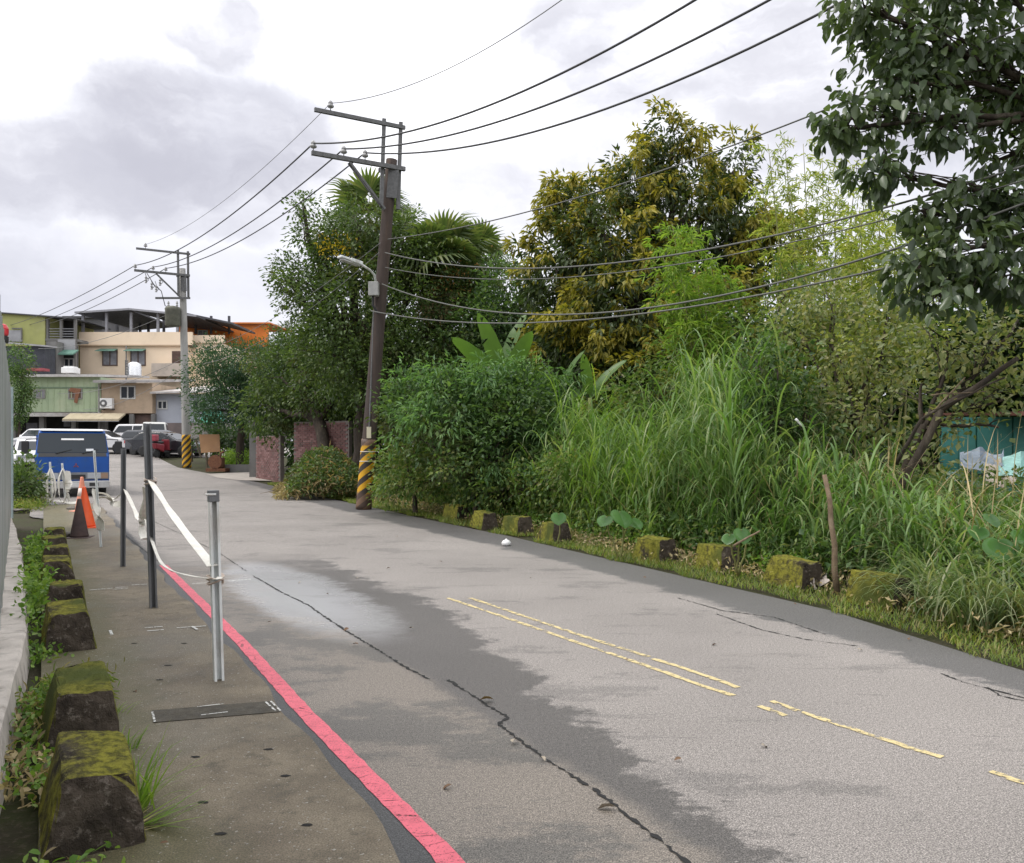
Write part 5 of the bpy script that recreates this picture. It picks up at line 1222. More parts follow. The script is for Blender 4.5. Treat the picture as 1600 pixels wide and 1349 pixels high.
def tarp(m, pts):
    n = 9; vs = []
    for i in range(n):
        for j in range(n):
            u, v = i / (n - 1), j / (n - 1); a = Vector(pts[0]).lerp(Vector(pts[1]), u); b = Vector(pts[3]).lerp(Vector(pts[2]), u); q = a.lerp(b, v); q.z += .09 * math.sin(u * 9 + v * 4) * math.sin(v * 7 + u); q.y += .08 * math.sin(u * 13); vs.append(q)
    m.add(vs, [(i * n + j, (i + 1) * n + j, (i + 1) * n + j + 1, i * n + j + 1) for i in range(n - 1) for j in range(n - 1)])
# lean-to with tarp under the feathery tree
Yl = 43.0
lt_ = thing('lean_to', 'dark lean-to roof with a bright green tarp under the feathery tree', 'shelter', P(335, 712, Yl))
prt('roof_sheet', surf('thatch_grey', (.11, .10, .09), (.06, .055, .05), scale=4, rough=.9), lt_, lambda m: m.hexa([P(296, 688, Yl - 1), P(375, 684, Yl - 1), P(300, 668, Yl + 1.5), P(378, 664, Yl + 1.5), P(296, 686, Yl - 1), P(375, 682, Yl - 1), P(300, 665, Yl + 1.5), P(378, 661, Yl + 1.5)]))
o = prt('tarp', surf('green_tarp', (.02, .3, .2), (.015, .22, .15), scale=4, rough=.5), lt_, lambda m: tarp(m, [P(312, 662, Yl - .6), P(352, 660, Yl - .6), P(346, 640, Yl + .8), P(318, 642, Yl + .8)])); o.modifiers.new('t', 'SOLIDIFY').thickness = .02
for px in (300, 338, 370): prt('pole', M_bark, lt_, lambda m: m.tube([P(px, 722, Yl - .8), P(px, 684, Yl - .8)], .05, 7))
# drain pipes and meter boxes on the far houses
for (px, Yh, y0, y1, root_) in ((124.5, 71, 541, 640, b4), (291, 71, 541, 640, b4), (158, 60, 600, 700, b2), (200, 71, 541, 600, b4)):
    prt('drainpipe', M_gframe, root_, lambda m: m.tube([(X_(px, Yh), Yh - .32, Z_(y1, Yh)), (X_(px, Yh), Yh - .32, Z_(y0, Yh))], .06, 7))
# tan board on a stand with a rusty engine, driveway, property wall
Yb = 37.0
bd = thing('display_board', 'blank tan board on slanted legs beside the concrete pole', 'board', P(328, 735, Yb))
prt('panel', surf('tan_ply', (.42, .24, .12), (.36, .2, .1), scale=2, rough=.7), bd, lambda m: m.hexa([P(314, 708, Yb - .1), P(344, 706, Yb), P(314, 708, Yb - .04), P(344, 706, Yb + .06), P(311, 679, Yb), P(343, 679, Yb + .1), P(311, 679, Yb + .06), P(343, 679, Yb + .16)]))
for (a, b) in (((306, 688), (314, 715)), ((322, 707), (324, 732)), ((340, 706), (341, 732))): prt('leg', M_bark_pale, bd, lambda m: m.beam(P(*a, Yb + .2), P(*b, Yb + .3), .07, .07))
eg = thing('rusty_machine', 'rusty red brown machine on skids below the tan board', 'machine', P(338, 738, 36))
prt('skid', M_rust, eg, lambda m: m.box(X_(324, 36), X_(354, 36), 35.8, 36.5, Z_(737, 36), Z_(732, 36))); prt('body', M_rust, eg, lambda m: m.box(X_(333, 36), X_(347, 36), 35.9, 36.4, Z_(731.9, 36), Z_(715, 36)), bevel=.05)
prt('flywheel', M_rust, eg, lambda m: m.lathe([(.05, 0), (.3, 0), (.3, .08), (.05, .08)], n=18, M=Matrix.Translation((X_(338, 36), 35.88, Z_(722, 36))) @ Matrix.Rotation(R(90), 4, 'X'))); prt('pipe', M_rust, eg, lambda m: m.tube([P(344, 715, 36.1), P(345, 708, 36.1), P(350, 706, 36.1)], .05, 8))
dv = [gpt(320, 741, .012), gpt(398, 738, .012), gpt(430, 741, .012), gpt(425, 752, .012), gpt(372, 751, .012), gpt(340, 747, .012)]
mb = MB(); mb.add(dv, [tuple(range(6))]); o = mb.build('driveway', surf('driveway_concrete', (.4, .36, .32), (.32, .29, .26), scale=1.5, rough=.9)); o['kind'] = 'structure'
if o.data.polygons[0].normal.z < 0: o.data.flip_normals()


def brick_wall(name, label, a, b, h, z0):
    a, b = Vector(a), Vector(b); L = (b - a).length; d = (b - a).normalized(); nn = Vector((d.y, -d.x, 0)); root = thing(name, label, 'wall', a.lerp(b, .5)); mb = MB(); bw, bh = .23, .075
    core = MB(); core.beam(a + Vector((0, 0, h / 2 + z0)), b + Vector((0, 0, h / 2 + z0)), .15, h); core.build('core', surf('mortar', (.2, .17, .15), (.16, .13, .12), scale=4), root)
    for r in range(int(h / bh)):
        for c in range(int(L / bw) + 1):
            x = c * bw + (bw / 2 if r % 2 else 0) - bw / 2
            if x < 0 or x + bw > L: continue
            for sg in (-1, 1):
                if sg < 0 and False: continue
                p = a + d * (x + .006) + Vector((0, 0, z0 + r * bh + .008)) + nn * sg * .076; q = p + d * (bw - .014); o_ = nn * sg * (.012 + random.random() * .008); u = Vector((0, 0, bh - .012))
                mb.add([p, q, q + u, p + u, p + o_, q + o_, q + o_ + u, p + o_ + u], [(4, 5, 6, 7), (0, 1, 5, 4), (3, 2, 6, 7), (0, 3, 7, 4), (1, 2, 6, 5)])
    o = mb.build('brick', brick_mat() if 'old_brick' not in bpy.data.materials else bpy.data.materials['old_brick'], root); o['kind'] = 'stuff'
    return root
brick_wall('brick_wall', 'old red brick wall under the trees left of the striped wooden pole', P(462, 740, 29.5).xy.to_3d(), P(548, 740, 28.0).xy.to_3d(), 2.3, float(zprof(29)) - .05)
brick_wall('brick_wall', 'reddish brick gate wall at the end of the driveway', P(403, 740, 33).xy.to_3d(), P(441, 740, 31.0).xy.to_3d(), 1.75, float(zprof(32)) - .05)
gp_ = thing('gate_pier', 'grey concrete gate pier beside the reddish gate wall', 'gate pier', P(398, 735, 33.4)); prt('pier', M_concb, gp_, lambda m: m.box(X_(392, 33.6), X_(402, 33.6), 33.4, 33.8, .3, Z_(660, 33.6))); prt('cap', M_concb, gp_, lambda m: m.box(X_(391, 33.6), X_(403, 33.6), 33.35, 33.85, Z_(659.9, 33.6), Z_(657, 33.6)))
lw = thing('low_wall', 'low grey concrete wall along the driveway', 'wall', P(380, 738, 36.5)); prt('wall', M_concb, lw, lambda m: m.box(X_(352, 36.5), X_(392, 36.5), 36.4, 36.6, .2, Z_(726, 36.5)))
# tarp covered shed seen through the gap on the right
Ys = 15.5
sh = thing('tarp_shed', 'low shed with teal sheet walls and red brown roof edge behind the right trees', 'shed', (X_(1580, Ys), Ys + 1, .7))
M_tealw = surf('teal_sheet', (.06, .26, .22), (.045, .2, .17), (.1, .33, .3), scale=1.5, rough=.5, bump=.1)
for i in range(12):
    x0 = X_(1470, Ys) + i * .34; prt('wall_sheet', M_tealw, sh, lambda m: m.box(x0, x0 + .32, Ys + (.02 if i % 2 else 0), Ys + .06, .4, Z_(652, Ys)))
prt('roof', surf('roof_red', (.22, .09, .07), (.16, .07, .055), scale=3, rough=.8), sh, lambda m: m.hexa([(X_(1555, Ys), Ys - .8, Z_(652, Ys)), (X_(1800, Ys), Ys - .8, Z_(648, Ys)), (X_(1555, Ys), Ys + 3, Z_(640, Ys)), (X_(1800, Ys), Ys + 3, Z_(640, Ys)), (X_(1555, Ys), Ys - .8, Z_(646, Ys)), (X_(1800, Ys), Ys - .8, Z_(643, Ys)), (X_(1555, Ys), Ys + 3, Z_(636, Ys)), (X_(1800, Ys), Ys + 3, Z_(636, Ys))]))
prt('gutter', M_white, sh, lambda m: m.box(X_(1560, Ys), X_(1800, Ys), Ys - .9, Ys - .82, Z_(660, Ys), Z_(655, Ys)))
Yt = 14.0
tp = thing('tarpaulin_heap', 'pale teal tarpaulin and boards heaped in front of the teal shed', 'tarpaulin', P(1560, 740, Yt))
for (x0, x1, y0, y1, c, dy) in ((1500, 1570, 705, 735, (.25, .3, .36), 0), (1560, 1640, 712, 745, (.3, .55, .5), -.3), (1540, 1590, 722, 760, (.5, .43, .36), -.5), (1480, 1540, 735, 765, (.2, .33, .3), -.2)):
    o = prt('sheet', surf('tarp_%d' % x0, c, tuple(q * .7 for q in c), scale=4, rough=.5), tp, lambda m: tarp(m, [P(x0, y1, Yt + dy), P(x1, y1, Yt + dy), P(x1, y0, Yt + dy + .8), P(x0, y0, Yt + dy + .8)])); o.modifiers.new('t', 'SOLIDIFY').thickness = .01
# ------------------------------------------------------------------ trees and plants
def gp_(px, Y, dz=0.0):
    x = (px - CX) / F * Y; return (x, Y, float(gz(x, Y)) + dz)


def young(frac, lm, per=16, cr=.32, L=.17, Wd=.045, name='young_leaves', seed=3, k=1.1, thr=.0, upbias=.0):
    def f(root, Pc, Nc):
        m = (snoise(Pc, k, seed) + upbias * Nc[:, 2] - .25 * Nc[:, 1] > thr) & (rng.random(len(Pc)) < frac)
        P_ = Pc[m] + Nc[m] * .3
        V, Fc = cluster_leaves(P_, Nc[m], per, cr, L, Wd, .35, .75, T2); link(name, tri_mesh(name, V, Fc), lm, root)
    return f


Y = 23.0
tree('mango_tree', 'tall rounded tree with dark leaves and yellowish new leaf clusters, highest against the sky', 'tree', gp_(1000, Y),
     [LB(*a) for a in ((1050, 235, Y, 44, 48), (1000, 285, Y, 50, 48), (1148, 268, Y + .5, 30, 50), (903, 325, Y, 42, 42), (945, 385, Y - .5, 85, 70), (1075, 335, Y, 80, 70), (1150, 365, Y, 46, 75), (868, 425, Y, 50, 60), (985, 490, Y - 1, 105, 95), (1080, 480, Y, 80, 100), (885, 535, Y - .5, 55, 85), (1205, 395, Y + .5, 50, 55), (1000, 585, Y - 1, 100, 70))],
     LM_mango, M_bark, r0=.3, fork=.5, dens=4.2, per=24, cr=.34, L=.2, Wd=.062, droop=.6, gap=.2, seed=2.0, twigs=60,
     extra=young(.55, LM_mango_y, per=46, cr=.2, L=.21, Wd=.066, thr=-.25, upbias=.4, k=.9))
Y = 27.0
tree('broad_tree', 'big mid green tree with spreading limbs behind the wooden pole', 'tree', gp_(560, Y),
     [LB(*a) for a in ((560, 355, Y - .5, 58, 34), (615, 365, Y, 45, 40), (665, 415, Y, 55, 46), (735, 440, Y + .5, 46, 50), (500, 365, Y, 42, 30), (475, 325, Y, 20, 10), (545, 405, Y, 65, 50), (448, 432, Y, 26, 26), (490, 450, Y - .5, 55, 50), (560, 490, Y - 1, 80, 80), (640, 500, Y, 75, 95), (520, 555, Y - .5, 62, 65), (615, 585, Y - 1, 80, 75), (650, 420, Y + .5, 55, 45), (705, 520, Y + .5, 60, 90))],
     LM_left, M_bark, r0=.28, fork=.42, dens=4.4, per=26, cr=.42, L=.13, Wd=.06, droop=.25, gap=.13, seed=5.0, twigs=60,
     extra=lambda root, Pc, Nc: (lambda c: link('yellow_blossom', tri_mesh('yellow_blossom', *cluster_leaves(c, unit(rng.normal(size=c.shape)), 22, .3, .1, .06, .3, .2)), LM_yflower, root))(
         np.array([P(x, y, Y - 1.2) for x, y in ((505, 378), (518, 372), (530, 382), (540, 376), (512, 390), (526, 398), (535, 392), (549, 385))])))
Y = 37.0
tree('feathery_tree', 'feathery blue green tree spreading over the rusty machine and tan board', 'tree', gp_(375, Y),
     [LB(*a) for a in ((385, 568, Y, 75, 30), (340, 596, Y, 48, 32), (425, 585, Y, 60, 45), (365, 628, Y - .5, 55, 36), (415, 640, Y - .5, 45, 32), (330, 640, Y, 30, 22), (445, 556, Y + 1, 38, 22))],
     LM_blue, M_bark, r0=.2, fork=.5, dens=4.6, per=26, cr=.5, L=.13, Wd=.045, droop=.1, gap=.2, seed=8.0, twigs=70)
Y = 30.5
tree('dark_tree', 'dark low tree hanging over the red brick wall', 'tree', gp_(520, 27.4),
     [LB(*a) for a in ((440, 590, Y, 58, 50), (420, 640, Y - .5, 42, 40), (465, 640, Y - .5, 34, 32), (500, 560, Y, 52, 60), (492, 612, Y - 1.6, 40, 36), (530, 620, Y - 2, 34, 36), (455, 545, Y + .5, 40, 34))],
     LM_left, M_bark, r0=.26, fork=.45, dens=4.4, per=26, cr=.42, L=.13, Wd=.06, droop=.4, gap=.1, seed=9.0)
Y = 26.5
tree('bright_tree', 'rounded bright green tree between the palms and the yellowish tree', 'tree', gp_(790, Y),
     [LB(*a) for a in ((795, 460, Y, 55, 52), (770, 505, Y - .5, 50, 55), (825, 525, Y, 45, 70), (735, 545, Y, 50, 60))],
     LM_shrub, M_bark, r0=.18, fork=.5, dens=4.6, per=26, cr=.4, L=.14, Wd=.065, droop=.3, gap=.08, seed=11.0)
Y = 56.5
tree('roadside_bush', 'dark green bush tree rising behind the white saloon at the fence end', 'tree', gp_(30, Y),
     [LB(*a) for a in ((32, 565, Y, 18, 26), (26, 600, Y, 20, 26), (38, 620, Y, 14, 28), (20, 640, Y, 18, 28))], LM_shrub, M_bark, r0=.1, fork=.4, dens=4, per=24, cr=.4, L=.15, Wd=.07, gap=.1, seed=12.0)
# shrubs behind the right verge
def shrub(label, base, lobes, lm, name='shrub', cat='shrub', **kw):
    a = dict(r0=.07, fork=.35, dens=6.5, per=24, cr=.32, L=.11, Wd=.05, droop=.2, gap=.06, seed=4.0, twigs=30); a.update(kw); return tree(name, label, cat, base, lobes, lm, M_bark, **a)
Y = 18.0
shrub('wide dark green shrub with feathery tops right of the striped pole', gp_(745, Y), [LB(*a) for a in ((650, 640, Y + .8, 50, 46), (720, 632, Y, 66, 46), (800, 625, Y, 66, 42), (850, 612, Y + .5, 36, 22), (765, 605, Y + .5, 40, 20), (690, 612, Y, 36, 18), (690, 690, Y - .3, 62, 52), (780, 690, Y - .5, 70, 58), (850, 690, Y, 45, 60), (740, 725, Y - .2, 60, 45), (640, 602, Y + .6, 18, 14), (700, 590, Y, 24, 12), (822, 594, Y, 28, 12), (604, 665, Y + .6, 16, 24))],
      LM_shrub, dens=6.5, per=26, L=.12, Wd=.05, droop=.25, seed=6.0, gap=.2, extra=young(.5, LM_feather, per=34, cr=.3, L=.16, Wd=.035, name='feathery_tops', thr=-.1, upbias=.5))
shrub('sunlit leafy thicket between the dark feathery shrub and the mossy blocks', gp_(785, 18.2), [LB(*a) for a in ((735, 755, 17.4, 36, 28), (790, 762, 17, 42, 30), (845, 755, 16.4, 40, 32), (880, 740, 15.4, 30, 36), (700, 730, 17.2, 34, 30))], LM_under, seed=27.0, L=.09, Wd=.045, gap=.2)
shrub('viny low thicket close behind the striped pole foot', gp_(650, 19.3), [LB(*a) for a in ((640, 735, 19.3, 48, 46), (690, 745, 19.3, 40, 30), (612, 760, 19.8, 26, 26), (640, 690, 19.8, 40, 40))], LM_under, seed=7.0, L=.1, Wd=.055)
Yd = 12.6
shrub('dense dark shrub between the two stands of tall grass', gp_(1215, Yd), [LB(*a) for a in ((1215, 580, Yd, 52, 42), (1200, 640, Yd, 50, 50), (1260, 640, Yd, 42, 46), (1180, 560, Yd + .6, 36, 36))], LM_shrub, dens=8, per=22, L=.085, Wd=.042, cr=.24, seed=13.0)
shrub('leafy olive thicket with drooping grey green leaves left of the leaning trunk', gp_(1340, 13), [LB(*a) for a in ((1300, 540, 13.4, 62, 60), (1370, 560, 13, 66, 66), (1330, 640, 12.6, 60, 55), (1400, 640, 12.4, 52, 60), (1300, 470, 14, 70, 42), (1390, 490, 13.6, 60, 45), (1250, 520, 14, 50, 50))],
      LM_olive, dens=5.2, per=20, L=.1, Wd=.048, cr=.3, gap=.2, seed=14.0, inner=.35)
shrub('thin scrubby olive tree with leaning forked trunk before the teal shed', gp_(1378, 11.6), [LB(*a) for a in ((1480, 530, 11.4, 70, 50), (1555, 545, 11.2, 62, 56), (1440, 600, 11.6, 50, 50), (1520, 600, 11.3, 60, 36), (1470, 680, 11.2, 40, 40), (1560, 668, 10.8, 36, 18), (1440, 730, 11.4, 40, 30), (1590, 500, 11.5, 60, 40), (1500, 655, 11, 40, 26), (1570, 625, 11, 44, 20))],
      LM_olive, name='scrub_tree', cat='tree', dens=4.2, per=17, L=.1, Wd=.05, cr=.3, gap=.3, r0=.075, fork=.5, seed=15.0, inner=.3, twigs=70)
shrub('bushy green scrub under the bamboo', gp_(1120, 16.5), [LB(*a) for a in ((1080, 560, 17, 60, 50), (1150, 520, 17, 60, 50), (1220, 470, 17.5, 52, 50), (1010, 620, 17, 55, 40))], LM_under, dens=5.5, per=22, L=.11, Wd=.045, gap=.2, seed=16.0)

# the near broad-leaved tree on the right: its nearest leaves are leaves of their own
def near_tree():
    Y = 10.2
    lobes = [LB(*a) for a in ((1330, 185, Y, 58, 56), (1300, 205, Y, 30, 24), (1380, 270, Y, 60, 40), (1420, 130, Y, 78, 62), (1390, 60, Y + .4, 70, 60), (1500, 60, Y, 95, 80), (1590, 120, Y, 80, 80), (1470, 200, Y - .2, 60, 42), (1560, 250, Y + .3, 70, 50), (1600, 330, Y - .3, 60, 50),
                               (1440, 330, Y, 48, 34), (1500, 390, Y - .4, 80, 55), (1580, 430, Y - .6, 66, 48), (1430, 420, Y - .2, 60, 46), (1530, 320, Y, 70, 50), (1470, 460, Y - .5, 50, 26), (1680, 200, Y, 120, 140), (1690, 400, Y - .5, 80, 80), (1350, 10, Y, 60, 40), (1540, -60, Y, 160, 70))]
    base = (8.6, 10.8, float(gz(8.6, 10.8))); root = thing('broadleaf_tree', 'dark broad leaved tree whose branches reach in from the right edge', 'tree', base)
    b = Vector(base); mb = MB(); fk = Vector((8.1, 10.6, 3.2)); tp = limb(mb, b - Vector((0, 0, .2)), fk, .2, .16, .04, 6, 10, .02)
    Pc, Nc, I = lobe_points(lobes, 19.0, .2, .22, 23.0)
    hub = Vector((7.3, 10.4, 4.3)); h2 = Vector((7.2, 10.3, 5.6)); limb(mb, fk, hub, .13, .09, .05); limb(mb, fk, h2, .13, .09, .06)
    for i, (c, r) in enumerate(lobes):
        c = Vector(c); st_ = hub if c.z < 5.2 else h2; pts = limb(mb, st_, c, .05, .02, .12, 7, 6, .04); idx = np.where(I == i)[0]
        for j in rng.choice(idx, min(len(idx), 14), False): limb(mb, pts[random.randint(3, 7)], Vector(Pc[j]), .012, .004, .2, 4, 4)
    mb.build('trunk', M_bark, root, smooth=True)
    per = 5; n = len(Pc) * per; Pp = np.repeat(Pc, per, 0); off = unit(rng.normal(size=(n, 3))) * .16 * rng.random((n, 1)); D = off * 4 + np.repeat(Nc, per, 0) * .4 + rng.normal(size=(n, 3)) * .4 + np.array((0, 0, -.75)); Pp = Pp + off
    L = .165 * U(.6, 1.3, n); Wd = L * U(.5, .66, n)
    inview = (np.abs(Pp[:, 0] / Pp[:, 1] * F) < 800) & ((Pp[:, 2] - EYE) / Pp[:, 1] * F < 690); key = np.where(inview, Pp[:, 1] - L * 8, 99); order = np.argsort(key); near, rest = order[:300], order[300:]
    V, Fc = leaf_geo(Pp[rest], D[rest], L[rest], Wd[rest], T6); o = link('foliage', tri_mesh('foliage', V, Fc), LM_broad, root); o['kind'] = 'stuff'
    metas = []
    for k in range(3):
        tv, tf = T6; v = tv.copy(); v[:, 1] *= (.55, .62, .5)[k]; v[:, 2] *= (1, 1.6, .6)[k]; me = tri_mesh('leaf', v, tf); me.materials.append(leaf_single[k]); metas.append(me)
    Du = unit(D)
    for q, i in enumerate(near):
        x = Vector(Du[i]); zz = Vector((random.gauss(0, .5), random.gauss(0, .5), 1)); y = zz.cross(x).normalized(); zz = x.cross(y)
        M = Matrix((x, y, zz)).transposed().to_4x4() * 1.0; M = Matrix.Translation(Vector(Pp[i])) @ M @ Matrix.Diagonal((L[i], L[i], L[i], 1))
        o = bpy.data.objects.new('leaf', metas[q % 3]); col.objects.link(o); o.parent = root; o.matrix_basis = wmat(root).inverted() @ M
def leafmat_single(name, c):
    m, T = newmat(name); r = T.n('ShaderNodeObjectInfo').outputs['Random']; cc = T.mix(1.0, c, T.ramp(r, [(0, (.7, .75, .8)), (1, (1.35, 1.3, 1.2))]), 'MULTIPLY')
    p = T.n('ShaderNodeBsdfPrincipled', {'Base Color': cc, 'Roughness': .33, 'Specular IOR Level': .5}); tr = T.n('ShaderNodeBsdfTranslucent', {'Color': T.mix(1.0, cc, (1.25, 1.35, .6), 'MULTIPLY')})
    mx = T.n('ShaderNodeMixShader', {0: .25, 1: p.outputs[0], 2: tr.outputs[0]}); T.n('ShaderNodeOutputMaterial', {0: mx.outputs[0]}); return m
leaf_single = [leafmat_single('broad_leaf_%s' % 'abc'[k], c) for k, c in enumerate(((.062, .09, .045), (.08, .115, .056), (.105, .145, .066)))]
near_tree()
# leaning forked trunk and bare sticks on the right
mb = MB(); limb(mb, gp_(1372, 11.0), P(1470, 640, 10.8), .07, .05, .03, 5, 8, .02); limb(mb, P(1470, 640, 10.8), P(1590, 560, 10.6), .05, .03, .03, 5, 8, .02); limb(mb, P(1400, 725, 10.9), P(1440, 655, 10.6), .03, .022, .03, 4, 6); limb(mb, P(1440, 655, 10.6), P(1570, 590, 10.3), .02, .012, .03, 5, 6)
tag(mb.build('leaning_trunk', M_bark, smooth=True), 'thin forked brown trunk leaning right before the teal shed', 'tree trunk')
def stick(a, b, r, label, mat=None):
    mb = MB(); limb(mb, a, b, r, r * .7, .02, 5, 7, .03); return tag(mb.build('stick', mat or M_straw, smooth=True), label, 'stick')
M_straw = surf('dead_wood', (.22, .16, .1), (.14, .1, .065), (.28, .22, .15), scale=14, rough=.9, bump=.5)
stick(Vector(gp_(1309, 9.0)), P(1288, 742, 9.1), .035, 'upright broken tan stake standing in the tall grass')
stick(P(1146, 853, 9.0), P(1187, 830, 9.1), .014, 'pale broken stick slanting behind the mossy blocks'); stick(P(1243, 655, 11), P(1256, 668, 11), .018, 'short white stick stuck high in the dark shrub', M_white)
stick(P(1462, 640, 10.4), P(1508, 590, 10.4), .012, 'bare tan twig slanting up beside the leaning trunk'); stick(P(1455, 618, 10.3), P(1540, 612, 10.6), .009, 'bare tan twig lying across the leaning trunk')

# bamboo
def bamboo(label, bases, tops, lm, lz=(.35, 1.0), nl=260, L=.15, Wd=.02, group=None, seed=0):
    b0 = Vector(bases[0]); root = thing('bamboo_clump', label, 'bamboo', b0, group); G_ = []
    for b, t in zip(bases, tops):
        b, t = Vector(b), Vector(t); mb = MB(); n = 14; pts = []; mid = b.lerp(t, .55) + Vector((0, 0, (t - b).length * .10))
        for i in range(n + 1):
            u = i / n; pts.append(b * (1 - u) ** 2 + mid * 2 * u * (1 - u) + t * u * u)
        mb.tube(pts, [.028 * (1 - .8 * i / n) for i in range(n + 1)], 6); mb.build('culm', M_culm, root, smooth=True)
        q = np.array([tuple(p) for p in pts]); u = U(lz[0], lz[1], nl // 6) * n; i0 = np.clip(u.astype(int), 0, n - 1); f = (u - i0)[:, None]; node = q[i0] * (1 - f) + q[i0 + 1] * f
        d = unit(rng.normal(size=node.shape) * (1, 1, .4) + np.array((0, 0, .25))); ln_ = U(.25, .75, len(node))[:, None]; per = 13
        k = U(.15, 1, len(node) * per)[:, None]; pp = np.repeat(node, per, 0) + np.repeat(d * ln_, per, 0) * k; pp[:, 2] -= (k[:, 0] ** 2) * .18
        dd = np.repeat(d, per, 0) * .6 + rng.normal(size=pp.shape) * .55 + np.array((0, 0, -.45)); G_.append(leaf_geo(pp, dd, L * U(.6, 1.3, len(pp)), Wd * U(.7, 1.3, len(pp)), T2))
    V, Fc = merge(G_); link('foliage', tri_mesh('foliage', V, Fc), lm, root); return root
M_culm = surf('culm', (.2, .22, .07), (.26, .24, .1), scale=6, rough=.5)
Y = 18.5
tp_ = [(1200, 225), (1225, 212), (1255, 225), (1285, 250), (1305, 300), (1190, 290), (1235, 290), (1270, 320), (1330, 330), (1355, 280), (1380, 330), (1310, 380), (1240, 380), (1340, 250)]
bamboo('tall pale yellow green bamboo rising between the yellowish tree and the dark broad leaved tree', [gp_(1250 + (i % 5) * 14, Y + (i % 3) * .5) for i in range(len(tp_))], [P(x, y, Y - .6 + (i % 4) * .5) for i, (x, y) in enumerate(tp_)], LM_bamboo, (.3, 1.0), 330, .17, .02)
Y = 17.0
tp_ = [(1050, 350), (1080, 365), (1110, 400), (1035, 400), (1135, 440), (1070, 430), (1100, 470), (1040, 470)]
bamboo('feathery lime green bamboo arching before the yellowish tree', [gp_(1110 + (i % 4) * 14, Y + (i % 3) * .4) for i in range(len(tp_))], [P(x, y, Y - .5 + (i % 3) * .5) for i, (x, y) in enumerate(tp_)], LM_bamboo_g, (.4, 1.0), 360, .19, .02)

Y = 15.5
tp_ = [(1345, 330), (1375, 300), (1400, 340), (1425, 370), (1360, 390), (1330, 400), (1450, 380), (1300, 420)]
bamboo('olive green bamboo filling the gap below the dark broad leaved tree', [gp_(1350 + (i % 4) * 20, Y + (i % 3) * .4) for i in range(len(tp_))], [P(x, y, Y - .5 + (i % 3) * .5) for i, (x, y) in enumerate(tp_)], LM_bamboo, (.4, 1.0), 380, .16, .024)
# fan palms
def fan_mesh(seed, R_=.95, pet=.9):
    r = random.Random(seed); V = []; Fc = []; ns = 26
    pw = .012; V += [(0, -pw, 0), (0, pw, 0), (pet, -pw, -.04), (pet, pw, -.04)]; Fc += [(0, 1, 3), (0, 3, 2)]
    for k in range(ns):
        a = R(-125 + 250 * k / (ns - 1)); L_ = R_ * (.72 + .28 * math.cos(a * .55)) * r.uniform(.92, 1.04); w = R_ * .06; dx, dy = math.cos(a), math.sin(a); px_, py_ = -dy, dx; b = len(V); o = Vector((pet - .02, 0, -.04))
        for (u, ww, zz) in ((.04, .2, 0), (.55, 1.0, .05), (.8, .6, -.03), (1.0, .08, -.22 - r.random() * .18)):
            c = o + Vector((dx, dy, 0)) * (L_ * u) + Vector((0, 0, zz * R_ - .16 * abs(math.sin(a)) * u * R_)); V += [tuple(c - Vector((px_, py_, 0)) * w * ww), tuple(c + Vector((px_, py_, 0)) * w * ww)]
        for i in range(3): q = b + 2 * i; Fc += [(q, q + 1, q + 3), (q, q + 3, q + 2)]
    me = tri_mesh('frond', V, Fc); me.materials.append(LM_palm); return me
FM = [fan_mesh(i) for i in range(3)]
def palm(label, c, base, nf, sc, dead=5, flower=None):
    root = thing('fan_palm', label, 'palm tree', base, 'fan palms behind the wooden pole'); mb = MB(); limb(mb, base, c, .16, .13, .03, 6, 9, .01); mb.build('trunk', M_bark_pale, root, smooth=True); c = Vector(c)
    for i in range(nf + dead):
        az = 2.4 * i; el = R(75 - 95 * (i / nf)) if i < nf else R(-60 - 15 * random.random()); o = bpy.data.objects.new('frond', FM[i % 3]); col.objects.link(o); o.parent = root
        M = Matrix.Translation(c) @ Matrix.Rotation(az, 4, 'Z') @ Matrix.Rotation(-el, 4, 'Y') @ Matrix.Rotation(random.uniform(-.5, .5), 4, 'X') @ Matrix.Scale(sc * random.uniform(.85, 1.1), 4); o.matrix_basis = wmat(root).inverted() @ M
        if i >= nf: o['label'] = 'dry drooping frond'; o.material_slots[0].link = 'OBJECT'; o.material_slots[0].material = LM_straw
    if flower:
        n = 900; q = np.array(tuple(c)) + rng.normal(size=(n, 3)) * (.5, .4, .35) + np.array(flower); V, Fc = leaf_geo(q, rng.normal(size=(n, 3)) + (0, 0, -.6), .12, .03); link('flower_spray', tri_mesh('flower_spray', V, Fc), leafmat('palm_flower', [(.3, .16, .05), (.22, .11, .04)], .2, .6), root)
palm('fan palm whose crown shows just left of the wooden pole top', P(578, 345, 29), gp_(585, 29), 16, 1.0)
palm('fan palm with orange brown flower sprays right of the wooden pole', P(695, 415, 27.5), gp_(690, 27.5), 18, 1.15, 6, (.1, -.4, -.6))
palm('smaller fan palm leaning over the bright green tree', P(750, 415, 29), gp_(748, 29), 12, .9, 3)

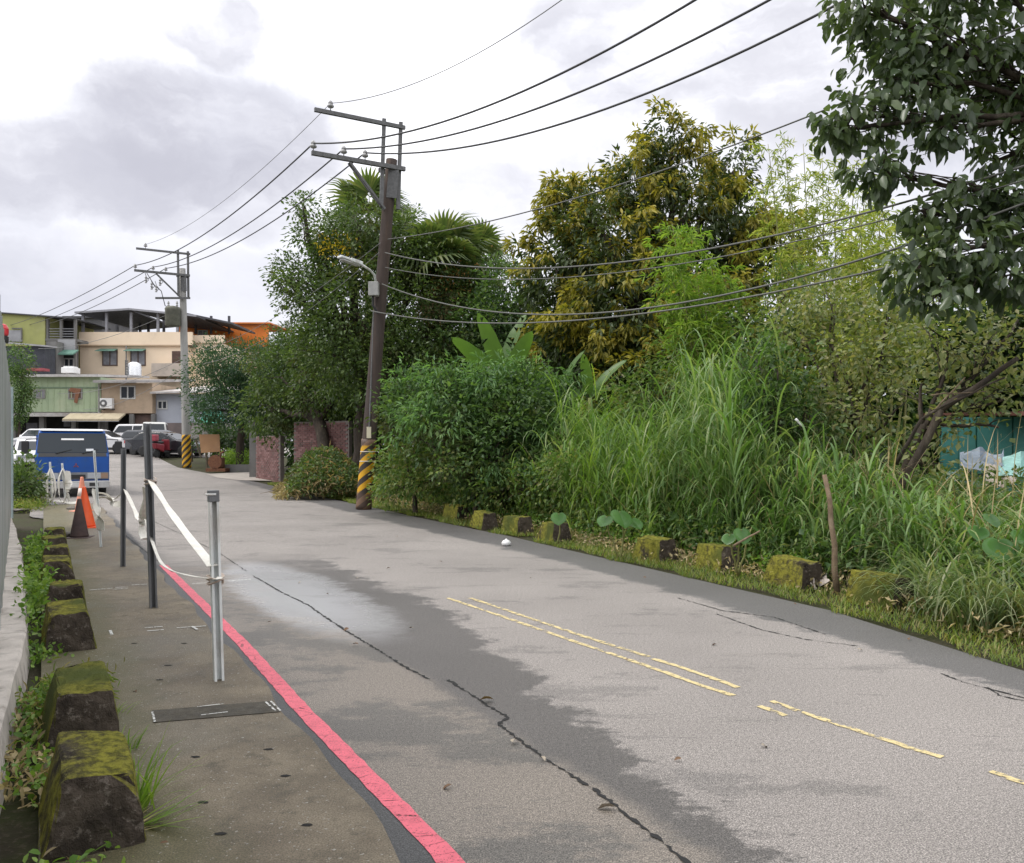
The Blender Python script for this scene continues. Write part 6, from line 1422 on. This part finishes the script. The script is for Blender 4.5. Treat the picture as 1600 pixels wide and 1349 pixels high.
# bananas: each leaf a part
def banana_leaf(seed, L=1.9, Wd=.46, torn=.5):
    r = random.Random(seed); V = []; Fc = []; n = 14
    for i in range(n + 1):
        u = i / n; w = Wd / 2 * (math.sin(math.pi * min(1, (u * .93 + .07))) ** .55) * (1 if u < .98 else .3) if u > .12 else .02; x = L * u; zz = -.55 * L * u * u * .5
        for sg in (-1, 0, 1): V.append((x + (r.uniform(-.02, .02) if sg else 0), sg * w, zz + (abs(sg) * w * (.45 - .2 * r.random()))))
    for i in range(n):
        for q in (0, 1):
            a = 3 * i + q
            if r.random() < torn * .35 and i > 3: Fc += [(a, a + 1, a + 4)]
            else: Fc += [(a, a + 1, a + 4), (a, a + 4, a + 3)]
    me = tri_mesh('leaf', V, Fc); me.materials.append(LM_banana); return me
BLm = [banana_leaf(i, torn=(.2, .6, 1.0)[i]) for i in range(3)]
def orient(c, tipdir, roll, sc): x = Vector(tipdir).normalized(); y = Vector((0, 0, 1)).cross(x); y = y.normalized() if y.length > .05 else Vector((0, 1, 0)); zz = x.cross(y); return Matrix.Translation(c) @ Matrix((x, y, zz)).transposed().to_4x4() @ Matrix.Rotation(roll, 4, 'X') @ Matrix.Scale(sc, 4)
def banana(label, base, c, leaves):
    root = thing('banana_plant', label, 'banana plant', base, 'banana plants behind the shrubs'); mb = MB(); limb(mb, base, c, .09, .05, .03, 5, 9, .01); mb.build('stem', M_culm, root, smooth=True); c = Vector(c)
    for i, (dx, dy, dz, roll, sc) in enumerate(leaves): o = bpy.data.objects.new('leaf', BLm[i % 3]); col.objects.link(o); o.parent = root; o.matrix_basis = wmat(root).inverted() @ orient(c, (dx, dy, dz), roll, sc * .95)
Y = 20.0
banana('banana plant with torn leaves spreading above the dark shrub', gp_(790, Y), P(785, 602, Y), [(-.8, -.3, .9, .9, .95), (-1.2, -.5, .15, 1.1, .95), (.15, -.1, 1.2, 1.3, 1.0), (.5, -.4, .9, -.9, .9), (-.3, -.2, 1.3, .6, 1.0), (.9, -.3, .3, .6, .7), (-.6, .4, .7, .3, .8)])
banana('young banana plant with upright leaves before the yellowish tree', gp_(880, Y - .5), P(872, 632, Y - .5), [(.25, -.3, 1.2, 1.2, .75), (-.5, -.3, .8, .6, .6), (.8, -.3, .5, .9, .6)])
banana('small banana plant with a single arching leaf above the tall grass', gp_(930, Y - 1), P(922, 622, Y - 1), [(.55, -.3, .9, 1.0, .65), (-.2, -.3, 1.1, .5, .6), (.7, .2, .4, .3, .55)])

# elephant ears: heart-shaped leaves, each a part
def taro_mesh(pale=False):
    V = [(0, 0, 0)]; n = 18
    for k in range(n + 1):
        a = 2 * math.pi * k / n; rr = (.36 + .2 * math.cos(a) + .08 * abs(math.sin(a))) * (1 - .45 * math.exp(-((a - math.pi) / .35) ** 2)) + .12 * math.exp(-((min(a, 2 * math.pi - a)) / .3) ** 2); V.append((rr * math.cos(a) + .1, rr * math.sin(a) * 1.05, -.12 * rr * rr + .05 * abs(math.sin(a * 2)) * rr))
    me = tri_mesh('leaf', V, [(0, k + 1, k + 2) for k in range(n)]); me.materials.append(LM_taro); return me
TM = taro_mesh()
def taro(label, base, lv):
    base = Vector(base); root = thing('elephant_ear_plant', label, 'plant', base, 'elephant ear plants at the right verge')
    for (px, py, Y, sc, tx, tz_) in lv:
        c = P(px, py, Y); mb = MB(); limb(mb, base, c, .014, .009, .1, 5, 6); mb.build('stem', M_culm, root, smooth=True); o = bpy.data.objects.new('leaf', TM); col.objects.link(o); o.parent = root; o.matrix_basis = wmat(root).inverted() @ orient(c, (tx, -.8, tz_), random.uniform(-.3, .3), sc)
taro('elephant ear plant with broad shiny leaves left of the mid verge blocks', gp_(968, 11.9), [(968, 800, 11.6, .36, .3, -.9), (988, 812, 11.7, .26, .7, -.8), (948, 808, 11.7, .24, -.7, -.9)])
taro('single pale elephant ear leaf beside the dark ended blocks', gp_(872, 13.6), [(873, 803, 13.4, .26, -.1, -1.4)])
taro('elephant ear plant behind the broken stick', gp_(1155, 10.2), [(1158, 828, 9.9, .24, .2, -1.4), (1140, 836, 10, .18, -.6, -1.2), (1176, 822, 10, .16, .8, -.9)])
taro('large dark elephant ear plant at the right edge', gp_(1560, 8.2), [(1560, 845, 7.9, .3, -.3, -1.3), (1530, 825, 8.1, .2, -.6, -.9), (1590, 830, 8.0, .24, .5, -1.1), (1545, 805, 8.3, .2, .2, -.8)])

# ------------------------------------------------------------------ grasses and ground cover
def edge_pts(s, dt): x, y = xy(s, tR(s) + dt); return np.stack([x, y, gz(x, y)], 1)
topx = [780, 820, 860, 900, 950, 1010, 1060, 1100, 1130, 1160, 1200, 1250, 1300, 1350, 1400, 1450, 1500, 1560, 1640]
topy = [720, 670, 610, 595, 590, 625, 610, 520, 490, 520, 620, 660, 640, 660, 680, 730, 760, 770, 780]
def tussocks(n, s0, s1, d0, d1, per, lm, name, label, hk=(.7, 1.02), wd=.02, lean=(.05, .5), curv=(.9, 2.1), maxh=3.6, pxlim=None):
    s = U(s0, s1, n); dt = U(d0, d1, n); c = edge_pts(s, dt); px = CX + F * c[:, 0] / c[:, 1]
    ok = (px > (pxlim or (815, 1650))[0]) & (px < (pxlim or (815, 1650))[1]); c, px = c[ok], px[ok]; ty = np.interp(px, topx, topy)
    h = (HY - ty) / F * c[:, 1] + EYE - c[:, 2]; h = np.clip(h * U(*hk, len(h)), .35, maxh)
    # each tussock is a few leaning stems, and long leaves that leave the stems at every height and droop at the tip
    ncu = max(4, per // 8); cu = np.repeat(c, ncu, 0); hc = np.repeat(h, ncu) * U(.45, .95, len(c) * ncu); cu[:, :2] += rng.normal(size=(len(cu), 2)) * .2
    rd = -np.array((N2[0], N2[1])); base_az = math.atan2(rd[1], rd[0]); ta = np.where(rng.random(len(cu)) < .4, base_az + rng.normal(size=len(cu)) * .9, U(0, 6.283, len(cu))); tl = U(.0, .3, len(cu))
    g = [blades(cu, ta, hc * .8, .012 * U(.6, 1.2, len(cu)), tl, U(.0, .2, len(cu)), 3)]
    nl = 9; q = np.repeat(cu, nl, 0); k = len(q); f = U(.08, 1.0, k); hq = np.repeat(hc, nl) * f; tq = np.repeat(tl, nl); aq = np.repeat(ta, nl)
    q[:, 0] += np.cos(aq) * np.sin(tq) * hq; q[:, 1] += np.sin(aq) * np.sin(tq) * hq; q[:, 2] += hq * np.cos(tq)
    az = U(0, 6.283, k); Ls = np.clip(np.repeat(hc, nl) * .62, .5, 1.35) * U(.6, 1.3, k)
    g.append(blades(q, az, Ls, wd * U(.6, 1.3, k), U(*lean, k), U(*curv, k), 7))
    V, Fc = merge(g); o = link(name, tri_mesh(name, V, Fc, True), lm); o['kind'] = 'stuff'; o['label'] = label; o['category'] = 'grass'; return o
tussocks(270, 3.2, 15, 1.45, 4.2, 64, LM_grass, 'tall_grass', 'tall arching silver green grass massed behind the right hand blocks', hk=(.45, .95), wd=.028, lean=(.15, .75), curv=(1.7, 2.9))
tussocks(150, 8, 16.5, 1.2, 4.2, 62, LM_lime, 'lime_grass', 'bright lime green grass stand left of the feathery bamboo', hk=(.45, .97), wd=.021, lean=(.15, .7), curv=(1.4, 2.7), pxlim=(785, 1020))
tussocks(60, 7, 12, 1.6, 3.6, 60, LM_grass, 'cane_grass', 'tallest cane grass clump below the lime bamboo', hk=(.7, 1.02), wd=.028, lean=(.1, .6), curv=(1.6, 2.9), maxh=4.2, pxlim=(1075, 1190))
# dry stalks tangled through the grass
n = 900; c = edge_pts(U(3.2, 16, n), 1.3 + 2.4 * rng.random(n)); c[:, 2] += U(0, .9, n); o = link('dry_stalks', tri_mesh('dry_stalks', *blades(c, U(0, 6.28, n), U(.4, 1.3, n), .012 * U(.6, 1.5, n), U(.0, 1.3, n), U(.1, 1.6, n), 5)), LM_straw); o['kind'] = 'stuff'; o['label'] = 'dry brown stalks tangled through the tall grass'; o['category'] = 'grass'
# low tufts hanging over the nearest block
c = np.array([gp_(px, Y) for px, Y in ((1455, 8.1), (1485, 7.8), (1520, 7.4), (1560, 7.3), (1600, 7.2), (1640, 7.1), (1310, 10.3), (1360, 9.9), (1410, 9.5), (1550, 7.9), (1620, 7.8), (1460, 8.4))])
Pp = np.repeat(c, 70, 0); k = len(Pp); Pp[:, :2] += rng.normal(size=(k, 2)) * .12; az = np.where(rng.random(k) < .6, math.atan2(-N2[1], -N2[0]) + rng.normal(size=k) * .8, U(0, 6.28, k))
o = link('overhanging_grass', tri_mesh('overhanging_grass', *blades(Pp, az, U(.5, 1.15, k), .018 * U(.6, 1.4, k), U(.1, .7, k), U(1.2, 2.3, k), 7), True), leafmat('pale_blade', [(.06, .095, .035), (.095, .135, .06), (.14, .17, .09), (.18, .18, .11)], .3, .4, .5)); o['kind'] = 'stuff'; o['label'] = 'pale arching grass tufts flopping over the last block'; o['category'] = 'grass'
# short verge grass
n = 30000; s = U(1, 31, n) ; dt = .05 + 1.0 * rng.random(n) ** 1.25; dt += .07 * np.sin(s * 3.1) + .04 * np.sin(s * 7.7); c = edge_pts(s, dt); m = snoise(c, 2.1, 4) > -.55; c = c[m]; k = len(c)
o = link('verge_grass', tri_mesh('verge_grass', *blades(c, U(0, 6.28, k), U(.04, .12, k), .009 * U(.7, 1.6, k), U(.1, .9, k), U(.3, 1.3, k), 2)), LM_verge); o['kind'] = 'stuff'; o['label'] = 'short yellowish grass along the right road edge'; o['category'] = 'grass'
# leafy undergrowth over the bank
def cover(name, label, c, lm, per, cr, L, Wd, h, cat='undergrowth', droop=.0, tpl=T2):
    Pc = np.repeat(c, per, 0); k = len(Pc); Pc = Pc + rng.normal(size=(k, 3)) * (cr, cr, cr * .4); Pc[:, 2] = np.maximum(Pc[:, 2], gz(Pc[:, 0], Pc[:, 1])) + h * rng.random(k) ** 1.3
    D = rng.normal(size=(k, 3)) + (0, 0, .3 - droop); o = link(name, tri_mesh(name, *leaf_geo(Pc, D, L * U(.6, 1.4, k), Wd * U(.6, 1.4, k), tpl)), lm); o['kind'] = 'stuff'; o['label'] = label; o['category'] = cat; return o
n = 1500; c = edge_pts(U(2, 30, n), 1.05 + 4.5 * rng.random(n)); cover('undergrowth', 'tangled low undergrowth on the right bank', c, LM_under, 34, .16, .085, .04, .55)
n = 420; c = edge_pts(U(11.5, 21, n), 1.25 + 1.1 * rng.random(n)); cover('low_growth', 'dense low growth behind the far right hand blocks', c, LM_under, 34, .16, .09, .045, .85)
n = 260; c = edge_pts(U(4.5, 19, n), .98 + .5 * rng.random(n)); m = snoise(c, 1.5, 2) > -.1; cover('bank_weeds', 'small leafy weeds springing up between the right hand blocks', c[m], LM_weed, 18, .1, .07, .042, .24, 'weeds')
n = 800; c = edge_pts(U(2, 27, n), .55 + .9 * rng.random(n)); cover('leaf_litter', 'dry brown leaves and stems among the right hand blocks', c, LM_straw, 10, .14, .07, .025, .12, 'leaf litter')
n = 500; c = edge_pts(U(4, 20, n), 1.1 + 2.0 * rng.random(n)); cover('creeper', 'dark creeping leaves in the shade below the tall grass', c, LM_shrub, 20, .14, .1, .06, .5)
# a heap of cut brush left of the striped pole
c = np.array([gp_(px, Y) for px, Y in zip(U(440, 560, 60), U(23.5, 27, 60))])
hp = thing('brush_heap', 'heap of dry cut branches and creepers left of the striped pole foot', 'brush heap', gp_(500, 25))
mb = MB()
for i in range(60):
    px, Yq = random.uniform(438, 560), random.uniform(23.6, 26.5); a = Vector(gp_(px, Yq)); hh = 1.25 * math.sin(math.pi * min(max((px - 425) / 150, .05), .95)) * random.random(); a.z += hh; mb.tube([a, a + Vector((random.uniform(-.7, .7), random.uniform(-.4, .2), random.uniform(-.5, .3)))], [.015, .006], 4)
mb.build('twigs', M_straw, hp)['kind'] = 'stuff'
def heap_leaves(n, lm, nm, x0, x1, hmax, L, Wd):
    px = U(x0, x1, n); Yq = U(23.4, 27, n); q = np.array([gp_(a, b) for a, b in zip(px, Yq)]); hh = hmax * np.sin(np.pi * np.clip((px - 425) / 165, .06, .94)) * (1 - ((Yq - 25.2) / 2.4) ** 2).clip(.1); q[:, 2] += hh * rng.random(n) ** .4
    link(nm, tri_mesh(nm, *leaf_geo(q, rng.normal(size=(n, 3)) + (0, -.3, -.4), L * U(.5, 1.5, n), Wd * U(.5, 1.5, n))), lm, hp)
heap_leaves(3000, LM_straw, 'dry_leaves', 432, 520, 1.15, .17, .035); heap_leaves(11000, LM_left, 'creepers', 448, 595, 1.5, .11, .06); heap_leaves(1100, leafmat('heap_tan', [(.2, .14, .06), (.26, .19, .1)], .2, .7), 'tan_stalks', 480, 575, 1.5, .2, .03)
# small green patch beyond the driveway, plants left of the truck
c = np.array([gp_(px, Y) for px, Y in zip(U(350, 392, 70), U(36.8, 39, 70))]); cover('weed_patch', 'bright green weeds beyond the driveway by the low wall', c, LM_lime, 40, .2, .13, .05, .8)
shrub('leafy bush behind the weed patch under the feathery tree', gp_(385, 40), [LB(*a) for a in ((375, 690, 40, 26, 26), (400, 680, 39.5, 26, 34), (350, 690, 40.5, 24, 20), (330, 680, 41, 26, 24))], LM_dark, dens=4, per=22, L=.16, Wd=.08, seed=17.0)
shrub('low rounded green bush between the metal fence and the blue truck', gp_(36, 22), [LB(*a) for a in ((34, 762, 21.6, 24, 26), (44, 748, 22, 18, 22), (28, 742, 22.4, 18, 22))], LM_left, dens=8, per=24, L=.13, Wd=.06, seed=18.0)
c = np.array([gp_(px, Y) for px, Y in zip(U(22, 62, 60), U(20, 23, 60))]); cover('moss_grass', 'bright short grass mound at the end of the fence', c, LM_verge, 40, .14, .08, .02, .2, 'grass')
# weeds along the left footing and between the blocks
def left_weeds(n, s0, s1, t0, t1, h, lm, nm, lb, L, Wd, per=9, cr=.07): x, y = xy(U(s0, s1, n), U(t0, t1, n)); c = np.stack([x, y, gz(x, y)], 1); m = snoise(c, 1.9, 9) > -.2; return cover(nm, lb, c[m], lm, per, cr, L, Wd, h, 'weeds', 0, T6)
left_weeds(100, 2.2, 7.6, -.12, .08, .1, LM_weed, 'weeds', 'small green weeds between the footing and the blocks', .04, .026, 16)
left_weeds(120, 8, 15, -.2, .05, .28, LM_weed, 'weeds', 'taller bright weeds beside the rear blocks', .06, .036, 18)
left_weeds(110, 1.6, 3.6, -.5, .22, .07, LM_weed, 'clover', 'clover like weeds at the foot of the closest block', .035, .03, 14)
left_weeds(60, 5.7, 6.9, -.05, .3, .14, LM_verge, 'mossy_grass', 'yellow green grass mound in the gap between the left blocks', .07, .012, 22)
left_weeds(260, 2.0, 6.5, -.35, .12, .05, LM_straw, 'dry_litter', 'dry leaf litter along the left footing', .06, .02, 6)
def tuft(label, p, n, L, lean, curv, wd=.009, lm=None, spread=.03):
    Pp = np.repeat(np.array([tuple(p)]), n, 0); Pp[:, :2] += rng.normal(size=(n, 2)) * spread; az = rng.normal(size=n) * 1.2 + .4
    return tag(link('grass_tuft', tri_mesh('grass_tuft', *blades(Pp, az, L * U(.5, 1.15, n), wd * U(.7, 1.4, n), U(*lean, n), U(*curv, n), 6), True), lm or LM_lime), label, 'grass tuft', 'grass tufts on the walkway')
tuft('bright green grass tuft growing against the closest mossy block', gp_(212, 3.62, .01), 46, .34, (.05, .8), (.3, 1.2)); tuft('flat spreading grass tuft at the foot of the closest mossy block', gp_(222, 3.48, .01), 16, .3, (1.0, 1.35), (.1, .3), .011)
tuft('small grass tuft beside the second mossy block', gp_(196, 4.35, .01), 26, .16, (.2, 1.0), (.3, 1.0), .006); tuft('fine grass tuft at the far end of the second block', gp_(178, 4.9, .01), 20, .14, (.2, 1.0), (.3, 1.0), .006)
tuft('dry grass roots in front of the closest block', gp_(175, 3.42, .01), 34, .2, (1.1, 1.5), (.0, .2), .006, LM_straw, .05)
# dense wood behind everything, too deep to tell trees apart
lob = [LB(*a) for a in ((520, 700, 34, 60, 50), (600, 710, 31, 60, 50), (1500, 660, 22, 70, 50), (1600, 640, 22, 90, 40), (470, 620, 36, 60, 70), (560, 600, 34, 80, 80), (660, 600, 33, 90, 90), (760, 610, 31, 90, 90), (850, 600, 30, 80, 90), (960, 600, 29, 90, 90), (1060, 600, 28, 90, 100), (1160, 590, 26, 80, 110), (1260, 590, 24, 80, 100), (1350, 590, 22, 80, 90), (1450, 560, 21, 80, 70), (1560, 540, 21, 90, 70), (1680, 560, 20, 100, 120), (1440, 700, 20, 60, 60), (1240, 680, 20, 90, 60), (1100, 690, 21, 90, 60), (940, 700, 22, 100, 60), (800, 700, 24, 90, 60), (1340, 720, 17, 70, 50))]
Pc, Nc, I = lobe_points(lob, 4.5, .5, .02, 31.0); o = link('woodland', tri_mesh('woodland', *cluster_leaves(Pc, Nc, 24, .5, .28, .15, .5, .3)), LM_dark); o['kind'] = 'stuff'; o['label'] = 'dark mass of trees behind the right hand plants'; o['category'] = 'woodland'
# litter: a white bag, fallen leaves and chips on the road
lt = MB(Matrix.Translation(gpt(791, 853, .0))).lathe([(.03, 0), (.07, .012), (.08, .05), (.055, .085), (.02, .10), (.01, .115)], n=14).build('litter_bag', plain('bag_white', (.75, .75, .75), .4), smooth=True)
tag(lt, 'small white crumpled bag on the right road edge', 'litter bag')
pa = MB(Matrix.Translation(gpt(1272, 920, .05))); tarp(pa, [Vector((-.14, -.1, 0)), Vector((.14, -.12, 0)), Vector((.16, .1, .08)), Vector((-.12, .12, .06))]); tag(pa.build('litter_sheet', plain('paper_dirty', (.5, .44, .4), .7)), 'torn pale sheet among dry leaves between two green blocks', 'litter')
LV = []
for k, c in enumerate(((.5, .33, .1), (.42, .36, .28), (.2, .12, .07))):
    me = tri_mesh('fallen_leaf', T6[0] * (1, .62, 1.6), T6[1]); me.materials.append(surf('fallen_leaf_%s' % 'abc'[k], c, tuple(q * .6 for q in c), scale=20, rough=.8)); LV.append(me)
def fallen(px, py, sz, k, label, group='fallen leaves scattered on the asphalt'):
    o = bpy.data.objects.new('fallen_leaf', LV[k]); col.objects.link(o); o.location = gpt(px, py, .012 + sz * .12); o.rotation_euler = (random.uniform(-.5, .5), random.uniform(-.5, .3), random.uniform(0, 6.28)); o.scale = (sz, sz, sz); tag(o, label, 'leaf', group)
fallen(771, 1098, .085, 0, 'yellow brown fallen leaf at the kink of the road crack'); fallen(961, 1268, .08, 1, 'pale fallen leaf on the road crack nearest the camera'); fallen(801, 1165, .055, 1, 'small whitish fallen leaf just past the crack kink')
for (px, py) in ((846, 1187), (706, 1232), (418, 975), (470, 912), (560, 905), (640, 985), (610, 890), (1010, 905), (925, 860), (1120, 1010), (1190, 1170), (1065, 1190), (1340, 1018), (1420, 1000), (1500, 1012), (1380, 970), (1240, 945), (980, 1035), (690, 880), (830, 905), (545, 985), (620, 840), (510, 930), (560, 1010)): fallen(px, py, random.uniform(.03, .06), random.choice((1, 2, 2)), 'small dry leaf lying on the asphalt')
M_hole = plain('hole_shadow', (.012, .011, .01), .95)
for (px, py) in ((446, 1220), (305, 1190), (420, 1178), (318, 1262), (480, 1298), (345, 1312), (250, 1068), (288, 1010), (210, 1010), (262, 1045)):
    c = gpt(px, py, .0245); mb = MB(); vs = [c + Vector((.026 * math.cos(k * math.pi / 6) * random.uniform(.7, 1.2), .013 * random.uniform(.7, 1.2) * math.sin(k * math.pi / 6), 0)) for k in range(12)]; mb.add(vs, [tuple(range(12))])
    o = mb.build('lifting_hole', M_hole); o['kind'] = 'structure'
for (px, py, k, lb) in ((490, 1206, 1, 'small pale leaf lying on the walkway near the red line'), (230, 1090, 2, 'dark leaf lying on the walkway beside the second block'), (265, 1325, 2, 'brown leaf lying on the walkway in front of the closest block'), (210, 1085, 2, 'curled brown leaf at the foot of the second block')): fallen(px, py, .045, k, lb, 'fallen leaves on the walkway')
